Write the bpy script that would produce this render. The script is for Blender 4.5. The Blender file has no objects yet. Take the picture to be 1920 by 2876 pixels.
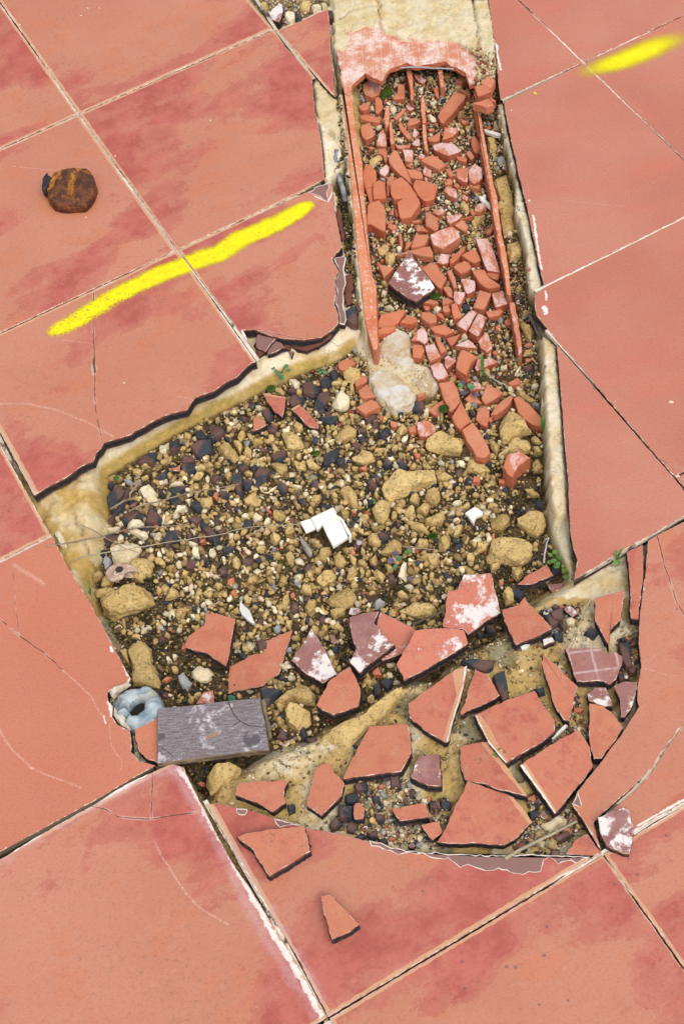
import bpy, math, random
import numpy as np
from mathutils import Vector, Matrix, noise as mn
random.seed(7); rng = np.random.default_rng(7)
SC = bpy.context.scene; COL = SC.collection
# ------------------------------------------------------------------ camera, world, sun, exposure
CAM_H, FPX, PIT, ROLL = 1.522, 4217.66, 0.993692, -0.147733
_F = np.array([0, math.cos(PIT), -math.sin(PIT)]); _R0 = np.array([1., 0, 0]); _U0 = np.cross(_R0, _F)
_R = math.cos(ROLL)*_R0 + math.sin(ROLL)*_U0; _U = -math.sin(ROLL)*_R0 + math.cos(ROLL)*_U0
cd = bpy.data.cameras.new('camera'); cam = bpy.data.objects.new('camera', cd); COL.objects.link(cam)
M = Matrix.Identity(4)
for i in range(3):
    M[i][0] = _R[i]; M[i][1] = _U[i]; M[i][2] = -_F[i]
M[2][3] = CAM_H
cam.matrix_world = M
cd.sensor_fit = 'VERTICAL'; cd.sensor_height = 36; cd.lens = 36*FPX/2876; cd.clip_end = 200; cd.clip_start = .05
SC.camera = cam
world = bpy.data.worlds.new('World'); SC.world = world; world.use_nodes = True
wn = world.node_tree; wn.nodes.clear()
sky = wn.nodes.new('ShaderNodeTexSky'); sky.sky_type = 'NISHITA'; sky.sun_disc = False
SUN_EL, SUN_AZ = 62, 155         # degrees; azimuth measured clockwise from +Y (away from the camera)
sky.sun_elevation = math.radians(SUN_EL); sky.sun_rotation = math.radians(SUN_AZ); sky.air_density = 1.2; sky.dust_density = 4; sky.ozone_density = .6
bg = wn.nodes.new('ShaderNodeBackground'); bg.inputs[1].default_value = .15
wo = wn.nodes.new('ShaderNodeOutputWorld'); hs = wn.nodes.new('ShaderNodeHueSaturation'); hs.inputs['Saturation'].default_value = .32; wn.links.new(sky.outputs[0], hs.inputs['Color']); wn.links.new(hs.outputs[0], bg.inputs[0]); wn.links.new(bg.outputs[0], wo.inputs[0])
sl = bpy.data.lights.new('sun', 'SUN'); sl.energy = .75; sl.angle = math.radians(40); sl.color = (1, .93, .83)
sun = bpy.data.objects.new('sun', sl); COL.objects.link(sun)
_e, _a = math.radians(SUN_EL), math.radians(SUN_AZ)
_sd = Vector((math.sin(_a)*math.cos(_e), math.cos(_a)*math.cos(_e), math.sin(_e)))
sun.rotation_euler = _sd.to_track_quat('Z', 'Y').to_euler(); sun.location = _sd*5
SC.view_settings.view_transform = 'Standard'; SC.view_settings.look = 'None'; SC.view_settings.gamma = 1
SC.view_settings.exposure = .32
# ------------------------------------------------------------------ survey: the photograph's measurements are turned into points on real planes
VIEW = {'D': (0, 0, 1568/1920)}
for c in range(3):
    for r in range(4): VIEW['p%d%d' % (c, r)] = (c*640, (0, 720, 1440, 2156)[r], 2.45)
for i, (x, y) in enumerate([(960,180),(1200,180),(960,460),(1200,460),(960,740),(1200,740)]): VIEW['b%d' % (i+1)] = (x, y, 5.2267)
for i, (x, y) in enumerate([(700,980),(1040,980),(1240,1000),(280,1180),(560,1240),(880,1300)]): VIEW['c%d' % (i+1)] = (x, y, 4.3556)
def src(view, s):
    ox, oy, k = VIEW[view]
    pts = [tuple(float(v) for v in t.split(',')) for t in s.split()] if isinstance(s, str) else s
    return [(ox + x/k, oy + y/k) for x, y in pts]
def W(q, z=0.):
    d = _F*FPX + _R*(q[0]-960) - _U*(q[1]-1438); t = (z-CAM_H)/d[2]
    return np.array([d[0]*t, d[1]*t])
def WV(view, s, z=0.): return np.array([W(q, z) for q in src(view, s)])
def mixed(s, z=0.):
    out = []; v = 'D'
    for t in s.split():
        if ',' in t: out.append(W(src(v, t)[0], z))
        else: v = t
    return np.array(out)
def to_px(x, y, z=0.):
    p = np.array([x, y, z-CAM_H]); f = p @ _F
    return 960 + FPX*(p @ _R)/f, 1438 - FPX*(p @ _U)/f
TH = -1.175806; AX = np.array([math.cos(TH), math.sin(TH)]); BX = np.array([-AX[1], AX[0]]); TS = .33
TT = .0155          # tile thickness
def inside(P, poly):
    x, y = P[:, 0], P[:, 1]; c = np.zeros(len(P), bool); n = len(poly); j = n-1
    for i in range(n):
        xi, yi = poly[i]; xj, yj = poly[j]
        if yi != yj:
            c ^= ((yi > y) != (yj > y)) & (x < (xj-xi)*(y-yi)/(yj-yi)+xi)
        j = i
    return c
def dist(P, line, closed=True):
    d = np.full(len(P), 1e9); n = len(line)
    for i in range(n if closed else n-1):
        a = line[i]; b = line[(i+1) % n]; ab = b-a; L = ab @ ab + 1e-12
        h = np.clip(((P-a) @ ab)/L, 0, 1); d = np.minimum(d, np.linalg.norm(P-a-h[:, None]*ab, axis=1))
    return d
def area(p): return .5*abs(np.dot(p[:, 0], np.roll(p[:, 1], 1)) - np.dot(p[:, 1], np.roll(p[:, 0], 1)))
def ccw(p):
    s = np.dot(p[:, 0], np.roll(p[:, 1], -1)) - np.dot(p[:, 1], np.roll(p[:, 0], -1))
    return p if s > 0 else p[::-1]
def fb(x, y, z=0, o=4): return mn.fractal(Vector((x, y, z)), .9, 2.1, o)
# ------------------------------------------------------------------ materials
class NT:
    def __init__(s, name, rough=.8, spec=.3):
        s.m = bpy.data.materials.new(name); s.m.use_nodes = True; s.t = s.m.node_tree; s.b = s.t.nodes['Principled BSDF']
        s.b.inputs['Roughness'].default_value = rough; s.b.inputs['Specular IOR Level'].default_value = spec
    def n(s, k): return s.t.nodes.new(k)
    def put(s, sock, v):
        if isinstance(v, bpy.types.NodeSocket): s.t.links.new(v, sock)
        elif v is not None:
            if isinstance(v, (tuple, list)) and len(v) == 3 and sock.type == 'RGBA': v = (*v, 1)
            sock.default_value = v
    def math(s, op, a, b=None, c=None, clamp=False):
        n = s.n('ShaderNodeMath'); n.operation = op; n.use_clamp = clamp
        for i, v in enumerate((a, b, c)): s.put(n.inputs[i], v)
        return n.outputs[0]
    def vm(s, op, a, b=None, sc=None):
        n = s.n('ShaderNodeVectorMath'); n.operation = op; s.put(n.inputs[0], a); s.put(n.inputs[1], b)
        if sc is not None: s.put(n.inputs['Scale'], sc)
        return n.outputs['Value'] if op in ('LENGTH', 'DOT_PRODUCT', 'DISTANCE') else n.outputs[0]
    def mix(s, f, a, b, mode='MIX'):
        n = s.n('ShaderNodeMix'); n.data_type = 'RGBA'; n.blend_type = mode; s.put(n.inputs[0], f); s.put(n.inputs[6], a); s.put(n.inputs[7], b)
        return n.outputs[2]
    def ss(s, v, lo, hi, a=0., b=1.):
        n = s.n('ShaderNodeMapRange'); n.interpolation_type = 'SMOOTHSTEP'; s.put(n.inputs[0], v); s.put(n.inputs[1], lo); s.put(n.inputs[2], hi); s.put(n.inputs[3], a); s.put(n.inputs[4], b)
        return n.outputs[0]
    def noise(s, scale, vec=None, detail=4, rough=.55, dist=0.):
        n = s.n('ShaderNodeTexNoise'); s.put(n.inputs['Vector'], vec); n.inputs['Scale'].default_value = scale; n.inputs['Detail'].default_value = detail
        n.inputs['Roughness'].default_value = rough; n.inputs['Distortion'].default_value = dist
        return n.outputs['Fac']
    def vor(s, scale, vec=None, feat='F1', out='Distance'):
        n = s.n('ShaderNodeTexVoronoi'); n.feature = feat; s.put(n.inputs['Vector'], vec); n.inputs['Scale'].default_value = scale
        return n.outputs[out]
    def geo(s, o='Position'): return s.n('ShaderNodeNewGeometry').outputs[o]
    def uv(s): n = s.n('ShaderNodeUVMap'); n.uv_map = 'uv'; return n.outputs[0]
    def attr(s, a, o='Color'): n = s.n('ShaderNodeAttribute'); n.attribute_name = a; return n.outputs[o]
    def rnd(s): return s.n('ShaderNodeObjectInfo').outputs['Random']
    def sep(s, v): n = s.n('ShaderNodeSeparateXYZ'); s.put(n.inputs[0], v); return n.outputs
    def comb(s, x, y, z=0.):
        n = s.n('ShaderNodeCombineXYZ')
        for i, v in enumerate((x, y, z)): s.put(n.inputs[i], v)
        return n.outputs[0]
    def bump(s, h, dist=.001, strength=.5):
        n = s.n('ShaderNodeBump'); n.inputs['Distance'].default_value = dist; n.inputs['Strength'].default_value = strength
        s.put(n.inputs['Height'], h); s.t.links.new(n.outputs[0], s.b.inputs['Normal'])
    def col(s, c): s.put(s.b.inputs['Base Color'], c)
    def loc(s):                                   # object space, shifted by a per-object amount so no two pieces carry the same grain
        tc = s.n('ShaderNodeTexCoord').outputs['Object']
        return s.vm('ADD', tc, s.comb(s.math('MULTIPLY', s.rnd(), 37.), s.math('MULTIPLY', s.rnd(), 91.), 0.))
    def seg(s, p, line):                          # distance to a polyline given in world metres
        d = None
        for a, b in zip(line[:-1], line[1:]):
            a3 = (a[0], a[1], 0.); ab = (b[0]-a[0], b[1]-a[1], 0.); L = ab[0]**2+ab[1]**2
            pa = s.vm('SUBTRACT', p, a3); h = s.math('MULTIPLY', s.vm('DOT_PRODUCT', pa, ab), 1/L, clamp=True)
            q = s.vm('LENGTH', s.vm('SUBTRACT', pa, s.vm('SCALE', ab, sc=h)))
            d = q if d is None else s.math('MINIMUM', d, q)
        return d
SALM, ROSE, PEACH, ORNG = (.47, .188, .122), (.405, .094, .078), (.56, .30, .165), (.52, .17, .085)
def tile_mat(name, style, marks=(), seed=0., tone=1.):
    t = NT(name, .55, .2); P = t.geo(); s3 = t.sep(P); P2 = t.comb(s3[0], s3[1], 0.)
    uv = t.uv(); u = t.sep(uv)
    Ps = t.vm('ADD', P2, (seed*3.1, seed*1.7, seed))
    if style == 'mottled':
        st = t.comb(t.math('MULTIPLY', u[0], 1.9), t.math('MULTIPLY', u[1], .8), seed*5.3)
        e0 = t.math('MINIMUM', u[0], t.math('SUBTRACT', TS, u[0])); e1 = t.math('MINIMUM', u[1], t.math('SUBTRACT', TS, u[1]))
        e = t.math('MINIMUM', e0, e1)
        uu = t.comb(t.math('MULTIPLY', u[0], 1.5), u[1], seed)
        big = t.noise(4.6, st, 3, .5, .3); md = t.math('SUBTRACT', t.noise(24, uu, 5, .7), .5); fine = t.math('SUBTRACT', t.noise(170, uu, 6, .85), .5)
        edge = t.ss(e, .0, .13, .10, -.055)
        mm = t.math('ADD', t.math('ADD', big, edge), t.math('ADD', t.math('MULTIPLY', md, .30), t.math('MULTIPLY', fine, .20)))
        mask = t.math('ADD', t.math('MULTIPLY', t.ss(mm, .545, .575), .5), t.math('MULTIPLY', t.ss(mm, .615, .645), .38))
        base = t.mix(t.ss(t.noise(4, Ps, 6, .6), .35, .7), SALM, (.51, .218, .146))
        base = t.mix(t.ss(t.math('ADD', t.noise(13, t.vm('ADD', uu, (4., 4., 4.)), 4, .6), t.math('MULTIPLY', fine, .35)), .55, .60, 0, .35), base, ORNG)
        rose = t.mix(t.ss(t.noise(26, Ps, 6, .7), .35, .65), (.365, .078, .067), (.47, .13, .105))
        c = t.mix(mask, base, rose)
        sp = t.math('MULTIPLY', t.ss(t.noise(330, Ps, 3, .7), .53, .62), t.ss(t.noise(13, t.vm('ADD', Ps, (9., 4., 2.)), 5, .6), .56, .70))
        c = t.mix(t.math('MULTIPLY', sp, .55), c, (.19, .13, .085))
        rim = t.math('ADD', e, t.math('MULTIPLY', t.math('SUBTRACT', t.noise(90, Ps, 5, .6), .5), .0045))
        c = t.mix(t.ss(rim, .0046, .0054, .92, 0.), c, t.mix(t.noise(60, Ps, 4), (.60, .31, .16), (.55, .33, .21)))
        c = t.mix(t.ss(rim, .0012, .0026, .75, 0.), c, (.50, .40, .30))
        c = t.mix(t.math('MULTIPLY', t.ss(rim, .001, .0032, 1., 0.), t.ss(t.noise(9, Ps, 4), .52, .58)), c, (.74, .68, .60))
        rg = .52
    else:
        base = t.mix(t.ss(t.noise(5, Ps, 3, .5), .35, .68), (.41, .138, .096), (.46, .188, .132))
        base = t.mix(t.ss(t.noise(9, t.comb(t.math('MULTIPLY', s3[0], .7), t.math('MULTIPLY', s3[1], 2.), seed), 4, .5), .45, .75, 0., .6), base, (.50, .14, .095))
        if style == 'vivid': base = t.mix(.5, base, (.50, .155, .082))
        g = t.noise(900, Ps, 3, .7)
        c = t.mix(t.ss(g, .35, .7, 0., .35), base, (.66, .31, .21))
        sp = t.math('MULTIPLY', t.ss(t.vor(60, Ps), .05, .09, 1., 0.), t.ss(t.noise(25, Ps, 2), .62, .66))
        c = t.mix(t.math('MULTIPLY', sp, .5), c, (.2, .12, .08))
        rg = .48
    c = t.mix(t.ss(t.noise(28, Ps, 5, .65), .5, .8, 0., .2), c, (.42, .18, .11))
    gr_ = t.noise(240, t.vm('MULTIPLY', Ps, (1., 1.5, 1.)), 5, .8); c = t.mix(t.ss(gr_, .50, .68, 0., .65), c, t.mix(1., c, (.78, .66, .62), 'MULTIPLY')); c = t.mix(t.ss(gr_, .46, .28, 0., .4), c, t.mix(1., c, (1.14, 1.3, 1.35), 'MULTIPLY'))
    dk_ = t.math('MULTIPLY', t.ss(t.noise(130, t.vm('ADD', Ps, (3., 7., 1.)), 6, .85), .56, .63), t.ss(t.noise(7, t.vm('ADD', Ps, (5., 2., 8.)), 4, .65), .44, .62)); c = t.mix(t.math('MULTIPLY', dk_, .62 if style == 'mottled' else .12), c, (.19, .125, .085))
    g2_ = t.noise(95, t.vm('ADD', Ps, (2., 2., 5.)), 6, .85); c = t.mix(t.ss(g2_, .53, .66, 0., .5 if style == 'mottled' else .22), c, t.mix(1., c, (.86, .70, .68), 'MULTIPLY')); c = t.mix(t.ss(g2_, .45, .34, 0., .3), c, t.mix(1., c, (1.12, 1.3, 1.4), 'MULTIPLY'))
    sf_ = t.noise(34, t.comb(t.math('MULTIPLY', u[0], 5.), t.math('MULTIPLY', u[1], .7), seed+2.), 6, .8); c = t.mix(t.ss(sf_, .60, .72, 0., .35), c, (.62, .38, .28))
    wp = t.vm('ADD', P2, t.vm('SCALE', t.vm('SUBTRACT', t.n('ShaderNodeTexNoise').outputs['Color'], (.5, .5, .5)), sc=.0035))
    nn = [n for n in t.t.nodes if n.type == 'TEX_NOISE'][-1]; nn.inputs['Scale'].default_value = 55; t.put(nn.inputs['Vector'], P2)
    hb = None
    for kind, line, w in marks:
        d = t.seg(wp, line)
        if kind == 'crack':
            k = t.ss(d, .00035*w, .0009*w, .9, 0.); c = t.mix(t.math('MULTIPLY', t.ss(d, .0012*w, .0026*w, .4, 0.), t.ss(t.noise(40, P2), .45, .6)), c, (.7, .5, .42)); c = t.mix(k, c, (.07, .045, .03)); hb = k if hb is None else t.math('MAXIMUM', hb, k)
        elif kind == 'scratch':
            k = t.math('MULTIPLY', t.ss(d, .0001*w, .0013*w, .62, 0.), t.ss(t.noise(700, t.vm('MULTIPLY', P2, (1., .45, 1.)), 4, .8), .42, .62)); c = t.mix(k, c, (.72, .52, .44))
        elif kind == 'white':
            k = t.math('ADD', d, t.math('MULTIPLY', t.math('SUBTRACT', t.noise(110, P2, 9, .8), .5), .026*w)); c = t.mix(t.ss(k, .0034*w, .0046*w, .93, 0.), c, t.mix(t.noise(60, P2, 4), (.74, .68, .60), (.78, .75, .70)))
        elif kind == 'lilac':
            k = t.math('ADD', d, t.math('MULTIPLY', t.math('SUBTRACT', t.noise(42, P2, 8, .75), .5), .04*w)); c = t.mix(t.math('MULTIPLY', t.ss(k, .0, .013*w, .45, 0.), t.ss(t.noise(150, P2, 5, .8), .36, .58, .4, 1.)), c, (.55, .36, .38))
        elif kind == 'rust':
            c = t.mix(t.ss(d, .01*w, .04*w, .45, 0.), c, (.50, .17, .045))
        elif kind == 'spot':
            k = t.math('ADD', d, t.math('MULTIPLY', t.math('SUBTRACT', t.noise(400, P2, 3), .5), .002)); c = t.mix(t.ss(k, .0007*w, .0013*w, .7, 0.), c, (.15, .09, .10))
    if tone != 1.: c = t.mix(1., c, (tone, tone, tone), 'MULTIPLY')
    t.col(c); t.put(t.b.inputs['Roughness'], t.ss(t.noise(35, Ps, 4), .3, .7, rg-.08, rg+.14))
    h = t.math('ADD', t.noise(14, Ps, 3), t.math('MULTIPLY', t.noise(500, Ps, 3), .12))
    if hb is not None: h = t.math('SUBTRACT', h, hb)
    t.bump(h, .0012, .35)
    return t.m
def core_mat():                                    # fracture faces of the floor tiles: black heart between two brown skins
    t = NT('fired_core', .85, .2); P = t.loc(); v = t.sep(t.uv())[1]
    v = t.math('ADD', v, t.math('MULTIPLY', t.math('SUBTRACT', t.noise(120, P, 3), .5), .35))
    c = t.mix(t.ss(v, .62, .9), (.022, .024, .03), (.17, .06, .04)); c = t.mix(t.ss(v, .05, .3, 1., 0.), c, (.13, .06, .045))
    c = t.mix(t.ss(t.noise(260, P, 4), .5, .8, 0., .5), c, (.08, .075, .08)); t.col(c); t.bump(t.noise(260, P, 5, .7), .002, .8); return t.m
def rim_mat():
    t = NT('chipped_rim', .8, .2); P = t.loc(); c = t.mix(t.ss(t.noise(130, P, 5, .7), .44, .62), (.34, .14, .10), (.72, .56, .45)); t.col(c); return t.m
def shard_top(name, a, b, white=0., band=None, wcol=(.70, .65, .62), grid=False, wsc=26):
    t = NT(name, .5, .35); P = t.loc()
    m = t.ss(t.noise(26, P, 9, .8), .49, .60); c = t.mix(m, a, b); c = t.mix(t.math('MULTIPLY', t.ss(t.math('FRACT', t.math('MULTIPLY', t.rnd(), 9.1)), .2, 1.), .55), c, t.mix(1., c, (.86, .78, .86), 'MULTIPLY')); c = t.mix(t.ss(t.noise(70, t.vm('ADD', P, (3., 1., 6.)), 7, .8), .50, .68, 0., .5), c, (.47, .27, .17)); c = t.mix(t.ss(t.noise(240, P, 5, .85), .54, .66, 0., .45), c, t.mix(1., c, (.72, .6, .58), 'MULTIPLY')); c = t.mix(t.ss(t.noise(900, P, 2), .4, .7, 0., .3), c, tuple(min(.8, x*1.3) for x in a))
    sp = t.math('MULTIPLY', t.ss(t.noise(420, P, 2), .58, .64), t.ss(t.noise(35, P, 3), .55, .65)); c = t.mix(t.math('MULTIPLY', sp, .6), c, (.16, .1, .08))
    if grid:
        s3 = t.sep(P)
        for k in (0, 1):
            w = t.math('PINGPONG', t.math('ADD', s3[k], t.math('MULTIPLY', t.noise(40, P), .004)), .013); c = t.mix(t.math('MULTIPLY', t.ss(w, .0006, .002, .6, 0.), t.ss(t.noise(120, P, 4, .8), .3, .55)), c, (.56, .45, .42))
    if white: c = t.mix(t.math('MULTIPLY', t.ss(t.math('ADD', t.noise(wsc, P, 9, .72), t.math('MULTIPLY', t.noise(9, P, 1), .25)), .83-white*.5, .90-white*.5), t.ss(t.noise(170, P, 4, .8), .22, .40, .35, 1.)), c, wcol)
    t.col(c); t.bump(t.noise(350, P, 5, .65), .0006, .5); return t.m
def brick_mat(name, white=0.):
    t = NT(name, .75, .25); P = t.loc(); r = t.rnd()
    c = t.mix(t.ss(t.noise(30, P, 5), .35, .7), (.50, .125, .055), (.48, .155, .08)); c = t.mix(t.math('MULTIPLY', r, .45), c, (.54, .20, .11)); c = t.mix(t.ss(t.math('FRACT', t.math('MULTIPLY', r, 7.3)), .5, 1., 0., .7), c, (.34, .075, .04)); c = t.mix(t.ss(t.math('FRACT', t.math('MULTIPLY', r, 3.9)), .6, 1., 0., .5), c, (.56, .24, .14))
    c = t.mix(t.ss(t.noise(260, P, 4, .7), .45, .75, 0., .4), c, (.58, .24, .14)); c = t.mix(t.ss(t.noise(180, t.vm('ADD', P, (9., 9., 1.)), 6, .85), .52, .66, 0., .5), c, t.mix(1., c, (.7, .6, .55), 'MULTIPLY'))
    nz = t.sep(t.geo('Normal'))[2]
    c = t.mix(t.math('MULTIPLY', t.ss(nz, .6, .95), t.ss(t.noise(55, t.vm('ADD', P, (7., 1., 1.)), 6, .7), .3, .7, .35, .95)), c, t.mix(r, (.54, .19, .095), (.57, .245, .145)))  # dusty tint on upward faces, painting in the lit-top, darker-side contrast
    if white: c = t.mix(t.math('MULTIPLY', t.math('MULTIPLY', t.ss(t.noise(48, t.vm('MULTIPLY', P, (1., .5, 1.)), 9, .75), (.63-white*.20), (.73-white*.19)), t.ss(nz, .55, .85)), t.ss(t.noise(300, P, 3), .25, .5, .5, 1.)), c, (.66, .46, .43))
    c = t.mix(t.ss(t.noise(70, t.vm('ADD', P, (3., 3., 3.)), 6, .7), .60, .74, 0., .45), c, (.17, .08, .045))
    t.col(c); t.bump(t.math('ADD', t.noise(120, P, 5, .7), t.math('MULTIPLY', t.noise(700, P, 3), .4)), .0014, .6); return t.m
def rock_mat(name, a, b, dark=(.13, .09, .045), pits=1.):
    t = NT(name, .92, .12); P = t.loc(); r = t.rnd()
    c = t.mix(t.ss(t.noise(45, P, 7, .65), .35, .68), a, b); c = t.mix(t.math('MULTIPLY', r, .5), c, tuple(x*1.18 for x in b)); c = t.mix(t.ss(t.math('FRACT', t.math('MULTIPLY', r, 5.7)), .72, 1., 0., .55), c, tuple(x*.62 for x in a))
    c = t.mix(t.ss(t.noise(330, P, 5, .75), .48, .78, 0., .6), c, tuple(min(.75, x*1.5) for x in b))
    c = t.mix(t.ss(t.vor(260, t.vm('ADD', P, t.vm('SCALE', t.comb(t.noise(90, P), t.noise(91, P), 0.), sc=.02))), .10, .22, .8*pits, 0.), c, dark); c = t.mix(t.math('MULTIPLY', t.ss(t.noise(210, t.vm('ADD', P, (5., 1., 2.)), 6, .8), .51, .63), .8*pits), c, dark)
    c = t.mix(t.ss(t.noise(30, t.vm('ADD', P, (2., 8., 1.)), 5, .7), .60, .78, 0., .55*pits), c, (.22, .15, .035))
    t.col(c); t.bump(t.math('ADD', t.noise(110, P, 6, .7), t.math('MULTIPLY', t.noise(500, P, 4, .7), .3)), .0018, .9); return t.m
def dark_mat():
    t = NT('dark_shard_clay', .7, .3); P = t.loc(); s3 = t.sep(P); r = t.rnd()
    ang = t.math('MULTIPLY', r, 6.28); w = t.math('ADD', t.math('MULTIPLY', s3[0], t.math('COSINE', ang)), t.math('MULTIPLY', s3[1], t.math('SINE', ang)))
    w = t.math('ABSOLUTE', t.math('SUBTRACT', t.math('FRACT', t.math('ADD', t.math('DIVIDE', w, .030), t.math('MULTIPLY', t.noise(60, P), .35))), .5))
    c = t.mix(t.ss(w, .16, .34), (.036, .042, .050), (.125, .066, .055)); c = t.mix(t.ss(t.noise(90, P, 5), .58, .7, 0., .5), c, (.20, .14, .135)); c = t.mix(t.ss(t.noise(25, P, 3), .66, .72, 0., .7), c, (.42, .13, .07))
    t.col(c); t.bump(t.noise(200, P, 5), .001, .6); return t.m
def attr_mat(name, rough=.9, noise_amt=.5, bump=.8):
    t = NT(name, rough, .15); P = t.geo(); c = t.attr('Col')
    c = t.mix(t.ss(t.noise(500, P, 4, .7), .35, .75, 0., noise_amt), c, t.mix(1., c, (1.5, 1.4, 1.3), 'MULTIPLY')); c = t.mix(t.ss(t.noise(300, t.vm('ADD', P, (1., 1., 1.)), 4, .8), .55, .75, 0., noise_amt), c, t.mix(1., c, (.45, .42, .4), 'MULTIPLY'))
    t.col(c); t.bump(t.noise(420, P, 4, .6), .0007, bump); return t.m
def plain(name, c, rough=.7, c2=None, sc=60, spec=.3, bump=.0005):
    t = NT(name, rough, spec); P = t.loc(); t.col(t.mix(t.ss(t.noise(sc, P, 6, .65), .35, .65), c, c2 or tuple(x*.75 for x in c))); t.bump(t.noise(sc*4, P, 4), bump, .5); return t.m
def ground_mat():
    t = NT('mortar_and_soil', .95, .1); P = t.geo(); a = t.sep(t.attr('Col'))
    lime = t.mix(t.ss(t.noise(28, P, 8, .7), .42, .66), (.74, .66, .49), (.62, .46, .23)); lime = t.mix(t.ss(t.noise(90, P, 6, .7), .55, .72, 0., .6), lime, (.36, .25, .12)); lime = t.mix(t.ss(t.noise(320, P, 5, .75), .45, .8, 0., .5), lime, (.74, .66, .52)); lime = t.mix(t.math('MULTIPLY', t.ss(t.noise(150, t.vm('ADD', P, (6., 2., 1.)), 7, .85), .56, .68), .7), lime, (.30, .20, .085))
    cr = t.vor(38, t.vm('ADD', P, t.vm('SCALE', t.comb(t.noise(30, P), t.noise(31, P), 0.), sc=.03)), 'DISTANCE_TO_EDGE'); lime = t.mix(t.math('MULTIPLY', t.ss(cr, .0, .02, .55, 0.), t.ss(t.noise(16, P), .5, .6)), lime, (.16, .11, .06))
    ochre = t.mix(t.ss(t.noise(55, P, 7, .7), .35, .65), (.56, .37, .12), (.47, .31, .10)); ochre = t.mix(t.ss(t.noise(300, P, 4, .8), .5, .75, 0., .6), ochre, (.16, .10, .045)); ochre = t.mix(t.ss(t.noise(33, P, 4, .6), .58, .7, 0., .7), ochre, (.27, .24, .04))
    soil = t.mix(t.ss(t.noise(70, P, 6, .75), .38, .6), (.026, .019, .011), (.11, .075, .035)); soil = t.mix(t.ss(t.noise(40, P, 5, .7), .56, .64, 0., .5), soil, (.06, .075, .018)); soil = t.mix(t.ss(t.noise(420, P, 4, .8), .56, .68, 0., .85), soil, (.38, .27, .12))
    c = t.mix(a[1], ochre, lime); c = t.mix(a[0], c, soil)
    c = t.mix(t.math('MULTIPLY', a[2], t.ss(t.noise(130, P, 5, .7), .42, .55)), c, (.10, .15, .02))
    t.col(c); t.bump(t.math('ADD', t.noise(90, P, 7, .7), t.math('MULTIPLY', t.noise(600, P, 4, .8),   .3)), .0018, .9); return t.m
MT = dict(core=core_mat(), rim=rim_mat(),
    T=shard_top('terracotta_face', (.50, .18, .10), (.45, .14, .085)), Tr=shard_top('rose_worn_face', (.49, .165, .10), (.40, .10, .075)),
    Tw=shard_top('lime_smeared_face', (.54, .18, .115), (.44, .12, .09), .33), Tu=shard_top('mauve_underside', (.27, .12, .105), (.33, .17, .16), .40, wsc=34),
    Tg=shard_top('gridded_underside', (.30, .125, .11), (.33, .16, .145), .18, grid=True),
    Ts=shard_top('lime_splashed_underside', (.26, .11, .095), (.30, .135, .12), .44, wcol=(.82, .81, .78), wsc=42),
    B=brick_mat('brick_clay'), Bw=brick_mat('lime_washed_brick', .95), K=dark_mat(),
    R=rock_mat('ochre_sandstone', (.46, .30, .105), (.60, .43, .19)), C=rock_mat('cream_limestone', (.66, .54, .32), (.76, .67, .48), (.42, .28, .12), .6),
    G=rock_mat('grey_stone', (.24, .24, .24), (.36, .36, .37), (.15, .15, .15), .3), ground=ground_mat(), grav=attr_mat('gravel_grains'))
MT['Bx'] = MT['B']
# ------------------------------------------------------------------ mesh helpers
def mk(name, V, F, mats, mi=None, uvs=None, parent=None, smooth=False, origin=None):
    V = np.asarray(V, float); o = np.array(origin if origin is not None else V.mean(0), float)
    if origin is None and len(V): o[2] = V[:, 2].min()
    me = bpy.data.meshes.new(name); me.from_pydata((V-o).tolist(), [], F)
    for m in (mats if isinstance(mats, (list, tuple)) else [mats]): me.materials.append(m)
    if mi is not None: me.polygons.foreach_set('material_index', np.array(mi, np.int32))
    if uvs is not None:
        l = me.uv_layers.new(name='uv'); li = np.empty(len(me.loops), np.int32); me.loops.foreach_get('vertex_index', li); l.data.foreach_set('uv', np.asarray(uvs, float)[li].ravel())
    if smooth: me.polygons.foreach_set('use_smooth', np.ones(len(me.polygons), bool))
    me.update(); ob = bpy.data.objects.new(name, me); COL.objects.link(ob)
    if parent is not None:
        ob.parent = parent; ob.location = Vector(o) - parent.location
    else: ob.location = o
    return ob
def empty(name, loc):
    o = bpy.data.objects.new(name, None); COL.objects.link(o); o.location = loc; o.empty_display_size = .01; return o
def tag(o, label, cat, group=None, kind=None):
    if label: o['label'] = label
    if cat: o['category'] = cat
    if group: o['group'] = group
    if kind: o['kind'] = kind
    return o
def densify(poly, step, jit, seed=0, rough=1.):
    out = []; n = len(poly)
    for i in range(n):
        a, b = poly[i], poly[(i+1) % n]; L = np.linalg.norm(b-a); k = max(1, int(L/step)); d = (b-a)/max(L, 1e-9); nn = np.array([d[1], -d[0]])
        for j in range(k):
            p = a+(b-a)*j/k; q = fb(p[0]*260, p[1]*260, seed*7.7, 3)*jit + fb(p[0]*70, p[1]*70, seed*3.3, 2)*jit*1.6*rough
            out.append(p + nn*q*(0.4 if j == 0 else 1))
    return np.array(out)
def inset(p, d):
    a = np.roll(p, 1, 0); b = np.roll(p, -1, 0); t = b-a; t /= np.linalg.norm(t, axis=1)[:, None]+1e-9
    n = np.stack([-t[:, 1], t[:, 0]], 1); dd = np.asarray(d)
    return p + n*(dd[:, None] if dd.ndim else dd)
SLOPE = {}
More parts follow.
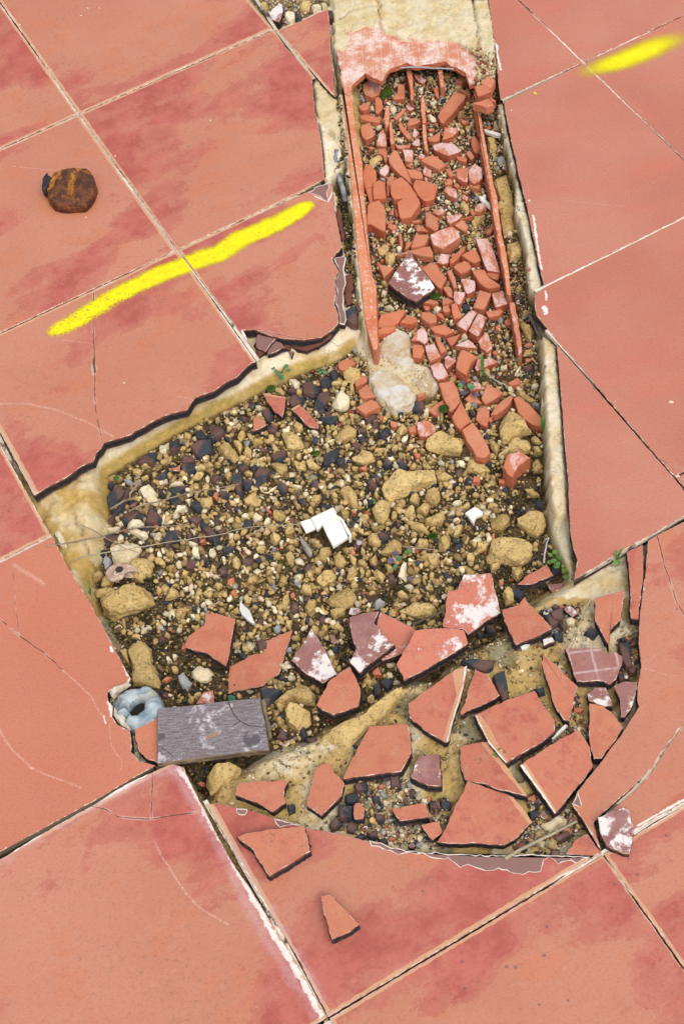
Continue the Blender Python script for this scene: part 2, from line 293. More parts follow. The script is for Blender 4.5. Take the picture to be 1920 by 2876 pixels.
def slab(name, poly, ztop, thick, mats, rim=.0012, jit=.0008, step=.004, tilt=(0, 0), flare=.0, seed=0, crown=0., parent=None, uvf=None, rimdrop=.0007, rough=1.):
    """a broken plate: face, chipped rim, fractured side and underside, closed"""
    p = ccw(np.asarray(poly)); p = densify(p, step, jit, seed, rough); n = len(p); c = p.mean(0)
    zt = lambda q, d=0: ztop + (q-c) @ np.array(tilt) - d
    rj = rng.uniform(.35, 1.7, n); rj = (rj+np.roll(rj, 1))/2
    rings = [(inset(p, rim*rj), 0., 1.), (p, rimdrop, .97)]
    for f in (.4, .75): rings.append((inset(p, -flare*f + rng.normal(0, jit*.9, n)), thick*f, 1-f))
    rings.append((inset(p, -flare*.9), thick, 0.))
    V, UV = [], []; _slope = (tilt[0], c, tilt[1])
    for q, d, v in rings:
        z = zt(q, d) if d == 0 or thick > .001 else zt(q, d)
        V += [(x, y, zz) for (x, y), zz in zip(q, z)]
        UV += [tuple(uvf(np.array([x, y]))) if (uvf and d == 0) else (0., v) for x, y in q]
    F, mi = [list(range(n))], [0]
    for r in range(len(rings)-1):
        for i in range(n):
            j = (i+1) % n; F.append([r*n+i, (r+1)*n+i, (r+1)*n+j, r*n+j]); mi.append(1 if r == 0 else 2)
    F.append([(len(rings)-1)*n+i for i in range(n)][::-1]); mi.append(2)
    ob = mk(name, V, F, mats, mi, UV, parent, origin=(c[0], c[1], ztop-thick)); SLOPE[ob.name] = _slope; return ob
def ico(sub):
    import bmesh
    bm = bmesh.new(); bmesh.ops.create_icosphere(bm, subdivisions=sub, radius=1); V = np.array([v.co[:] for v in bm.verts]); F = np.array([[v.index for v in f.verts] for f in bm.faces]); bm.free(); return V, F
ICO = {k: ico(k) for k in (1, 2, 3, 4)}
def facet(V, k, lo, hi, r):
    V = V.copy()
    for _ in range(k):
        n = r.normal(size=3); n /= np.linalg.norm(n); d = r.uniform(lo, hi); s = V @ n; m = s > d; V[m] -= np.outer(s[m]-d, n)
    return V
def rock(name, poly, zc, h, mat, sub=4, seed=0, flat=.0, parent=None):
    """a stone whose plan follows the traced outline; broken facets and a pitted skin"""
    p = ccw(np.asarray(poly)); c = p.mean(0); r = np.random.default_rng(seed+11)
    V, F = ICO[sub]; V = facet(V, 16, .58, .9, r)
    ang = np.arctan2(V[:, 1], V[:, 0]); n = len(p); R = np.full(len(V), 0.); D = np.stack([np.cos(ang), np.sin(ang)], 1)
    for i in range(n):
        a = p[i]-c; b = p[(i+1) % n]-c; e = b-a; den = D[:, 0]*(-e[1]) + D[:, 1]*e[0]
        den = np.where(np.abs(den) < 1e-12, 1e-12, den)
        t = (a[0]*(-e[1]) + a[1]*e[0])/den; s = np.where(np.abs(e[0]) > np.abs(e[1]), (D[:, 0]*t-a[0])/(e[0] if abs(e[0]) > 1e-12 else 1e-12), (D[:, 1]*t-a[1])/(e[1] if abs(e[1]) > 1e-12 else 1e-12))
        ok = (t > 0) & (s >= -1e-6) & (s <= 1+1e-6); R = np.where(ok, np.maximum(R, t), R)
    R[R == 0] = np.median(R[R > 0]) if (R > 0).any() else .01
    rh = np.linalg.norm(V[:, :2], axis=1); rq = np.clip(rh*1.12, 0, 1)**.62
    S = math.sqrt(max(area(p), 1e-8)/math.pi)
    out = np.empty_like(V); out[:, :2] = c + D*(R*rq)[:, None]; z = V[:, 2]; out[:, 2] = zc + np.where(z > 0, z*h*(1-flat*.3), z*h*.8)
    off = seed*3.37
    for i, v in enumerate(out):
        u = (v[0]*55/ (1 if S > .01 else .7), v[1]*55, v[2]*55)
        q = (fb(u[0]+off, u[1], u[2], 3)*.10 + fb(u[0]*3.7+off, u[1]*3.7, u[2]*3.7, 3)*.045*min(1, .012/S) + abs(fb(u[0]*1.9+off, u[1]*1.9, u[2]*1.9, 3))*-.06)*S
        out[i] += (V[i]/np.linalg.norm(V[i])) * q * np.array([1, 1, .9])
    return mk(name, out, F.tolist(), mat, parent=parent, origin=(c[0], c[1], zc-h*.5))
def tube(name, pts, rad, mat, sides=6, parent=None, taper=1.):
    pts = [Vector(p) for p in pts]; V, F = [], []
    for i, p in enumerate(pts):
        d = (pts[min(i+1, len(pts)-1)]-pts[max(i-1, 0)]).normalized(); a = d.cross(Vector((0, 0, 1)));
        if a.length < .1: a = d.cross(Vector((1, 0, 0)))
        a.normalize(); b = d.cross(a); r = rad*(1-(1-taper)*i/max(1, len(pts)-1))
        for k in range(sides): t = 2*math.pi*k/sides; q = p+a*r*math.cos(t)+b*r*math.sin(t); V.append(q[:])
    for i in range(len(pts)-1):
        for k in range(sides): F.append([i*sides+k, i*sides+(k+1) % sides, (i+1)*sides+(k+1) % sides, (i+1)*sides+k])
    F += [list(range(sides))[::-1], [(len(pts)-1)*sides+k for k in range(sides)]]
    return mk(name, V, F, mat, parent=parent, smooth=True)
def wiggle(pts, n=14, amp=.0012, seed=0):
    out = []
    for (a, b) in zip(pts[:-1], pts[1:]):
        for j in range(n):
            t = j/n; p = [a[i]*(1-t)+b[i]*t for i in range(3)]; out.append((p[0]+fb(p[0]*40, p[1]*40, seed, 3)*amp, p[1]+fb(p[0]*40, p[1]*40, seed+5, 3)*amp, p[2]+abs(fb(p[0]*30, p[1]*30, seed+9, 2))*amp))
    out.append(tuple(pts[-1])); return out
# ------------------------------------------------------------------ GROUND: mortar bed, basin of soil, broken channel (one relief sheet)
BASIN = mixed('D 250,1085 330,1040 440,975 560,915 650,872 760,838 820,800 850,800 862,740 838,560 832,400 818,190 875,165 1085,158 1135,175 1150,300 1175,420 1195,560 1218,690 1232,790 1238,880 1246,1000 1250,1180 1268,1260 1300,1315 1240,1365 1190,1400 1150,1455 1060,1505 990,1560 900,1570 840,1620 750,1665 700,1700 620,1722 560,1760 500,1775 470,1830 400,1745 300,1600 270,1480 230,1400 215,1330 235,1270 250,1200', -.045)
HOLES = [  # traced patches of relief: view-tagged outline, level, soil, lime, moss, blend
    ('p10 700,-250 1800,-250 1800,0 1830,200 1850,460 1820,575 1700,590 1700,560 1705,440 1690,380 1568,290 1420,280 1340,285 1220,290 1150,245 1080,232 1040,185 940,182 850,225 825,340 760,355 730,330 725,150', -.0012, 0, .78, .1, .003),
    ('p10 150,0 700,0 700,50 350,205 290,160', -.022, .7, .3, 0, .004),
    ('p10 585,510 640,560 700,640 760,690 780,900 740,930 690,900 640,860 600,750', -.006, 0, .6, 0, .003),
    ('p10 615,760 680,900 760,980 792,1060 785,1150 690,1235 665,1235 650,1000', -.002, 0, 1.25, 0, .003),
    ('p10 745,640 805,650 830,800 850,1050 875,1300 900,1550 920,1790 p11 935,330 965,520 935,520 895,300 865,0 p10 848,1500 822,1250 797,1000 772,760', -.0085, .05, .85, 0, .0015),
    ('p10 735,340 765,640 800,700 800,900 830,1100 850,1350 880,1764 800,1764 760,1480 730,1280 700,1240 790,1150 795,1000 770,900 760,690 735,640', -.034, .85, .2, .25, .002),
    ('p11 815,0 895,0 930,350 960,500 900,560 880,300 830,150', -.03, .4, .35, .15, .002),
    ('p11 880,560 1040,590 1100,500 1160,480 1250,535 1265,720 1380,750 1450,870 1430,930 1290,965 1250,1010 1140,1050 1050,1020 965,870 950,720 870,650', -.0375, .05, .8, .0, .006),
    ('p20 285,690 335,700 350,860 380,1000 405,1090 440,1280 485,1430 535,1660 560,1770 p21 600,200 540,255 500,220 478,60 p20 475,1700 440,1560 400,1450 405,1200 365,1120 350,1000 325,880 300,780', -.010, .0, 1.15, .0, .004),
    ('p21 575,505 600,540 692,590 715,900 745,1300 770,1770 690,1800 650,1700 632,1500 625,1300 612,1100 600,900 590,740 592,640', -.0095, .0, 1.2, .0, .006),
    ('p22 640,0 770,0 800,300 815,340 800,470 740,330 660,150', -.022, .1, .9, .1, .005),
]
LEDGE = [('p22 560,640 800,480 1150,330 1180,500 1180,700 930,720 760,1060 600,1200 330,1270 240,1060 60,1000 -200,1200 -500,1450 -700,1700 -900,1764 -1100,1764 -1100,2100 0,2300 700,2300 1300,1300 1300,500', -.0205)]
gx0, gy0 = BASIN.min(0)-.16; gx1, gy1 = BASIN.max(0)+.16
gx0 -= .05; gy1 += .16; gx1 += .12
STEP = .0025
nx, ny = int((gx1-gx0)/STEP)+1, int((gy1-gy0)/STEP)+1
X, Y = np.meshgrid(gx0+np.arange(nx)*STEP, gy0+np.arange(ny)*STEP); GP = np.stack([X.ravel(), Y.ravel()], 1)
def nz2(scale, seed, o=4): return np.array([mn.fractal(Vector((x*scale, y*scale, seed)), .9, 2.1, o) for x, y in GP])
n1, n2, n3 = nz2(22, 1.3), nz2(70, 4.4, 3), nz2(9, 9.1, 2)
JP = GP + np.stack([n2, n1], 1)*.004
ib = inside(JP, BASIN); db = dist(GP, BASIN); sd = np.where(ib, -db, db) + n1*.003
ss = lambda a, lo, hi: (lambda t: t*t*(3-2*t))(np.clip((a-lo)/(hi-lo), 0, 1))
pxg = np.array([to_px(x, y) for x, y in GP])
rightw = ss(pxg[:, 0], 1380, 1480)*ss(pxg[:, 1], 1650, 1560)*(pxg[:, 1] > 150)          # long sloping mortar flank on the right
wid = np.where(pxg[:, 1] > 1700, .022, .024)
FLOOR = -.052
k = ss(sd, -.004, wid)
Z = FLOOR*(1-k) + -.0205*k + n1*.0022*(1-.3*k) + n2*.0012 + n3*.003*(1-k)
lowbed = ss(pxg[:, 1], 1500, 1750)*k; Z -= lowbed*.0015
Z += np.where(pxg[:, 1] < 1000, .006, 0)*(1-k)
n5 = nz2(160, 6.6, 3); n6 = nz2(34, 8.8, 4); Z += k*(np.abs(n1)*-.004 - np.maximum(0, np.abs(n6)*-1+.12)*.022 + n2*.0022 + n5*.0011)*(pxg[:, 1] > 1000)
soil = (1-ss(sd, -.002, .004)); lime = ss(sd, .0085, .0125)*1.0 + ss(n1, .1, .6)*.2; moss = ss(sd, .0, .006)*(1-ss(sd, .006, .012))*.35
lime = np.maximum(lime*(1-rightw), rightw*.95*ss(sd, -.002, .004)); lime = np.where(pxg[:, 1] > 1650, .12+.75*ss(n3+n1*.8, -.15, .3), lime); moss = np.where(pxg[:, 1] > 1650, ss(n1, .2, .6)*.35*(1-soil), moss)
gleft = (pxg[:, 0] < 330) & (pxg[:, 1] > 1300) & (pxg[:, 1] < 1700); lime = np.where(gleft, ss(n1, -.2, .3)*.55, lime)
for s, z, so, li, mo, bl in HOLES[::-1]:
    q = mixed(s, z); m = np.where(inside(JP, q), -1, 1)*dist(GP, q); w = 1-ss(m, -bl*.5, bl*.5)
    cut = n1*.0026 + n2*.0018 - np.maximum(0, .08-np.abs(n6))*.02
    Z = Z*(1-w) + (z+cut)*w; soil = soil*(1-w)+so*w; lime = lime*(1-w)+li*w; moss = moss*(1-w)+mo*w
Z = np.minimum(Z, np.where(Z > -.012, Z, -.0172))
bedm = (pxg[:, 1] > 1650) & (sd > 0); soil = np.where(bedm, np.maximum(soil, ss(.06-np.abs(n6), 0, .05)*.55 + ss(n1-n3*.3, .28, .5)*.6), soil)
# cracks across the lime cap over the channel
for s in ('p10 770,140 830,95 950,60 1040,50', 'p10 1035,0 1040,60 1050,190', 'p20 100,0 130,60 150,200 150,330 170,440', 'p20 220,0 250,150'):
    d = dist(JP, mixed(s, -.006), False); w = 1-ss(d, .0, .003); Z -= w*.007; soil = np.maximum(soil, (1-ss(d, 0, .0018))*.8)
for s in ('p02 520,20 580,170 620,300 670,380',):
    d = dist(JP, mixed(s, -.03), False); w = 1-ss(d, .0, .0035); Z -= w*.006; soil = np.maximum(soil, (1-ss(d, 0, .0015))*.7)
Zg = Z.reshape(ny, nx)
def ground_z(x, y):
    i = min(max(int((x-gx0)/STEP+.5), 0), nx-1); j = min(max(int((y-gy0)/STEP+.5), 0), ny-1); return float(Zg[j, i])
idx = np.arange(nx*ny).reshape(ny, nx)
F = np.stack([idx[:-1, :-1], idx[:-1, 1:], idx[1:, 1:], idx[1:, :-1]], -1).reshape(-1, 4)
g = mk('ground', np.column_stack([GP, Z]), F.tolist(), MT['ground'], smooth=True, origin=(0, 0, 0)); tag(g, None, None, kind='structure')
ca = g.data.color_attributes.new('Col', 'FLOAT_COLOR', 'POINT'); ca.data.foreach_set('color', np.column_stack([np.clip(soil, 0, 1), np.clip(lime, 0, 1), np.clip(moss, 0, 1), np.ones(len(Z))]).ravel())
BX_ = [(-15, -15, gx0, 15), (gx1, -15, 15, 15), (gx0, -15, gx1, gy0), (gx0, gy1, gx1, 15)]
V, F = [], []
for a, b, c, d in BX_: k0 = len(V); V += [(a, b, -.0175), (c, b, -.0175), (c, d, -.0175), (a, d, -.0175)]; F.append([k0, k0+1, k0+2, k0+3])
tt = NT('screed', .9); P = tt.geo(); tt.col(tt.mix(tt.noise(8, P, 6), (.48, .40, .29), (.36, .28, .18)))
tag(mk('screed_ground', V, F, tt.m, origin=(0, 0, 0)), None, None, kind='structure')
# ------------------------------------------------------------------ FLOOR TILES
C0 = W((498, 702))
def GC(i, j): return C0 + AX*TS*i + BX*TS*j
def poly(*a):
    out = []
    for s in a:
        if isinstance(s, str): out += list(mixed(s))
        else: out.append(np.array(s))
    return np.array(out)
def L(s): return [tuple(p) for p in mixed(s)]
def tile(label, pts, orig, style, marks=(), seed=0, cut=0.0009, chips=(), tone=1., thick=TT, z=0., tilt=(0, 0), name='floor_tile', group='terracotta floor tiles'):
    """orig: lower corner of the tile in the (AX, BX) frame, used for the worn border"""
    o = np.array(orig); uvf = lambda p: ((p-o) @ AX, (p-o) @ BX)
    m = tile_mat('tile_glaze', style, marks, seed, tone)
    p = inset(ccw(pts), cut)
    ob = slab(name, p, z, thick, [m, MT['rim'], MT['core']], rim=.0007, jit=.00045, step=.004, seed=seed, uvf=uvf, tilt=tilt, rough=.6)
    tag(ob, label, 'floor tile', group)
    return ob
S = TS
up, dn, rt, lf = -AX*S, AX*S, BX*S, -BX*S
I1, I2, I0 = W((222.4, 320.4)), W((498, 702)), W((770, 82))
tile('uncut mottled tile at the top left corner of the photo', poly(I1+up*.0, I1+lf, I1+lf+up, I1+up), I1+lf+up, 'mottled', seed=1)
tile('mottled terracotta tile at the top edge with grey smudges, left of the pebble pocket', poly(I1, I1+up, I0+up, I0), I1+up, 'mottled', seed=2)
rustpos = [tuple(W(q)) for q in src('p00', '380,1400 560,1410')]
tile('mottled tile that carries the crushed rusty can', poly(I2, I2+lf, I1+lf, I1), I1+lf, 'mottled', [('scratch', L('p00 80,1145 260,1160 420,1175'), .8), ('rust', [rustpos[0], rustpos[1]], .9)], seed=3)
tile('large mottled tile whose right edge is cut by the lime strip', poly(I1, I0, 'p10 400,320 580,515 600,750 630,880 650,1000 668,1232 520,1320', I2), I1, 'mottled', seed=4)
tile('small wedge of tile right of the grey joint, beside the pebble pocket', poly('p10 345,210 500,140 690,58 705,200 712,350 728,500 742,665 700,640 640,570 540,460'), I0-np.array([0, 0]), 'mottled', seed=5)
broke = 'p11 200,722 165,735 130,765 60,835 0,862 p01 1540,880 1480,925 1400,955 1350,975 1320,1010 1290,1060 1180,1085 1110,1112 1050,1140 1000,1172 940,1200 900,1232 800,1262 720,1285 700,1325 670,1350 650,1410 560,1450 450,1530 350,1578 232,1650'
tile('mottled tile with a long vertical crack and the yellow stripe, its lower edge smashed', poly(I2, broke, I2+lf), I2+lf, 'mottled', [('crack', L('p01 648,250 640,430 650,690 655,1000 665,1100 700,1240'), 1.), ('crack', L('p01 648,700 652,800'), 2.2), ('scratch', L('p01 -10,1015 200,1015 400,1060 600,1140 780,1240'), 1.6), ('scratch', L('p01 435,575 610,598'), 1.), ('white', L('p01 620,1480 480,1560 250,1640'), .45), ('scratch', L('p01 1200,955 1330,985'), 1.)], seed=6)
tile('mottled tile with a bitten right edge under the upper end of the yellow stripe', poly(I2, 'p10 520,1325 690,1258 718,1262 735,1410 745,1470 762,1560 790,1700 p11 740,-10 720,20 765,95 738,180 752,260 735,320 765,400 762,462 720,512 640,560 520,578 380,570 290,550 180,505 110,508 165,640'), I2, 'mottled', [('white', L('p11 720,10 765,95 740,180 750,260 735,320 765,400'), .35), ('white', L('p11 100,510 130,600'), .5), ('crack', L('p11 110,505 260,520 500,570'), .8), ('white', L('p10 740,1270 690,1390 600,1350'), .25)], seed=7)
K1 = W((96, 1402)); K2 = W((145, 1503))
tile('narrow mottled tile at the left edge beside the ledge corner', poly(K2, K2+lf, K2+lf+up, K2+up), K2+lf+up, 'mottled', [('white', L('p02 270,0 335,100'), .5)], seed=8)
tile('smooth orange tile at the lower left with a long diagonal crack', poly('p02 360,160 400,230 450,330 520,440 640,640 740,830 820,980 908,1140 885,1185 800,1215 745,1240 750,1290 785,1330 780,1400 810,1450 900,1495 912,1600 905,1640 960,1700 1072,1742 p03 620,250', W((0, 2395)), W((0, 2395))+lf*.33, K2+lf), K2+lf*.2, 'vivid',
     [('crack', L('p02 -20,720 140,850 300,960 430,1080'), .9), ('scratch', L('p02 430,1080 620,1250 680,1360 720,1430'), 1.3), ('white', L('p02 715,1400 725,1445'), .25), ('scratch', L('p02 750,1450 765,1600 835,1700 835,1764'), .9), ('crack', L('p02 95,400 105,600 135,845'), .5), ('scratch', L('p02 100,360 210,430 310,495'), 3.2), ('scratch', L('p02 -10,1480 90,1640 230,1764'), 1.6), ('scratch', L('p03 200,0 340,60 450,95 560,140'), 1.4), ('white', L('p02 860,1060 905,1140 870,1190 760,1235 750,1300 780,1400 860,1480'), .62), ('white', L('p02 765,925 775,950'), .4), ('white', L('p02 330,90 400,230 450,330 520,440'), .35), ('crack', L('p03 820,140 900,85 980,45'), 1.)], seed=9)
I5, I6 = W(src('p13', '690,1722')[0]), W(src('p23', '1005,593')[0])
i45 = W(src('p03', '1268,-8')[0]); bl = W((0, 2410))
tile('big mottled tile at the bottom left corner with white salt along its right edge', poly('p03 0,625 300,440 620,262 860,110 1100,0 1180,-35', i45, 'p03 1310,85 1420,300 1568,590 p13 180,860 460,1310 690,1722', I5+lf, bl+lf*.3), I5+lf+up, 'mottled',
     [('crack', L('p03 625,262 730,290 830,340 1040,352 1250,320 1430,300'), .9), ('crack', L('p03 1050,30 1048,180 1040,300 1045,345'), .9), ('scratch', L('p03 1065,510 1120,620 1200,740 1290,880 1380,970 1568,1080'), 1.5), ('white', L('p03 1225,10 1300,90 1420,320 1568,580 p13 120,800 300,1120 500,1450 640,1700'), .72), ('lilac', L('p03 1200,10 1400,330 1568,640 p13 60,800 250,1150 450,1450 600,1680'), .8), ('lilac', L('p03 0,620 400,390 700,225 1000,60 1250,-10'), .9), ('scratch', L('p03 0,610 500,325 900,95'), 2.2), ('white', L('p03 100,575 400,390 1000,50'), .22)], seed=10)
arc = 'p13 -60,240 20,262 140,282 350,350 540,410 750,446 970,500 1200,560 1400,585 p23 0,590 330,600 700,600 940,612'
tile('mottled tile below the curved break, with two loose fragments lying on it', poly(arc, I6, I5, 'p13 460,1290 180,840 0,530 -70,400 -160,250'), I5+up, 'mottled', [('lilac', L('p13 0,540 200,860 480,1310 640,1600'), .8), ('white', L('p13 0,540 200,860 300,1040'), .4), ('spot', L('p13 1340,850 1345,852'), 1.4), ('spot', L('p13 1138,820 1140,822'), .9), ('scratch', L('p13 655,500 656,520'), 1)], seed=11)
tile('bottom mottled tile below the joint crossing, dotted with dark specks', poly(I5, I6, I6+dn, I5+dn), I5, 'mottled', [('spot', L('p23 %d,%d %d,%d' % (x, y, x+3, y)), s) for x, y, s in ((620,1095,1.5),(605,1293,1.6),(345,1370,1.6),(405,1372,1.7),(38,1333,1.6),(765,1602,1.4),(570,1632,1.3),(1085,802,1.2),(1068,963,1.1),(55,1515,1.8))], seed=12)
I7 = I6+rt
tile('mottled tile at the right edge below the joint, beside the loose pitted fragment', poly(I6, W((1920, 2258)), I7, I7+dn, I6+dn), I6, 'mottled', [('spot', L('p23 %d,%d %d,%d' % (x, y, x+3, y)), s) for x, y, s in ((1247,733,1.4),(1440,465,1.6),(1180,630,1.))], seed=13)
crk = 'p23 1010,330 1100,250 1200,165 1280,80 1350,-5 p22 1440,1600 1525,1492 1620,1400'
tile('strip of cracked tile between the shattered patch and the curving crack', poly('p23 1003,585 930,470 860,350 795,258 830,160 960,0 p22 1150,1500 1210,1400 1252,1335 1240,1280 1245,1180 1270,1060 1250,900 1258,700 1275,560 1298,400 1315,190 1378,150 1568,55', GC(2.187, 1.01), GC(2.74, 1.01), 'p22 1750,1304 1640,1402 1530,1496 1448,1602 p23 1352,-4 1270,80 1195,155 1095,240 1000,325 950,380'), I6+up, 'mottled', [('crack', L('p22 1380,150 1405,240 1425,340 1520,620 1600,760'), .9), ('white', L('p22 1310,200 1300,400 1270,620'), .25), ('scratch', L('p22 1290,1075 1440,1115'), .9), ('white', L('p23 790,255 860,370 930,470 1000,585'), .35), ('spot', L('p22 1518,662 1522,662'), 1.)], seed=14, cut=.0006)
tile('broken tile corner at the right edge outside the curving crack', poly('p23 1010,335', 'p23 1100,258 1210,170 1290,85 1360,0 p22 1450,1604 1530,1498 1640,1400 1750,1302', GC(2.74, 1.01), GC(3.06, 1.01), W((1920, 2254)), 'p23 1230,425 1060,560'), I6+up, 'mottled', [('white', L('p23 1350,-5 1200,165'), .35), ('white', L('p23 1250,400 1568,215'), .3)], seed=15, cut=.0006)
J1 = W(src('p20', '875,430')[0]); J2 = J1+dn; 
tile('smooth tile at the top, right of the lime cap, with a white drip mark', poly('p20 222,0 240,150 268,350 285,560 305,690', J1, J1+up, J1+up+lf*.62), J1+up+lf, 'smooth', [('white', L('p20 275,300 290,400 305,480'), .38), ('white', L('p20 225,60 232,150'), .3)], seed=16)
tile('smooth tile at the very top right corner above the short yellow streak', poly(J1, J1+up, J1+up+rt, J1+rt), J1+up, 'smooth', seed=17)
tile('smooth tile at the right edge that carries the short yellow streak', poly(J1, J1+rt, J1+rt+dn, J1+dn), J1, 'smooth', [('scratch', L('p20 1090,620 1280,780'), .8)], seed=18)
tile('large smooth tile right of the brick channel with white drips on its left edge', poly(J1, 'p20 325,697 335,780 350,850 375,980 402,1080 425,1200 440,1260 480,1420 530,1650 552,1764 p21 562,60 608,208', J2), J1+lf, 'smooth', [('white', L('p20 530,1480 545,1600 570,1764 p21 590,90'), .33), ('white', L('p20 500,1380 508,1385'), .3), ('scratch', L('p20 760,1380 1150,1420'), .6), ('scratch', L('p20 490,1240 495,1340'), .6)], seed=19)
c_r = W((1892, 1340))
tile('smooth tile at the right edge with a small white paint blot near its corner', poly('p21 608,208 530,262 542,400 620,495 692,585', c_r, GC(2.03, 2.03), GC(1.012, 2.03), J2), J2+lf, 'smooth', [('white', L('p21 615,240 622,300'), .35), ('white', L('p21 610,355 618,390'), .7), ('crack', L('p21 1415,1400 1500,1450 1568,1465'), .6)], seed=20)
tile('triangular smooth tile whose left edge is flanked by the white mortar strip', poly('p21 692,598 712,900 742,1300 765,1550 772,1764 p22 780,150 800,250 828,325 812,468', 'p22 1150,262', GC(2.185, 1.025), c_r), c_r, 'smooth', [('spot', L('p21 945,912 950,913'), .8)], seed=21)
tile('sliver of tile at the right edge above the shattered patch joint', poly('p21 1508,1520', GC(2.036, 2.03), GC(2.185, 2.03), GC(2.185, 1.038)), c_r, 'smooth', seed=22)
# chipped crescents: glaze gone, brown clay bared, whitish lip
t = NT('bared_clay', .65); P = t.geo(); t.col(t.mix(t.noise(60, P, 5), (.20, .11, .095), (.27, .145, .12))); t.bump(t.noise(200, P), .001, .3); BARE = t.m
t = NT('white_lip', .8); t.col(t.mix(t.noise(200, t.geo(), 3), (.78, .74, .68), (.62, .46, .38))); LIP = t.m
tl = {o['label']: o for o in COL.objects if o.get('category') == 'floor tile'}
def chip(tlabel, s, z=.0003, lip=.0009, name='chipped_patch'):
    par = next(o for k_, o in tl.items() if k_.startswith(tlabel)); p = ccw(mixed(s)); p = densify(p, .004, .0011, 3)
    n = len(p); q = inset(p, lip*rng.uniform(.4, 1.5, n)); V = [(x, y, z) for x, y in q]+[(x, y, z+.0001) for x, y in p]
    mk(name, V, [list(range(n))]+[[i, n+i, n+(i+1) % n, (i+1) % n] for i in range(n)], [BARE, LIP], [0]+[1]*n, parent=par)
chip('mottled tile below the curved', 'p13 970,500 985,540 1060,560 1170,600 1240,585 1300,600 1340,590 1400,620 1490,635 1510,620 1568,665 p23 30,690 80,670 200,710 290,695 400,730 460,740 500,715 580,715 600,640 640,615 700,665 790,640 820,660 920,615 700,605 330,605 0,595 p13 1400,590 1200,565')
chip('mottled tile below the curved', 'p13 60,282 62,310 85,330 120,328 135,305 130,285')
chip('mottled tile below the curved', 'p13 320,352 355,410 440,395 500,402 400,370')
chip('mottled tile with a bitten', 'p10 545,1330 600,1290 690,1262 700,1290 680,1330 690,1395 620,1345')
chip('strip of cracked', 'p23 795,255 835,165 850,215 860,275 820,262')
for s in ('p11 722,5 765,92 740,180 752,260 737,320 765,400 765,462 800,470 815,430 800,350 790,250 810,180 800,90 810,0',):   # lower lip where only clay is left
    p = mixed(s, -.004); tag(slab('tile_remnant', p, -.004, .01, [BARE, LIP, MT['core']], seed=31), 'brown ledge of bared tile clay along the bitten right edge', 'tile remnant')

# ------------------------------------------------------------------ grout in the joints
def grout(line, w, z=-.0012, white=1., dark=.3, seed=0):
    p = mixed(line); out = []
    for a, b in zip(p[:-1], p[1:]): out += [a+(b-a)*t_ for t_ in np.linspace(0, 1, max(2, int(np.linalg.norm(b-a)/.006)), endpoint=False)]
    out.append(p[-1]); p = np.array(out); V, F = [], []
    for i, q in enumerate(p):
        d = p[min(i+1, len(p)-1)]-p[max(i-1, 0)]; d /= np.linalg.norm(d); nn_ = np.array([-d[1], d[0]])
        for f in (-1, 0, 1): r_ = q+nn_*f*w*.5; V.append((r_[0], r_[1], z+fb(r_[0]*150, r_[1]*150, seed, 3)*.0007-(.0006 if f == 0 else 0)))
        for f in (1, -1): r_ = q+nn_*f*w*.5; V.append((r_[0], r_[1], z-.006))
    for i in range(len(p)-1):
        a, b = i*5, i*5+5; F += [[a, b, b+1, a+1], [a+1, b+1, b+2, a+2], [a+2, b+2, b+3, a+3], [a+4, b+4, b, a]]
    t = NT('grout', .9, .15); P = t.geo(); c = t.mix(t.ss(t.noise(60, P, 5, .7), .40, .62), (.62, .52, .42), (.72, .66, .57)); c = t.mix(1-white, c, (.42, .33, .22)); c = t.mix(t.ss(t.noise(22, P, 6, .7), .62-dark*.3, .70-dark*.3), c, (.10, .085, .055)); t.col(c); t.bump(t.noise(300, P, 4), .001, .6)
    tag(mk('grout', V, F, t.m, origin=(*p.mean(0), z)), None, None, kind='structure')
for i, (ln_, w_, wh, dk) in enumerate((('D -60,-65 0,18 181,260 409,574', .0042, .5, .3), ('D 409,574 500,695 592,826', .0042, 1, .12), ('D -60,362 0,336 181,260 400,165 633,67', .0042, .4, .5), ('D -60,800 0,775 200,678 409,574 560,505 735,420', .0042, .5, .4), ('D 633,67 720,180', .0044, .3, .2), ('D 560,-45 633,67', .0042, .5, .4), ('D -60,900 0,1005 100,1220', .0042, .4, .6), ('D -60,1312 0,1288 118,1227', .0038, .7, .2),
    ('D -60,1985 0,1955 180,1860 350,1757', .0040, .1, .95), ('D 470,1835 600,2060 752,2349 800,2440', .0040, .9, .3), ('D 752,2349 900,2270 1100,2150 1372,1962 1500,1878 1620,1815', .0044, 1, .05), ('D 1372,1962 1500,2100 1640,2255', .0044, .6, .25), ('D 1140,-130 1148,-30', .003, 1, .05), ('D 1148,-30 1181,0 1334,140 1568,361 1700,485', .0032, 1, .08), ('D 1150,228 1334,140 1568,42 1640,10', .0032, .9, .3), ('D 1226,668 1400,585 1568,500 1700,435', .0036, 1, .0), ('D 1252,755 1400,915 1560,1100 1600,1150', .0030, .9, .15), ('D 1312,1328 1440,1255 1568,1180 1650,1135', .0036, .7, .4), ('D 1560,1100 1640,1060', .003, .6, .4))):
    grout(ln_, max(w_, .0048), z=-.0003 if w_ < .0038 else (-.0014 if dk > .9 else -.0006), white=wh, dark=dk, seed=i)
grout('p23 1040,320 1110,254 1210,166 1290,80 1360,-2 p22 1450,1602 1530,1497 1640,1402 1750,1320', .0046, z=-.0007, white=.2, dark=.35, seed=77)
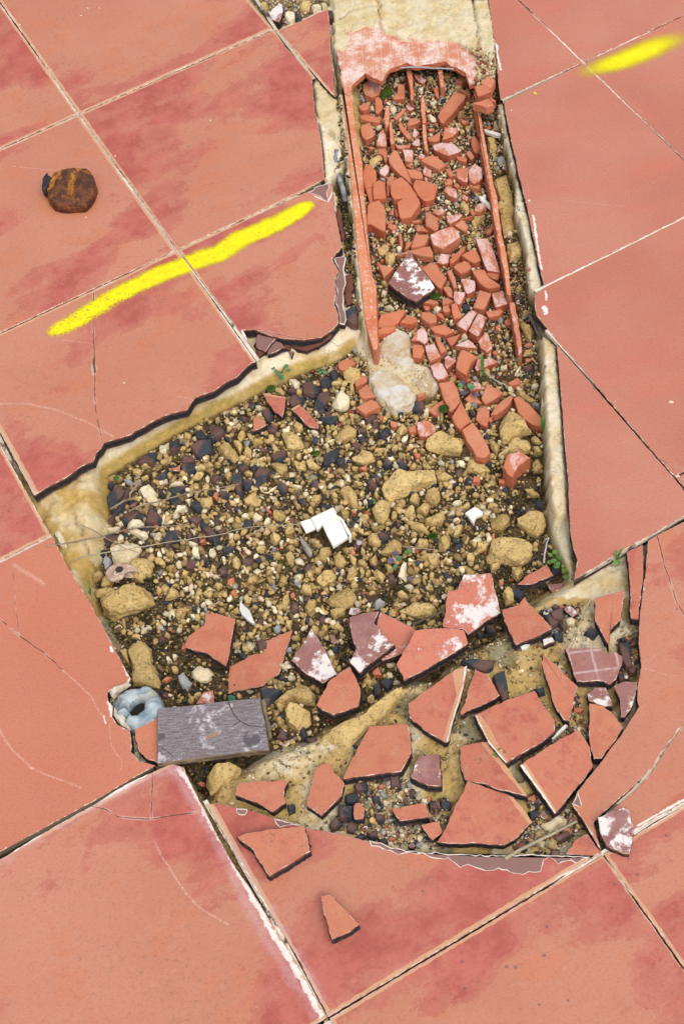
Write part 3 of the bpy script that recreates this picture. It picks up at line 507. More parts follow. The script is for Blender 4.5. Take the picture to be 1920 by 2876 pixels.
# ------------------------------------------------------------------ yellow sprayed stripes, laid on the tiles
def paint(label, line, w, z=.00045, soft=False):
    pts = np.array(line); V, UV, F = [], [], []; acc = 0
    for i, p in enumerate(pts):
        d = pts[min(i+1, len(pts)-1)]-pts[max(i-1, 0)]; d /= np.linalg.norm(d); nn = np.array([-d[1], d[0]]); acc += np.linalg.norm(p-pts[i-1]) if i else 0
        for k in range(5): f = k/2-1; q = p+nn*f*w[i]*1.5; V.append((q[0], q[1], z)); UV.append((acc, f*1.5))
    for i in range(len(pts)-1):
        for k in range(4): a = i*5+k; F.append([a, a+1, a+6, a+5][::-1])
    t = NT('yellow_spray_paint', .55); P = t.geo(); u = t.sep(t.uv()); Lt = acc
    en = t.math('MINIMUM', t.math('DIVIDE', u[0], .022), t.math('DIVIDE', t.math('SUBTRACT', Lt, u[0]), .022 if not soft else .09)); en = t.math('MINIMUM', en, 1.)
    en = t.math('MULTIPLY', t.math('SUBTRACT', 1., en), .9)
    r = t.math('SQRT', t.math('ADD', t.math('POWER', t.math('ABSOLUTE', u[1]), 2.), t.math('POWER', t.math('MAXIMUM', en, 0.), 2.)))
    if soft:
        a = t.math('MULTIPLY', t.ss(r, .0, 1.35, 1., 0.), t.math('MULTIPLY', t.ss(u[0], Lt*.10, Lt*.52), t.ss(u[0], Lt*.98, Lt*.62, .5, 1.))); a = t.math('ADD', t.math('MULTIPLY', a, 1.15), t.math('MULTIPLY', t.math('SUBTRACT', t.noise(900, P, 2), .5), .5)); a = t.ss(a, .15, 1.1)
    else:
        edge = t.math('ADD', r, t.math('MULTIPLY', t.math('SUBTRACT', t.noise(38, P, 7, .7), .5), .8)); edge = t.math('ADD', edge, t.math('MULTIPLY', t.math('SUBTRACT', t.noise(700, P, 2), .5), t.ss(u[0], Lt*.1, Lt*.45, 1.6, .35)))
        a = t.ss(edge, .55, 1.15, 1., 0.); a = t.math('MULTIPLY', a, t.ss(t.math('ADD', t.noise(230, P, 6, .75), t.ss(u[0], Lt*.05, Lt*.5, .035, 0.)), .60, .64, 1., .1))
    if not soft: a = t.math('MULTIPLY', a, t.ss(t.seg(t.comb(t.sep(P)[0], t.sep(P)[1], 0.), L('D 380,535 409,574 500,695 592,826')), .0009, .0022))
    t.col(t.mix(t.ss(t.noise(60, P, 6, .7), .35, .65), (.78, .73, .003), (.74, .62, .005))); t.put(t.b.inputs['Alpha'], a)
    o = mk('paint_stripe', V, F, t.m, uvs=UV); tag(o, label, 'paint stripe'); return o
def smooth_line(s, n=10):
    p = mixed(s); out = []
    for a, b in zip(p[:-1], p[1:]): out += [a+(b-a)*t for t in np.linspace(0, 1, n, endpoint=False)]
    return out+[p[-1]]
ln = smooth_line('p01 330,540 500,455 800,270 1100,125 1300,50 p11 -60,-20 p10 100,1640 350,1530 500,1445 590,1400', 6)
w = np.interp(np.linspace(0, 1, len(ln)), [0, .15, .35, .6, .8, 1], [.011, .0155, .0165, .018, .0165, .0115])
paint('long bright yellow sprayed stripe crossing two tiles on the left', ln, w)
ln = smooth_line('p20 560,640 850,510 1150,415 1400,310 1700,200', 6); w = np.interp(np.linspace(0, 1, len(ln)), [0, .3, .55, 1], [.010, .022, .026, .028])
paint('short faded yellow sprayed streak on the smooth tiles at the top right', ln, w, soft=True)
tag(mk('paint_fleck', [(x, y, .0006) for x, y in densify(mixed('p20 525,640 545,632 560,655 540,650'), .003, .001)], [list(range(len(densify(mixed('p20 525,640 545,632 560,655 540,650'), .003, .001))))], plain('yellow_fleck', (.72, .62, .03))), 'tiny yellow paint fleck left of the short faded streak', 'paint fleck')

# the floor goes on outside the photograph: plain uncut tiles, one sheet of them
def surround(cells, style, seed):
    V, F, UV = [], [], []
    for i0, i1, j0, j1 in cells:
        g_ = .004; q = [GC(i0+g_, j0+g_), GC(i1-g_, j0+g_), GC(i1-g_, j1-g_), GC(i0+g_, j1-g_)]; u_ = [(.001, .001), (TS*(i1-i0)-.001, .001), (TS*(i1-i0)-.001, TS*(j1-j0)-.001), (.001, TS*(j1-j0)-.001)]
        k_ = len(V); V += [(a[0], a[1], 0.) for a in q]+[(a[0], a[1], -.0174) for a in q]; UV += u_+u_; F += [[k_, k_+1, k_+2, k_+3]]+[[k_+a, k_+4+a, k_+4+(a+1) % 4, k_+(a+1) % 4] for a in range(4)]
    tag(mk('floor', V, F, tile_mat('floor_glaze', style, (), seed), uvs=UV, origin=(0, 0, 0)), None, None, kind='structure')
surround([(1.012, 2.03, 2.034, 3.034), (.01, 1.01, 3.03, 4.03), (-1, .005, 4.03, 5), (.01, 1.01, 4.03, 5), (1.012, 2.03, 3.034, 4), (-1.98, -.99, 1.45, 2.02), (-1.98, -.99, 2.025, 3.02), (-1.98, -.99, 3.025, 4.02), (-.98, .005, 3.03, 4.03), (1.02, 2.04, -3.03, -2.03)], 'smooth', 31)
surround([(2.19, 3.05, 1.015, 2.01), (2.19, 3.05, 2.015, 3.01), (3.06, 4.06, 1.0, 2.0), (3.06, 4.06, 2.0, 3.0), (3.06, 4.06, -2, -1), (3.06, 4.06, -3, -2), (4.06, 5.06, -2, -1), (4.06, 5.06, -1, 0), (4.06, 5.06, 0, 1), (2.06, 3.05, -3, -2), (-1, 0, -2, -1), (-2, -1, -2, -1), (0, 1, -3.02, -2.02), (-1, 0, -3, -2), (-3, -2, -2, -1), (-3, -2, -1, 0), (-3, -2, 0, 1)], 'mottled', 32)
# ------------------------------------------------------------------ LOOSE PIECES
# every row: kind  height-in-mm  outline | label (optional).  kinds: B/Bw brick, T* tile fragments, K dark clay, R ochre stone, C cream stone, G grey stone
THINGS = []      # (object, noun, category, colour, area, px centre, has_label)
NOUN = {'B': ('orange', 'brick fragment'), 'Bx': ('orange', 'brick fragment'), 'Bw': ('lime-streaked', 'brick fragment'), 'K': ('dark', 'clay shard'), 'R': ('ochre', 'stone'), 'C': ('cream', 'stone'), 'G': ('grey', 'stone'),
        'T': ('terracotta', 'tile fragment'), 'Tr': ('rose-worn', 'tile fragment'), 'Tw': ('lime-smeared', 'tile fragment'), 'Tu': ('upturned mauve', 'tile fragment'), 'Tg': ('upturned mauve', 'tile fragment'), 'Ts': ('lime-splashed', 'tile fragment')}
NAME = {'B': 'brick_fragment', 'K': 'clay_shard', 'R': 'sandstone', 'C': 'limestone', 'G': 'grey_stone', 'T': 'tile_fragment'}
CATG = {'B': 'brick fragment', 'K': 'clay shard', 'R': 'stone', 'C': 'stone', 'G': 'stone', 'T': 'tile fragment'}
TAKEN = []
def piece(kind, h, view, s, label=None, top=None, tilt=None, seed=0, pts=None):
    h = h/1000.; q = src(view, s) if pts is None else pts
    cx, cy = np.mean([W(p, -.04) for p in q], 0); base = ground_z(cx, cy)
    zt = base + h if top is None else top
    p = np.array([W(a, zt) for a in q]); k0 = kind[0]
    r = np.random.default_rng(seed*31+5)
    if kind[0] in 'RCG':
        if top is not None: base = top-h
        p = np.array([W(a, base+h*.45) for a in q]); o = rock(NAME[k0], p, base+h*.15, h*.85, MT[kind], sub=4 if area(p) > 1.2e-4 else 3, seed=seed)
    else:
        t = tilt if tilt is not None else tuple(r.uniform(-.09, .09, 2))
        if k0 == 'T': o = slab(NAME['T'], p, zt, min(.0165, max(.006, h)), [MT[kind], MT['rim'], MT['core']], rim=.0006, jit=.0007, step=.003, tilt=t, flare=r.uniform(-.001, .0015), seed=seed)
        elif k0 == 'K': o = slab(NAME['K'], p, zt, max(.004, h), [MT['K']]*3, rim=.0014, jit=.0004, step=.004, tilt=tuple(np.array(t)*2.2), flare=.002, seed=seed, rimdrop=.0012)
        else: o = slab(NAME['B'], p, zt, max(.007, h*1.05), [MT[kind], MT['Bw'] if kind == 'Bw' else MT['B'], MT['B']], rim=.0011, jit=.00035, step=.0042, tilt=tuple(np.array(t)*1.7), flare=r.uniform(-.0008, .0012), seed=seed, rimdrop=.0008)
    col, nn = NOUN[kind]; tag(o, label, CATG[k0]); TAKEN.append(p)
    a = area(p); c = to_px(*p.mean(0), zt); THINGS.append([o, nn, col, a, c, label is not None, p]); return o
def rows(view, text):
    for i, ln in enumerate(text.strip().split('\n')):
        ln, _, lab = ln.partition('|'); f = ln.split(None, 2); top = None
        h = f[1]
        if '@' in h: h, top = h.split('@'); top = float(top)/1000
        piece(f[0], float(h), view, f[2].strip(), lab.strip() or None, top=top, seed=len(THINGS)+1)
rows('b1', '''
Bw 13 310,300 400,210 530,240 580,330 540,440 440,495 350,460 310,390 | five-sided brick fragment with white lime wash in the top left corner of the channel
B 11 250,610 350,555 400,580 395,650 310,690 260,660
B 12 480,510 540,490 590,560 600,640 545,710 490,700 480,600
B 10 260,745 360,735 580,775 560,850 490,860 310,820 270,790
B 11 275,910 410,860 450,940 490,1020 440,1070 340,1110 290,1050 275,990
Bw 12 500,1170 540,1020 610,960 640,1040 655,1190 600,1195
B 11 815,290 915,300 920,495 780,515 740,510 810,420 | boot-shaped orange brick fragment below the green moss clump in the channel
Bw 8 1040,150 1165,155 1230,235 1170,275 1090,215
Bw 9 930,600 990,570 1060,645 1000,695 950,650
B 9 750,770 910,660 945,665 880,740 790,810
B 10 825,880 860,840 900,900 955,980 900,1010 850,960
B 9 890,1010 985,990 1005,1090 980,1110
B 12 945,900 990,790 1100,785 1165,840 1070,880 960,910
Bw 9 1035,1000 1060,940 1130,1010 1065,1075 1030,1050
Bw 9 1025,1170 1060,1110 1140,1095 1145,1200 1060,1200
B 10 1255,1085 1440,1000 1420,1120 1330,1130 1270,1110
Bw 10 775,1190 930,1175 925,1240 810,1240
Bw 10 885,1265 1040,1265 1030,1425 930,1415 910,1320
B 9 525,1240 640,1230 660,1280 660,1430 630,1440 600,1330 530,1310
B 13 680,1370 760,1260 800,1270 870,1390 940,1530 990,1640 1020,1750 950,1690 850,1620 760,1530 690,1450 | long blade-like brick fragment pointing down to the two largest flat bricks
B 12 1160,1430 1230,1370 1330,1345 1400,1360 1515,1460 1420,1530 | flat diamond-shaped orange brick fragment left of the white-washed hexagonal one
B 9 930,1490 990,1465 1060,1540 1000,1520
K 6 655,160 700,120 730,150 690,240 650,220
G 6 235,450 290,440 345,530 310,550 260,510
C 8 690,640 790,630 805,670 750,730 700,690
C 7 1105,340 1190,350 1200,390 1160,430 1110,380
C 6 830,175 940,200 900,240 840,215
C 6 400,610 470,610 475,680 420,690
C 7 485,910 610,900 600,950 500,970
C 6 780,215 835,200 840,260 780,270
R 6 1240,190 1290,160 1345,200 1300,250 1240,230
R 8 380,1420 550,1340 600,1360 590,1410 470,1480 400,1470 | elongated mossy sandstone against the left wall of the channel
R 7 560,860 600,800 630,820 610,870
C 7 1240,740 1300,740 1380,800 1385,850 1320,860 1260,800
C 5 790,1100 850,1095 900,1130 880,1160 810,1140
C 6 1340,1180 1380,1180 1390,1190 1350,1200
''')
rows('b2', '''
Bw 15 75,1200 200,1140 390,1155 495,1260 400,1320 290,1350 170,1300 100,1260 | large pale lime-washed brick slab lying flat in the upper half of the channel
B 12 410,260 470,160 615,160 600,230 500,290
B 12 680,320 820,305 955,400 860,430 735,460 | flat diamond brick, lower of the two leaning at the channel's upper right corner
B 15 770,260 900,185 990,240 925,350 850,310 | flat diamond brick, upper of the two leaning at the channel's upper right corner
B 13 660,580 780,540 900,480 940,530 975,590 860,645 790,615
B 13 905,475 1000,530 980,550 930,530
B 14 395,390 565,450 540,520 230,880 190,850 150,760 180,690 | long slanting brick bar near the top right of the channel
B 12 465,370 600,375 635,430 620,480 550,440 | curled orange brick chip touching the top of the long slanting bar
B 8 80,360 170,350 165,450 175,500 120,460
B 10 470,790 620,850 540,880 500,850
B 9 840,920 920,890 935,940 880,960
Bw 12 250,940 440,930 450,980 350,1060 215,1110
B 12 640,1070 700,1060 750,1130 780,1230 740,1300 680,1280 640,1170
B 11 560,1300 610,1260 690,1350 640,1410
Bw 11 415,1340 550,1360 580,1400 570,1430 520,1440 440,1390
B 8 145,1010 180,1000 170,1100 120,1120
R 12 850,1060 1000,1060 1030,1270 900,1290 | squarish sandstone block beside the right rib, above the long sandstone bar
R 8 385,330 430,280 480,290 530,370 450,390 390,380
R 9 245,150 310,130 360,180 330,230 250,220
C 5 340,210 420,180 435,210 380,235
C 6 10,590 120,515 150,530 100,600
R 7 550,550 620,540 640,600 560,620
R 7 430,720 540,660 560,710 490,780 430,760
C 7 600,865 670,850 680,890 640,910
C 9 950,880 1010,830 1080,950 1060,990 960,940
R 6 310,860 400,870 390,910 330,910
R 7 470,970 540,960 550,1010 480,1020
R 7 540,930 620,920 620,960 560,970
G 8 1000,1370 1080,1350 1150,1390 1120,1450 1040,1480 1000,1430
R 7 910,1310 990,1290 1010,1340 960,1380
C 6 1090,1500 1170,1450 1190,1470 1110,1510
R 6 340,1100 400,1060 440,1110 400,1150
C 5 1010,1200 1060,1230 1040,1270
R 6 870,730 1030,750 1000,765 900,750
K 6 200,510 250,500 240,540 210,545
C 6 480,620 520,575 550,620 500,650
G 5 150,540 230,470 240,500 190,560
''')
rows('b3', '''
Bx 14 450,280 510,250 630,255 645,500 560,510 460,520 | ribbed squarish brick fragment touching the two largest flat bricks on the left
B 14 300,150 340,30 420,10 500,110 505,220 440,330 340,355 315,260 | tall dark orange brick fragment standing against the left channel wall
B 12 350,370 440,360 455,560 400,550
B 10 660,190 770,195 760,250 700,310 690,465 660,470 650,280
B 17 700,285 870,190 960,250 1100,440 1100,515 880,508 760,530 715,450 | upper of the two largest touching flat bricks in the channel
B 16 805,555 900,515 1120,522 1150,600 1010,765 870,775 840,740 820,650 | lower of the two largest touching flat bricks in the channel
B 15 1040,330 1075,235 1250,245 1405,305 1350,510 1240,555 1190,540 1110,460 | broad flat brick fragment just right of the two touching flat bricks
B 20 370,640 400,575 540,540 600,610 640,700 635,990 540,950 420,880 360,870 | big slant-topped brick chunk against the left channel wall
B 10 950,80 1070,90 1170,130 1190,215 1050,205 1000,190
Bw 9 1185,100 1210,45 1310,90 1320,190 1255,185 1190,150
B 13 1215,690 1260,680 1400,790 1410,990 1350,995 1230,905 | upright oval brick fragment right of the lower largest flat brick
Bw 10 1320,700 1350,665 1470,650 1510,700 1480,735 1400,750
B 10 1085,960 1110,890 1190,900 1280,1000 1190,990 1085,985
B 10 660,920 700,875 800,890 795,940 730,970
B 12 1075,1025 1230,1045 1280,1080 1215,1190 1100,1210 1010,1220 1040,1110
B 8 830,1020 860,1020 890,1150 880,1230 850,1210
B 9 940,1140 1025,1145 1010,1190 920,1260
B 11 800,1325 920,1270 1290,1210 1320,1300 1340,1395 1180,1370 1000,1300
R 13 610,1300 700,1260 790,1340 790,1430 700,1495 620,1440 | round pitted olive stone left of the lime-splashed tile fragment
R 11 520,1270 610,1190 700,1200 700,1260 600,1350 530,1330
Bw 8 550,90 650,10 690,40 680,110 620,180 550,140
B 8 1010,840 1130,810 1180,850 1040,860
B 7 640,870 740,810 750,850 680,890
B 6 700,680 760,680 760,760 710,740
B 6 765,670 810,660 830,760 790,780
C 5 620,1000 690,980 710,1010 660,1030
C 5 770,1010 830,1000 830,1050 780,1050
R 6 760,840 820,830 830,870 780,880
R 7 890,890 930,870 950,920 910,950
C 6 940,1000 1020,930 1030,960 980,1010
C 8 790,1260 830,1210 890,1250 820,1310
R 8 690,1100 760,1070 790,1120 740,1170 700,1150
B 7 1200,630 1290,620 1270,680 1210,680
C 7 1390,500 1440,480 1440,540 1390,540
C 6 710,140 760,130 760,180 720,180
''')
rows('b4', '''
Bw 20 35,1045 250,955 365,930 440,990 480,1070 350,1150 220,1225 80,1170 | thick brick lump with a white-limed face right of the oval brick fragment
Bw 12 270,755 500,735 510,745 430,830 320,885 290,850
B 10 390,900 510,825 600,925 550,985
B 8 470,820 640,760 660,770 530,800
Bw 16 605,100 690,10 800,60 805,190 760,235 680,275 610,235 | large block of lime-washed brick, right one of a close pair near the right rib
Bw 14 430,70 580,60 600,100 585,255 500,250 420,190 | smaller block of lime-washed brick, left one of a close pair near the right rib
B 9 605,280 760,265 780,330 745,380 620,330
Bw 11 690,630 760,570 850,590 860,640 760,700 690,680
B 8 620,690 690,690 700,740 650,755
B 9 255,60 330,70 400,180 320,180
B 9 250,300 320,200 360,240 360,310
B 8 380,320 450,280 475,320 430,350
Bw 12 235,390 290,320 420,360 435,490 400,500 330,470 | white-faced brick chip between the broad flat brick and the lime-washed pair
R 11 470,590 520,535 610,620 610,690 560,700 480,640 | smooth yellow pebble in the middle of the channel
R 11 630,880 680,760 840,740 850,770 790,850 690,935 | ragged ochre stone just below the smooth yellow pebble
B 9 860,980 960,890 975,950 920,1010 860,1020
Bw 17 700,1090 880,1090 940,1200 1065,1590 870,1565 820,1440 760,1250 | long lime-washed brick bar standing out beside the right rib
B 14 495,1350 660,1240 710,1260 780,1400 690,1455 640,1440
B 12 320,1410 520,1200 560,1190 540,1270 400,1440 330,1490
Bw 12 130,1450 195,1320 310,1320 310,1440 220,1475
R 16 935,120 1165,90 1200,260 1250,470 1290,740 1280,950 1200,1010 1130,1110 1100,1060 1060,800 1020,430 960,300 | long sandstone bar wedged between the right rib and the lime flank
R 15 1130,1160 1330,1110 1360,1200 1380,1340 1190,1450 1150,1300 | squarish sandstone below the long sandstone bar
R 6 430,380 490,370 500,420 450,430
R 6 660,430 780,425 790,455 690,460
Bw 8 495,475 540,440 595,490 580,550 520,520
B 7 500,370 590,430 570,450 510,420
C 9 1150,1020 1210,985 1265,1030 1240,1060 1170,1060
R 8 600,1010 700,1000 710,1060 640,1070
R 7 570,1100 620,1080 670,1110 610,1150
C 6 910,1070 1000,1060 990,1090 930,1090
G 6 200,460 250,460 250,510 210,510
C 6 130,490 190,500 190,550 140,550
C 6 360,230 420,210 430,260 380,280
R 8 560,1190 640,1180 640,1240 580,1250
R 8 620,945 700,950 710,990 640,990
''')
rows('b5', '''
B 15 530,20 560,5 760,70 700,130 610,200
B 15 1165,60 1290,-30 1390,0 1440,110 1530,210 1450,390 1400,350 1300,240 | large curved brick fragment right of the lime-splashed tile fragment
Ts 18@-24 675,310 850,10 920,-110 960,-210 1000,-190 1060,-80 1150,50 1280,200 1365,350 1300,420 1080,575 960,530 800,410 | diamond-shaped mauve tile fragment splashed with bright white lime, lying on the channel rubble
B 10 1200,570 1290,510 1400,550 1410,590 1330,595
B 15 530,860 570,770 880,680 930,680 820,860 700,920 530,950 | large smooth orange brick fragment at the foot of the left channel wall
B 14 515,980 600,930 780,905 790,960 700,1010 540,1050
B 12 850,870 960,760 1080,770 1110,830 1000,890
B 13 1160,700 1290,700 1380,750 1390,850 1290,890 1230,850 1160,790
B 13 1290,950 1420,900 1490,885 1568,930 1650,980 1510,1050 1360,1020
Bw 12 1010,1110 1110,980 1190,940 1230,1000 1265,1120 1210,1170 1130,1120
B 13 1035,1190 1130,1185 1210,1260 1190,1330 1150,1390 1030,1370
Bw 14 1215,1190 1350,1155 1450,1370 1290,1440 1250,1340
B 13 1350,1040 1420,1100 1540,1270 1440,1300 1400,1200
K 10 60,700 140,630 210,640 215,870 150,870 65,830 | bluish black shard standing in the groove below the bitten tile
K 9 190,600 230,575 300,670 290,700 220,670
K 6 540,640 600,620 590,690 550,700
K 8 940,620 990,590 1040,650 1000,680
C 7 565,450 600,395 675,420 640,470 580,480
C 8 610,620 690,590 780,650 760,680 650,680
R 10 560,280 620,265 680,320 680,360 620,330
R 8 500,720 650,710 690,730 560,750
R 8 1030,690 1070,650 1150,670 1140,710 1080,720
C 8 1340,670 1380,620 1460,640 1450,690 1390,700
B 8 1180,610 1280,620 1280,670 1220,680
B 8 1470,640 1568,600 1570,720 1500,700
C 6 965,1010 1010,1010 1030,1060 980,1070
R 8 1160,1400 1200,1360 1240,1370 1200,1430
''')
rows('b6', '''
B 12 865,115 1060,140 1030,240 940,215 870,160
Bx 20 655,120 750,85 830,95 900,200 1060,300 1060,330 900,360 840,340 740,260 | large ribbed brick piece below the long lime-washed bar
B 14 375,50 420,0 540,-50 600,-20 635,60 590,115 480,145
Bw 13 485,220 570,215 690,260 700,310 690,395 580,450 545,390
Bw 11 380,500 390,420 550,415 550,460 490,570 460,600 400,560
B 15 670,620 760,375 930,450 850,640 820,680 680,630 | smooth rectangular brick above the ridged pair of pieces
Bw 15 940,430 1105,370 1180,595 1000,655 960,540 | squarish brick with a pale edge at the foot of the right rib
B 11 850,705 1070,665 1110,700 1050,760 900,790
B 12 345,610 420,585 505,770 390,800 360,720
B 9 215,530 285,485 380,550 350,575 220,610
B 9 215,650 300,600 340,690 300,720 230,700
B 11 225,370 280,330 340,350 370,420 370,490 300,470
B 11 280,110 350,100 400,200 430,340 380,350 350,260
B 8 120,740 150,705 220,740 270,830 190,790
Bw 16 415,900 640,660 725,690 580,1005 500,960 | left half of the ridged brick split down its middle
Bw 17 600,1005 740,700 860,750 820,900 760,1075 720,1090 650,1045 | right half of the ridged brick split down its middle
Bw 12 780,1060 850,990 900,1050 945,1250 870,1310 780,1230 740,1130
Bw 10 405,1200 600,1110 730,1230 620,1235
B 11 275,1100 330,1070 480,1025 410,1150 360,1210 330,1200
K 8 510,610 560,590 620,630 600,660 530,655
G 8 1015,820 1060,770 1110,810 1100,860 1040,870
B 8 1130,840 1180,800 1230,860 1210,900 1140,890
K 8 1270,460 1385,450 1385,520 1280,525
K 7 1160,510 1260,500 1240,550 1170,550
R 10 1280,370 1330,320 1410,360 1370,420 1300,410
R 13 1325,770 1370,760 1420,870 1520,900 1568,970 1520,1150 1450,1110 1390,990 1340,880 | tall mossy sandstone in the dark gap right of the lower rib
R 9 1380,740 1440,690 1500,720 1460,780 1400,770
C 9 485,1070 540,1035 595,1085 560,1120 500,1110
R 8 1130,1000 1160,970 1200,1010 1190,1090 1130,1100
R 8 1130,1190 1180,1150 1240,1200 1200,1245 1140,1240
R 7 1010,1070 1050,1040 1090,1080 1040,1110
R 9 1400,1300 1450,1280 1520,1270 1500,1340 1420,1340
R 7 1050,1330 1130,1270 1160,1300 1100,1350
C 8 80,670 140,620 210,640 200,690 130,730
C 6 430,1150 510,1120 520,1140 450,1170
B 8 945,1300 1020,1270 1020,1320 970,1330
''')
rows('c2', '''
Bx 17 1045,240 1060,130 1100,20 1130,0 1190,20 1300,75 1225,170 1170,325 1080,275 | deep orange ribbed brick fragment above the three-piece brick plank
Bw 11 1275,230 1310,120 1500,110 1560,155 1440,200 1300,275 | pale pink brick fragment crossed by the grass blade
Bw 15 730,200 820,150 880,170 950,315 900,365 820,380 770,330
Bw 11 905,90 950,70 1050,145 930,250 905,200
B 17 835,430 1000,385 1060,470 1108,630 990,765 950,740 880,570 | top piece of the three-piece salmon brick plank
B 17 1107,650 1225,885 1090,975 1040,920 992,820 | middle piece of the three-piece salmon brick plank
B 17 1112,990 1250,892 1330,1000 1420,1160 1465,1270 1400,1330 1290,1315 1230,1200 1180,1130 | bottom piece of the three-piece salmon brick plank
B 8 695,740 890,625 930,700 840,820 760,790
Bw 13 565,900 700,875 770,930 800,1015 690,1070 600,1060 570,980 | pale-topped brick chip above the angular limestone slab
B 9 455,960 555,920 560,1000 480,1015
B 8 560,550 670,525 650,570 580,585
Bw 10 1200,430 1240,395 1340,420 1360,485 1280,485 1210,505
R 20 670,1180 690,1120 750,1060 790,1030 880,1020 950,1060 1050,1090 1180,1170 1130,1285 980,1275 800,1260 700,1230 | wide angular sandstone with a white shell fossil, left of the plank's lower piece
R 13 1150,1480 1200,1340 1300,1390 1430,1420 1460,1470 1380,1550 1240,1510
R 12 320,1010 400,910 450,1000 350,1070
K 11 470,690 490,660 540,640 640,625 655,700 570,750 490,730 | smooth bluish black oval shard just below the two pale mortar slabs
K 8 320,770 370,720 395,770 350,800
K 9 330,1380 370,1340 440,1400 430,1450 350,1440
K 9 150,1400 200,1320 260,1390 190,1440
K 8 90,1010 130,1030 200,1100 150,1100
K 7 170,730 240,720 230,790 160,780
K 7 550,790 610,775 600,820 560,820
B 8 240,870 320,890 330,930 280,960 245,930
B 8 95,810 160,810 150,870 110,870
B 8 530,1260 610,1280 590,1330 550,1320
K 9 20,880 90,870 70,950 30,960
B 9 960,280 1040,280 1050,350 1000,360
B 8 1145,350 1190,340 1225,370 1180,405
G 8 1240,360 1290,340 1310,370 1270,390
C 8 640,420 680,410 710,470 700,510 660,460
R 11 840,790 890,780 890,880 850,890
R 9 270,830 300,800 350,830 300,860
R 10 400,740 480,740 520,780 480,800 410,790
R 9 340,1280 380,1260 450,1300 420,1330 350,1330
C 9 950,990 990,970 1045,1000 1010,1030
R 8 590,1240 650,1210 680,1250 620,1270
R 8 890,1400 940,1380 960,1430 920,1460
R 8 680,1310 730,1300 730,1340 690,1350
C 8 740,1300 780,1290 810,1330 770,1340
K 8 1190,740 1280,760 1280,800 1230,810
C 8 815,840 845,830 845,890 815,890
''')
rows('c3', '''
B 12 480,520 550,330 650,390 750,435 680,500 530,590 | broad pinkish brick triangle right of the three-piece plank
B 12 410,770 440,650 510,630 580,660 570,800 550,860 480,830 | five-cornered orange brick below the broad pinkish triangle
B 13 600,730 640,640 740,530 830,460 870,480 830,580 740,670 660,735 | narrow slanting brick splinter above the round boulder
B 16 880,500 940,480 1060,580 1130,660 1220,770 1250,875 1120,840 1000,760 930,670 | long tapering brick fragment leaning to the right mortar flank
B 10 800,330 920,255 960,290 950,340 850,350
R 26 700,780 740,690 800,620 870,630 960,700 1060,840 1110,900 1000,920 860,990 780,1070 730,1060 700,920 | big rounded sandstone boulder right of the plank
R 17 680,1220 790,1140 840,1000 920,970 1000,1020 1090,1040 1080,1150 1020,1180 960,1150 830,1190 720,1230 | hook-shaped flat sandstone above the mortar-topped brick lump
Bw 28 750,1360 800,1210 960,1155 1080,1235 930,1340 860,1480 800,1440 | brick lump topped with mortar near the right mortar flank
R 12 890,390 1000,440 1100,520 1170,550 1080,570 960,500 900,450
R 12 560,1010 620,1000 710,1140 670,1200 600,1130
G 10 1095,590 1120,560 1220,600 1200,650 1110,620 | grey oblong pebble touching the right mortar flank
B 7 280,520 350,460 420,490 500,575 320,565 | dark reddish brick shard half buried in soil beside the purple seedlings
C 9 1085,345 1185,345 1185,390 1090,390
K 8 340,660 410,680 410,720 350,700
K 7 570,815 680,810 680,840 600,845
R 9 600,850 660,850 650,890 610,900
C 8 670,1040 730,1040 730,1075 680,1075
R 11 1080,1000 1130,980 1240,1050 1200,1080 1120,1060
R 12 1100,1120 1200,1110 1250,1180 1200,1220 1110,1200
R 12 1090,1300 1180,1240 1240,1330 1220,1420 1120,1430
R 11 980,300 1100,210 1115,240 1050,310 990,340
C 10 880,220 960,120 975,140 910,230
K 9 1000,130 1080,90 1105,120 1050,165
C 8 700,150 740,120 800,140 790,170 720,175
B 8 570,760 600,740 620,790 580,805
R 9 430,120 600,160 600,200 560,250 520,200
K 9 550,1310 600,1270 610,1310 570,1330
B 9 690,1500 760,1500 780,1550 700,1550
B 9 380,1530 390,1460 470,1490 450,1540
''')
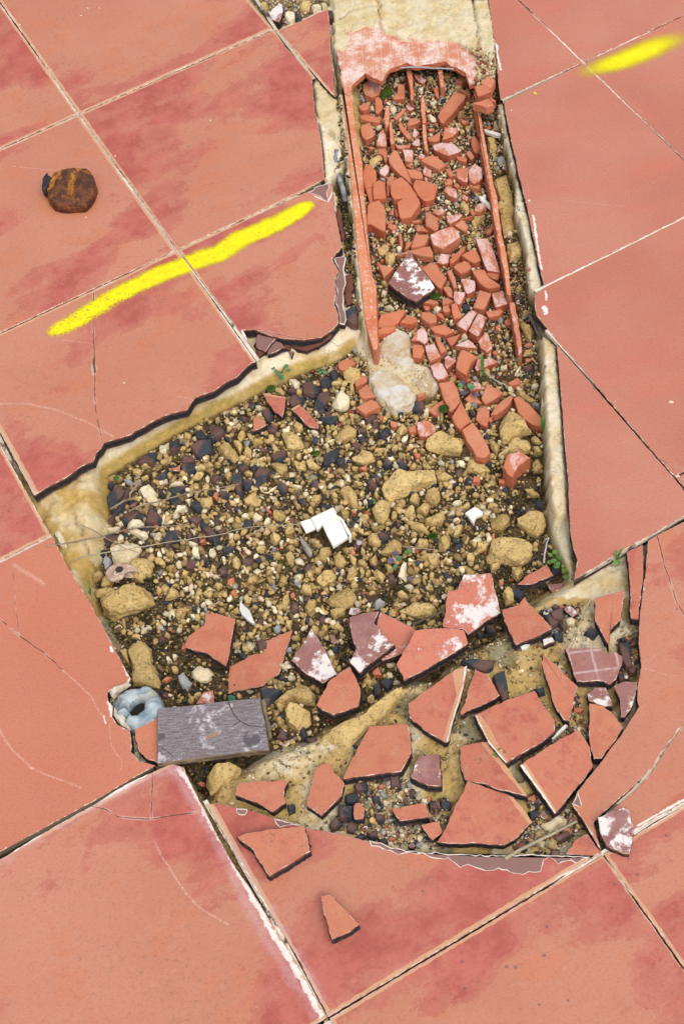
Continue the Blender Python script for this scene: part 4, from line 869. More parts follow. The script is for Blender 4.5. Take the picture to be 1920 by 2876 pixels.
rows('c1', '''
B 13 1085,190 1140,125 1260,115 1295,160 1230,210 1130,270 1090,240 | smooth orange brick lump under the corner of the bitten tile
B 12 1285,400 1370,310 1440,340 1440,400 1390,430 1300,455
B 12 1330,500 1440,415 1500,500 1550,590 1390,605 1350,570 | squarish pitted brick left of the lower pale mortar slab
B 11 1305,700 1420,650 1490,615 1568,660 1600,725 1540,735 1410,790 1360,750 | star-cornered brick fragment below the squarish pitted brick
R 17 1145,300 1230,205 1350,240 1360,340 1250,400 1150,360 | round sandstone lump below the smooth orange brick lump
C 15 1000,670 1060,530 1140,480 1230,600 1200,720 1100,760 1020,730 | large crumbly cream lump left of the star-cornered brick
R 11 1210,430 1270,420 1290,520 1230,545
R 10 990,400 1100,350 1160,400 1140,450 1010,440
Tr 14 175,540 445,585 430,730 405,835 300,760 210,640 | rose tile fragment with a peach upper edge standing at the foot of the ledge
T 12 40,1000 45,860 100,810 215,930 130,970
K 11 150,760 230,710 290,810 240,880 190,830
Tr 13 515,740 610,680 680,730 760,820 850,930 840,975 730,955 650,870 | long rose tile fragment slanting below the ledge
K 12 480,640 550,550 610,560 660,600 600,650 520,700
K 11 640,400 730,380 850,460 830,540 770,550 670,540
K 11 800,640 850,530 970,490 985,580 880,710 790,740 | mauve shard with a chalk white corner left of the crumbly cream lump
K 11 850,340 980,330 1000,380 930,440 880,440
K 9 990,290 1030,250 1075,290 1060,350 1020,350
C 11 480,390 560,350 630,400 610,470 560,495 510,440
R 10 300,470 350,460 450,520 420,560 320,530
K 9 220,970 270,900 335,920 330,1020 250,1000
K 9 850,830 960,810 1080,795 1060,860 980,920 900,870
R 12 530,930 580,870 660,920 650,990 600,1020 550,990
C 9 735,990 800,970 850,1030 820,1060 760,1040
R 14 1060,1060 1120,1000 1250,955 1310,990 1300,1060 1160,1130 1080,1110
R 15 390,1040 530,1020 620,1080 720,1200 640,1220 470,1220 420,1100 | wedge-shaped flat sandstone with a split end below the long rose fragment
K 10 260,1290 340,1240 450,1240 430,1300 370,1370 310,1370
R 15 260,1420 340,1370 460,1400 460,1480 400,1540 330,1520
R 11 510,1350 600,1380 710,1440 690,1490 580,1470
R 11 690,1380 750,1350 880,1430 820,1470 720,1440
K 10 910,1290 1000,1230 1110,1180 1105,1270 1010,1370 920,1420
K 8 1070,1350 1130,1310 1170,1350 1090,1400
R 13 1210,1330 1370,1230 1500,1270 1550,1360 1450,1420 1300,1400
R 9 560,510 600,490 655,520 640,555 580,550
R 9 20,1120 60,1100 175,1110 170,1150 60,1170
R 8 340,1130 420,1130 420,1165 360,1165
R 9 60,1370 180,1320 200,1350 100,1400
R 9 200,1340 260,1310 270,1360 220,1380
R 9 450,1270 520,1240 520,1310 470,1330
R 10 1090,820 1160,800 1190,870 1140,900 1090,870
R 9 1150,780 1210,780 1210,840 1170,850
R 9 930,960 970,930 995,980 950,1010
R 8 710,1040 770,1030 770,1090 730,1080
R 9 920,1110 980,1070 990,1130 930,1140
C 8 860,1100 900,1090 915,1140 880,1160
C 8 900,1180 960,1140 980,1190 950,1230
R 9 1150,1190 1210,1140 1250,1170 1190,1230
C 8 780,760 830,740 850,780 810,820
K 8 1250,1160 1300,1120 1360,1160 1290,1210
K 8 1330,1080 1420,1030 1415,1120 1370,1130
K 7 920,770 970,760 990,800 950,815
K 7 940,710 1000,700 1010,740 960,750
K 8 830,740 900,715 915,750 860,770
B 7 1340,1460 1420,1420 1440,1490
K 9 1420,860 1500,790 1560,800 1500,860 1430,900
''')
rows('c4', '''
K 12 90,940 190,790 250,800 310,870 200,1010 110,1050 | striped black and mauve shard leaning at the left end of the pit
K 13 100,1230 170,1130 250,1000 350,800 370,830 330,930 250,1100 170,1170
C 14 440,850 490,790 620,785 680,880 740,1000 690,1040 590,1010 500,900 | flat cream stone crossed by the upper twig
K 11 240,1190 320,1120 410,1080 490,1130 320,1240
K 11 555,1240 590,1110 620,1040 650,1090 700,1130 735,1180 725,1240 | fan-shaped striped shard below the upper twig
K 9 450,1190 490,1140 560,1150 540,1210
C 13 315,1260 390,1210 520,1230 570,1290 450,1320 340,1340
C 12 350,1370 460,1340 590,1380 590,1430 550,1465 450,1420
K 10 840,860 940,800 1060,790 980,860 900,890
C 9 850,800 920,750 1020,760 1050,780 930,810
K 11 460,510 540,410 660,380 700,400 655,510
C 12 730,300 850,270 850,410 730,400 | cube-like pale stone beside a black shard at the foot of the ledge
K 12 850,410 870,260 970,220 950,300 880,350
K 12 1155,140 1215,120 1320,190 1250,230 1190,215
K 13 1330,200 1390,90 1470,65 1530,120 1370,215
K 12 1120,330 1200,260 1355,220 1370,350 1200,440
K 10 1000,470 1040,410 1160,460 1140,500 1010,510
K 10 1000,530 1140,505 1170,590 1080,630 1010,600
K 10 680,700 820,590 830,640 770,730
T 9 885,590 985,540 980,630 900,620
R 11 740,530 790,440 900,440 870,500 790,540
R 16 1395,310 1530,265 1570,275 1700,400 1710,470 1650,515 1580,470 1440,380 | smooth elongated ochre stone right of the largest black shard
R 10 290,720 350,650 410,700 350,740
R 9 500,700 600,660 600,700 520,740
R 9 490,560 560,530 620,550 540,590
R 10 400,610 470,590 530,630 480,680 410,660
R 10 820,680 860,640 900,660 860,710
R 10 1190,580 1260,530 1300,600 1230,610
R 10 1300,560 1340,510 1400,540 1330,600
K 11 1120,1040 1180,950 1255,1060 1190,1110
K 10 1095,1210 1150,1160 1260,1190 1180,1265
K 11 1220,1280 1260,1230 1350,1290 1460,1440 1480,1500 1400,1480 1290,1350 | long striped shard under the lower twig
K 11 770,1440 870,1360 980,1345 940,1430 860,1505 790,1500
C 10 650,1430 730,1370 780,1400 680,1490
K 8 720,860 750,840 800,930 780,950
K 10 1360,720 1400,650 1470,690 1390,745
C 11 880,1170 930,1050 1090,1050 1090,1105 970,1120
C 9 740,1270 780,1130 810,1150 810,1220 870,1275
K 9 840,930 880,900 960,920 1000,1010 880,1010
R 9 400,960 450,920 520,980 480,1000
C 9 1060,1000 1080,960 1120,980 1100,1040
R 9 1140,870 1160,770 1220,770 1220,840
C 9 1290,720 1320,660 1350,680 1340,760 1300,760
R 8 610,550 640,540 640,570
R 9 1220,1000 1240,930 1370,950 1390,1010 1340,1090 1250,1080
C 9 210,1260 280,1240 300,1270 240,1290
C 9 80,1320 140,1300 260,1310 240,1370 120,1380
G 8 290,730 350,710 430,780 390,805 320,780
C 9 200,1440 250,1390 310,1410 290,1480 220,1500
K 9 60,1440 150,1370 220,1430 180,1480
C 9 1100,1340 1130,1330 1190,1370 1150,1410
K 9 1060,1400 1120,1380 1110,1450
K 9 1120,1430 1200,1420 1180,1490 1130,1480
B 7 1220,1460 1290,1440 1300,1490 1230,1500
C 9 1080,1490 1180,1490 1210,1520 1150,1550 1090,1530
K 9 1430,1350 1530,1300 1540,1340 1450,1370
K 8 620,730 650,730 690,810 650,820
K 8 90,770 150,745 180,775 140,830
''')
rows('c5', '''
R 12 410,0 500,0 530,60 500,150 440,60
R 12 530,150 580,60 640,110 640,205
K 11 385,470 420,410 500,390 520,450 500,520 525,670 470,640 430,540 | tall narrow black shard in the gravel left of the anvil-shaped sandstone
K 10 525,500 545,450 640,460 620,530 560,580
K 10 470,270 520,250 590,290 520,350 480,320
K 12 670,390 740,290 855,360 760,490 690,540 | kite-shaped black shard above the anvil-shaped sandstone
R 14 520,690 600,630 690,610 700,670 780,720 750,780 640,790 540,760 | anvil-shaped pale sandstone in the middle of the gravel
K 10 950,560 990,480 1080,540 1000,620
K 8 870,790 930,770 930,820 890,840
B 8 800,790 880,850 880,880 820,850
C 11 640,920 700,870 790,930 740,975 660,970
C 10 770,1010 840,930 880,930 870,1000 800,1030
R 13 880,900 930,830 1030,840 1050,930 960,970 900,940
R 13 1040,1120 1080,1010 1160,1010 1170,1090 1080,1140
R 14 850,1140 900,1110 990,1130 1010,1190 930,1250 870,1210
R 14 1040,1410 1060,1370 1110,1330 1170,1400 1150,1500 1080,1480
K 10 525,1060 550,950 630,940 620,1030
K 9 285,1310 360,1270 420,1270 400,1310 300,1350
R 12 410,1470 450,1400 510,1480 490,1540 430,1530
R 10 305,420 330,375 400,390 400,450 340,460
K 9 145,480 180,390 240,410 200,480
K 8 620,310 670,275 720,310 660,350
R 9 530,230 640,230 620,260 550,265
C 9 1110,540 1170,520 1260,540 1220,580 1160,590
C 9 1240,650 1270,610 1340,620 1330,680 1280,680
K 9 1180,630 1250,600 1250,640 1190,665
K 9 1205,710 1280,680 1300,760 1250,760
R 9 1160,760 1190,750 1250,800 1190,820
R 10 540,390 600,345 660,380 640,420 570,420
C 9 510,920 560,870 620,880 610,930 540,950
C 8 460,840 500,820 520,880 480,880
R 9 430,960 450,920 510,940 510,1000 450,1000
K 8 190,900 220,905 235,1000 200,1010
C 9 110,980 150,955 190,1010 150,1035
R 9 410,1150 450,1110 510,1130 500,1190 430,1200
C 9 345,1120 430,1120 420,1180 360,1200
C 9 590,1170 650,1180 660,1210 620,1230
C 9 525,1310 580,1300 600,1340 560,1365
C 9 265,1420 310,1400 330,1460 300,1490
C 9 110,1370 160,1315 210,1350 170,1420
R 10 1060,1290 1100,1255 1165,1290 1110,1325
C 8 970,1260 1010,1210 1040,1220 1010,1290
R 10 1145,1240 1180,1200 1215,1230 1190,1280
R 10 690,1320 740,1280 820,1290 790,1340 710,1350
G 8 880,1330 910,1290 945,1300 930,1350
C 9 850,1490 900,1480 940,1490 900,1520
R 10 1340,1200 1440,1190 1480,1250 1400,1290
R 9 1200,1080 1250,1050 1260,1110 1210,1120
R 9 1050,960 1090,890 1130,960
K 9 235,610 330,590 360,640 330,680 260,650
B 8 160,660 190,610 230,680 210,720
C 8 720,1080 770,1050 800,1080 750,1100
K 8 740,1380 830,1370 900,1400 820,1410
K 8 315,740 350,720 390,780 360,815
R 8 180,820 220,795 260,830 220,850
''')
rows('c6', '''
R 30 800,290 850,220 950,170 1030,110 1190,75 1350,45 1470,50 1495,190 1390,235 1280,270 1150,340 920,440 850,380 | longest sandstone block, two-toned and mossy, right of centre in the pit
R 20 300,340 350,290 410,240 480,260 530,400 545,520 470,515 380,430 | upright triangular sandstone above the white plastic clip
R 20 710,570 790,480 870,465 940,470 930,620 850,735 780,690 710,610 | faceted sandstone lump just below the longest sandstone block
R 13 1170,470 1200,400 1260,370 1310,430 1280,500
R 19 1340,400 1400,310 1480,280 1560,350 1570,450 1490,510 1400,470
R 15 1100,620 1150,530 1220,520 1270,640 1180,660 1110,655
R 15 1245,550 1330,490 1420,520 1420,590 1370,640 1270,590
R 16 1350,720 1400,650 1540,600 1650,640 1590,740 1430,780 1360,750
R 13 1180,750 1220,705 1340,750 1435,850 1400,865 1200,790
R 10 1175,880 1210,835 1270,860 1230,930
R 13 1240,980 1290,920 1420,950 1410,1010 1280,1030
R 14 655,900 720,840 790,890 840,960 800,1000 720,1010 660,960
R 14 820,1080 870,980 1010,940 1100,980 1090,1090 940,1110 820,1105 | angular flat sandstone beside the purple-leaved sprout
R 17 1290,1140 1360,1080 1500,1090 1550,1160 1520,1250 1430,1290 1370,1200
R 19 1510,1000 1530,900 1600,850 1690,890 1660,1010 1600,1060 1530,1030
R 14 310,620 370,560 440,590 430,670 360,680
R 14 565,680 600,620 680,620 690,700 600,715
R 12 700,790 750,750 870,810 860,830 740,820
R 15 245,1180 320,1095 420,1220 330,1280 260,1250
R 17 0,1430 110,1310 230,1310 280,1380 250,1440 120,1520 30,1490
R 13 400,1420 470,1280 520,1260 540,1340 440,1430
R 13 520,1200 600,1170 660,1230 640,1280 560,1250
R 13 670,1180 770,1120 790,1200 740,1260 690,1220
R 14 720,1350 780,1310 880,1380 840,1450 770,1430
R 12 850,1240 960,1240 980,1330 910,1340
C 13 1025,1420 1060,1240 1110,1200 1140,1210 1140,1430 | speckled cream stone slab standing below the purple-leaved sprout
R 10 1175,1210 1230,1220 1280,1330 1240,1360
C 10 1100,1490 1170,1480 1240,1540 1160,1560
K 10 700,150 760,130 820,170 790,240 740,190
K 10 660,210 700,175 770,250 760,290 700,280
K 9 1015,730 1050,700 1080,780 1030,760
B 9 555,60 650,25 655,100
R 17 40,1120 80,1040 200,1020 210,1080 150,1180 70,1170
R 10 1095,700 1150,675 1180,710 1130,740
R 10 1095,800 1130,750 1170,780 1140,850
R 9 1030,860 1080,835 1110,850 1060,880
R 10 355,1050 390,1020 450,1040 420,1120 370,1090
R 10 575,1100 590,1020 635,1070 620,1130
R 10 630,1340 660,1300 700,1320 690,1370 640,1390
R 10 90,1060 0,1000 30,950 80,960
R 10 0,1310 60,1280 100,1310 90,1350 20,1360
C 10 160,1180 180,1150 215,1200 190,1240
C 10 30,1220 70,1190 105,1220 70,1255
C 9 320,1330 370,1290 390,1340 340,1380
R 9 290,1430 320,1390 370,1420 340,1450
R 10 450,1500 480,1470 555,1480 540,1520 470,1530
K 10 910,1370 980,1360 990,1420 920,1435
K 12 790,850 840,840 920,880 880,920 820,920
K 8 920,840 960,810 1010,830 980,860
K 8 660,450 720,430 740,480 690,500
C 9 600,470 650,445 665,500 620,500
R 10 550,380 580,335 630,350 620,410 570,410
R 9 600,80 640,180 680,150 690,160
C 9 365,190 400,130 460,170 430,210
R 9 470,240 540,215 610,240 560,290
R 10 215,380 260,360 300,400 270,440 220,420
R 10 95,320 140,300 170,350 120,375
R 9 225,480 260,440 300,460 290,500
K 9 80,510 190,500 190,540 110,550
R 12 730,390 760,330 800,400 780,450
R 9 870,750 900,720 960,730 950,770 890,775
R 9 1020,520 1060,490 1100,530 1070,560
R 12 940,680 960,580 1030,610 1020,680 970,710
B 8 470,580 520,580 520,620 470,610
B 9 450,1110 480,1040 510,1090 490,1120
C 9 400,710 430,685 445,710 415,735
R 9 510,800 560,780 620,830 620,890 550,850
R 9 590,720 690,740 680,760 600,760
''')
rows('p12', '''
R 20 685,620 720,560 760,530 830,510 890,580 870,640 770,660 700,650 | cracked sandstone lump above the upturned triangular tile fragment, left of the grey cube
R 15 690,670 820,650 800,700 720,720
R 16 515,660 560,600 610,610 600,670 560,725
R 14 1165,680 1270,610 1400,600 1450,660 1400,700 1290,720 | flat crumbly sandstone above the paired lime-smeared fragments
R 11 1155,560 1200,525 1250,580 1190,590
R 11 390,790 400,740 445,745 430,810
G 12 990,630 1050,590 1085,620 1020,670 | grey cube-like stone above the paired lime-smeared fragments
C 10 1210,490 1260,490 1290,520 1250,545
R 14 360,640 380,560 420,540 425,600 390,665
R 12 490,530 510,490 570,500 575,560 520,550
R 12 640,790 650,760 690,770 680,820 640,810
R 11 560,790 590,760 630,790 620,840 580,830
R 12 715,790 740,750 800,790 790,810 740,800
R 12 820,440 870,370 890,410 870,460 830,470
R 24 400,1290 480,1310 540,1330 585,1370 575,1440 480,1500 400,1460 390,1360 | upper faceted limestone lump right of the dark board
R 24 300,1290 380,1230 500,1170 600,1240 590,1300 440,1290 320,1320 | broad ochre lump right of the dark board's upper corner
R 14 330,1320 360,1290 395,1320 370,1365 335,1355
R 13 330,1420 360,1380 390,1420 370,1480 340,1460
R 11 60,1640 110,1600 200,1590 150,1680
R 11 95,900 120,890 170,930 130,960 100,950
R 12 100,590 140,560 160,610 130,640
R 11 30,330 60,300 95,340 70,390 40,380
R 12 255,450 280,430 320,460 290,500
C 10 300,350 345,345 330,370
C 9 605,345 640,325 650,350 620,365
C 8 95,360 110,360 145,410 130,420
R 13 725,320 760,275 820,330 800,370 750,375
K 10 200,880 235,860 270,890 260,930 210,935
K 9 70,965 100,960 130,990 110,1010
G 9 300,790 365,775 360,820 320,825
G 9 395,950 410,925 445,920 440,970
K 11 1050,1160 1090,1135 1130,1150 1100,1215
K 11 1000,1180 1040,1160 1050,1230 1010,1260
K 11 335,1545 370,1485 410,1510 405,1555
K 10 500,1500 520,1470 545,1540 510,1555
K 10 530,1550 600,1540 625,1580 590,1600
R 11 930,1120 960,1100 985,1130 960,1150
B 9 990,1090 1030,1060 1060,1120 1000,1110
R 12 820,270 890,320 870,370 850,350
B 8 15,545 40,525 65,560 40,575
K 9 520,570 550,570 545,600 520,600
Tu 10 700,840 735,840 740,900 710,890
K 9 715,920 755,915 750,950 720,960
C 9 750,880 790,870 780,905
R 22 630,1540 720,1470 920,1400 1060,1290 1160,1200 1235,1180 1220,1240 1120,1350 1060,1420 900,1560 830,1620 720,1590 | long pale mortar ridge between the curved-edge fragment and the broad plain fragment
K 18 220,1210 250,1195 360,1215 300,1260 250,1320 | curved black tile shard behind the upper right corner of the dark board
Tu 9 845,655 900,650 920,680 870,705 830,695
''')
rows('p12', '''
T 15@-30 -298,930 -268,850 -163,770 -158,695 -88,688 0,710 50,725 20,900 -10,1060 -40,1040 -140,970 | terracotta tile fragment with ragged left edge lying in the pit left of the white splinter
T 4@-46 445,815 400,950 350,1110 220,1190 0,1235 10,1060 160,980 250,960 230,900 330,860 | half-buried terracotta tile fragment under pebbles below the white splinter
Tu 17@-28 575,795 640,900 755,1110 650,1170 540,1110 435,1015 480,950 540,860 | upturned kite-shaped tile fragment smeared with mortar, left of the curved terracotta one
Tw 8@-30 1040,685 1130,720 1290,800 1215,960 1060,1020 1000,900 | rear piece of the paired lime-smeared tile fragments
Tu 14@-22 835,720 940,690 1040,680 1000,760 1080,850 1145,910 900,1095 835,1020 880,930 850,850 | front mauve piece of the paired lime-smeared tile fragments
Tw 16@-16 1280,815 1430,795 1620,800 1650,890 1568,950 1400,1050 1210,1155 1160,1050 1220,940 | lime-smeared rose tile fragment resting on the end of the mortar ridge
T 18@-18 835,1050 870,1110 900,1170 910,1240 895,1330 730,1400 650,1365 610,1330 640,1260 700,1150 | shield-shaped terracotta fragment with a thick black edge right of the ochre lumps
Tr 16@-5 1240,1320 1420,1180 1560,1070 1645,1040 1620,1200 1560,1400 1510,1580 1470,1570 1370,1515 1250,1415 | big rose tile fragment with a peach border strip on its right side
T 16@-5 790,1835 850,1700 970,1455 1240,1450 1265,1650 1190,1785 980,1810 | broad plain terracotta fragment with a smudged right side, above the pebbly hollow
''')
rows('p13', '''
Tu 15@-4 1255,60 1290,-40 1320,-85 1450,-90 1465,130 1380,125 | upturned mauve chunk with white crust right of the broad plain fragment
T 15@-5 540,255 560,150 600,20 640,-20 700,-30 740,50 800,110 780,195 640,330 | tall terracotta fragment with scalloped right edge below the mortar ridge
T 15@-5 45,190 75,105 200,95 415,90 390,150 395,235 305,300 200,240 | left low terracotta fragment beside the large rounded lime patch, its right end chipped
T 14@-6 865,300 870,245 905,235 940,270 930,355 870,355 | small cube-like terracotta bit with a dark right side in the pebbly hollow
T 15@-5 1125,285 1240,260 1350,235 1385,340 1180,370 | brick-shaped terracotta fragment in the pebbly hollow
T 14@-5 1325,395 1455,365 1475,450 1410,500 1385,480 | small pointed fragment at the left tip of the big triangular piece
T 15@15 65,480 160,450 250,430 520,395 565,570 285,745 215,650 175,570 110,520 | five-cornered terracotta fragment lying loose on the intact tile
''')
piece('T', 15, 'p13', '635,880 700,865 800,970 905,1080 850,1120 715,1185 690,1090 660,1010', 'smallest fragment lying alone on the intact tile, narrow top and dark left side', top=.019, tilt=(-.02, -.03), seed=400)
rows('p23', '''
Tr 15@-5 80,85 240,140 395,195 470,290 525,370 470,420 430,470 330,535 150,525 30,530 -130,520 -60,400 0,250 | big triangular terracotta piece at the lower edge of the shattered patch
Tr 16@10 970,345 1060,305 1150,275 1185,290 1225,430 1190,590 1150,590 1030,535 990,450 | HOLD
Tr 13@-1 750,592 800,520 830,490 905,455 950,520 998,590 940,605 | small wedge of tile beside the joint crossing, left of the pitted mauve piece
''')
THINGS[-2][0].data.materials[0] = MT['Tu']; THINGS[-2][0]['label'] = 'pitted mauve fragment lying upside down over the joint crossing'; THINGS[-2][2] = 'upturned mauve'
rows('p22', '''
Tr 15@-4 25,1600 120,1578 215,1570 350,1755 495,1970 430,1945 300,1910 200,1870 60,1830 30,1740 | long tapering piece with a peach strip, left of the little star weed
Tr 15@-2 130,1395 350,1280 540,1215 600,1310 680,1420 675,1500 570,1590 345,1730 225,1590 | largest square-cornered rose fragment in the shattered patch
T 15@-3 585,965 700,1060 835,1190 810,1290 780,1430 740,1420 680,1330 640,1200 600,1080 | pointed blade-like terracotta fragment left of the gridded mauve one
Tr 15@-3 30,1390 60,1290 90,1200 130,1070 220,1120 250,1170 300,1255 170,1330 | triangular rose fragment left of the striped black bar
T 16@-4 315,660 380,645 430,630 470,575 520,640 600,720 660,800 540,860 410,910 370,830 330,740 | rectangular terracotta fragment at the upper edge of the mortar bed
Tw 12@-22 240,420 270,540 310,685 190,750 80,835 50,795 0,800 -60,795 -90,780 -70,650 -60,540 10,530 50,430 | largest lime-smeared rose fragment sliding into the pit
Tr 9@-22 420,495 500,420 620,350 670,430 600,460 530,490 | low triangular rose fragment beside the clover patch
T 17@0 955,590 1060,560 1160,540 1130,740 1060,800 1050,920 1000,820 955,730 | long terracotta wedge with a thick dark right side standing on the mortar bed
Tr 15@-1 1175,265 1285,212 1290,400 1270,560 1250,738 1200,730 1195,500 | narrow upright strip of tile along the crack at the right
Tg 14@-1 750,935 870,930 990,925 1035,970 1100,950 1140,980 1135,1050 1100,1140 1050,1180 1015,1160 830,1165 790,1050 | upturned mauve fragment marked with a raised white grid
Tu 15@-2 1085,1190 1150,1165 1245,1162 1235,1230 1200,1350 1160,1405 1130,1400 1130,1290 | narrow upturned mauve fragment against the right edge of the hollow
Tu 13@-6 900,1250 950,1200 1030,1200 1075,1330 1020,1335 910,1290 | small glossy upturned fragment below the gridded one
T 15@-3 915,1310 1000,1325 1080,1390 1150,1480 1090,1570 1000,1690 945,1690 915,1560 | tall terracotta triangle between the tile strip and the rose pieces
Tr 15@-3 440,1740 640,1600 835,1490 905,1590 925,1660 938,1740 880,1830 680,2070 600,1960 | rose fragment with a white and peach left border above the joint crossing
K 14 1120,890 1190,880 1210,1050 1170,1060 1140,1010 | upright dark bar of clay right of the gridded fragment
K 14 255,1115 330,1090 360,1270 320,1285 280,1190 | striped black bar lying between the two rose fragments
K 13 40,1015 150,1005 255,1010 250,1060 190,1085 100,1050 | curved black shard above the triangular rose fragment
K 12 650,680 730,645 730,720 670,725
Tu 12 740,660 780,640 840,690 800,720
K 10 600,700 650,690 700,750 650,780
K 10 700,750 760,770 740,800
K 9 670,830 730,815 730,860 680,865
Tu 10 595,870 660,855 680,890 600,915
C 10 750,740 790,720 825,745 810,775 760,775
K 10 890,815 930,780 970,820 940,840
K 12 200,770 260,760 275,815 220,815
K 15 380,480 465,540 440,590 390,560
R 18 310,550 350,500 395,520 400,620 340,640 | ochre stone with a white scuff standing left of the rectangular fragment
R 16 380,375 450,365 460,420 420,470 385,440
R 22 400,40 500,-20 600,10 620,90 560,160 480,130 420,90 | bulky rounded sandstone above the big smooth oblong stone
R 19 240,30 300,0 370,20 380,80 310,130 240,100 | squat brown sandstone left of the bulky rounded one
R 26 190,290 250,190 390,158 480,175 530,230 510,310 460,355 340,350 200,330 | big smooth oblong stone beside the clover patch
R 14 230,360 300,350 300,390 240,400
R 14 70,300 100,280 135,300 120,340 75,330
B 8 245,150 265,135 265,180 250,190
Tu 9 630,490 740,485 720,530 660,550
K 10 540,1210 600,1200 605,1230 570,1245
R 15 0,90 50,80 20,160 -20,170
K 10 1195,910 1230,850 1245,850 1245,900
K 9 1180,1070 1240,1060 1240,1090 1200,1100
K 9 1115,1110 1150,1100 1160,1150 1120,1150
K 8 1130,860 1160,850 1170,880 1140,880
C 8 165,790 185,775 205,790 190,810
K 8 140,820 160,805 175,830 155,845
B 8 805,1340 850,1335 880,1355 850,1370 810,1365
R 9 810,1400 830,1380 855,1400 830,1440
K 8 770,1480 800,1470 810,1500 780,1510
''')
rows('p13', '''
K 12 805,190 870,165 895,190 870,235 820,235
K 12 760,250 855,260 850,340 770,345
K 11 700,385 740,335 790,390 710,415
K 10 820,385 850,365 890,405 860,445 820,430
K 10 1015,310 1070,330 1060,375 1015,350
K 11 1115,60 1170,55 1180,120 1120,120
K 11 870,110 950,95 950,150 880,150
K 10 1380,230 1420,220 1450,280 1390,270
K 10 1465,230 1530,230 1520,270 1465,270
K 10 410,255 450,250 450,290 420,300
K 9 990,190 1030,195 1040,230 1010,235
R 11 960,360 990,340 1030,355 1020,390 970,390 | mossy yellow cube-like pebble below the cube-like terracotta bit
K 9 960,450 1020,430 1025,470 980,480
C 9 1180,460 1210,450 1220,475 1190,485
G 9 1090,95 1110,90 1110,130 1090,130
G 9 795,350 830,345 825,380 800,385
R 9 1160,490 1190,480 1210,500 1170,515
B 8 1365,200 1400,195 1395,225 1370,230
Tr 8 -10,-190 0,-190
''' .replace("Tr 8 -10,-190 0,-190\n", ""))
rows('p02', '''
R 30 665,640 690,590 760,570 860,490 900,475 1000,480 1060,520 1065,620 960,670 800,725 740,745 680,700 | biggest rounded sandstone at the left edge of the pit
R 26 880,945 930,900 990,880 1030,920 1060,1030 1110,1150 1100,1200 960,1200 900,1190 900,1100 | upright rectangular sandstone above the grey pipe end
R 16 820,950 880,940 900,1060 850,1010
C 18 755,250 800,225 970,215 975,260 900,330 860,380 800,375 770,310 | white-grey flat stone crossed by the lower twig
R 19 865,375 920,320 1020,295 1055,330 1030,420 970,470 900,440 | angular ochre stone right of the snail shell
G 13 705,310 735,290 770,330 760,380 720,395 | lilac grey stone left of the snail shell
R 14 630,430 700,390 715,430 680,460 640,465
R 12 690,470 740,430 790,460 770,510 700,510
R 9@-36 640,520 780,515 820,540 740,575 660,570 | thin slab of sandstone beneath the snail shell
C 15 1305,1090 1350,1065 1460,1050 1480,1100 1430,1160 1370,1165 1320,1140 | knobbly white stone right of the grey angular one
G 15 1220,1130 1260,1100 1300,1150 1330,1170 1280,1225 1240,1190 | grey angular stone left of the knobbly white one
C 12 370,150 400,120 440,150 460,230 420,230 390,200 | small cream stone caught on the tile edge beside the ledge crack
Tw 17 1360,1290 1400,1230 1465,1220 1475,1310 1350,1315 | small white-edged fragment poking up behind the dark board
R 12 1130,600 1190,490 1250,560 1180,590
R 11 1100,510 1130,485 1165,510 1150,555 1110,540
R 12 1135,370 1170,360 1210,370 1170,405
C 11 1320,300 1330,235 1370,240 1375,310
C 10 1435,300 1445,250 1480,250 1490,290 1460,310
C 10 1050,200 1070,140 1120,140 1100,190
K 11 1120,180 1150,130 1230,115 1210,190 1140,230
K 10 720,180 740,140 810,150 790,190
C 10 1140,1000 1170,985 1185,1020 1150,1030
R 10 1180,1070 1200,1055 1235,1075 1220,1100 1190,1100
C 10 1100,750 1120,735 1150,750 1130,770
C 9 925,820 940,780 970,800 940,820
R 9 1130,850 1150,825 1175,840 1160,865
C 9 1375,630 1410,610 1420,640 1390,660
R 11 1280,430 1310,440 1330,480 1290,490
R 11 1240,430 1270,395 1300,410 1280,450
C 9 1195,430 1220,405 1240,430 1215,445
R 10 1440,400 1460,360 1490,370 1490,410
C 9 1300,560 1320,530 1340,540 1335,575
K 9 1280,370 1300,310 1350,330 1330,375
K 8 1380,300 1400,280 1430,320 1400,340
G 8 700,350 710,330 700,370
R 9 1340,470 1370,460 1400,480 1370,510
R 11 1390,560 1420,520 1470,560 1440,585
R 10 1460,500 1500,480 1540,500 1500,530
K 9 1500,390 1540,360 1560,400 1520,415
R 22 -100,-300 -100,-300
'''.replace("R 22 -100,-300 -100,-300\n", ""))
rows('p03', '''
R 24@-12 1405,120 1420,60 1470,-20 1510,-50 1600,-60 1660,0 1640,60 1560,110 1480,190 1430,215 | pale yellow stone right of the white salt stain, below the dark board
''')
piece('T', 13, 'p02', '925,1470 1000,1440 1085,1400 1090,1725 1010,1690 960,1640 930,1560', 'tile piece between the grey pipe end and the dark board, edged by a dark crack', top=-.001, tilt=(0, 0), seed=401)
rows('p23', '''
C 13 580,390 690,340 740,330 770,360 760,385 640,450 600,430 | translucent grey-white stone under the pale stick
R 12 625,520 660,470 700,510 680,560 640,550
C 11 540,500 570,480 620,510 600,555 570,550
R 10 570,260 600,260 600,290 570,295
R 10 810,400 840,375 860,400 840,430
R 9 545,365 590,360 600,385 560,395
K 9 500,300 560,290 570,330 520,335
K 10 410,540 460,500 495,505 470,560
B 9 500,200 540,180 550,220 520,240
K 11 665,475 770,430 780,460 700,500 | mauve clay chip just below the pale stick
C 9 740,290 760,280 790,320 770,335
''')
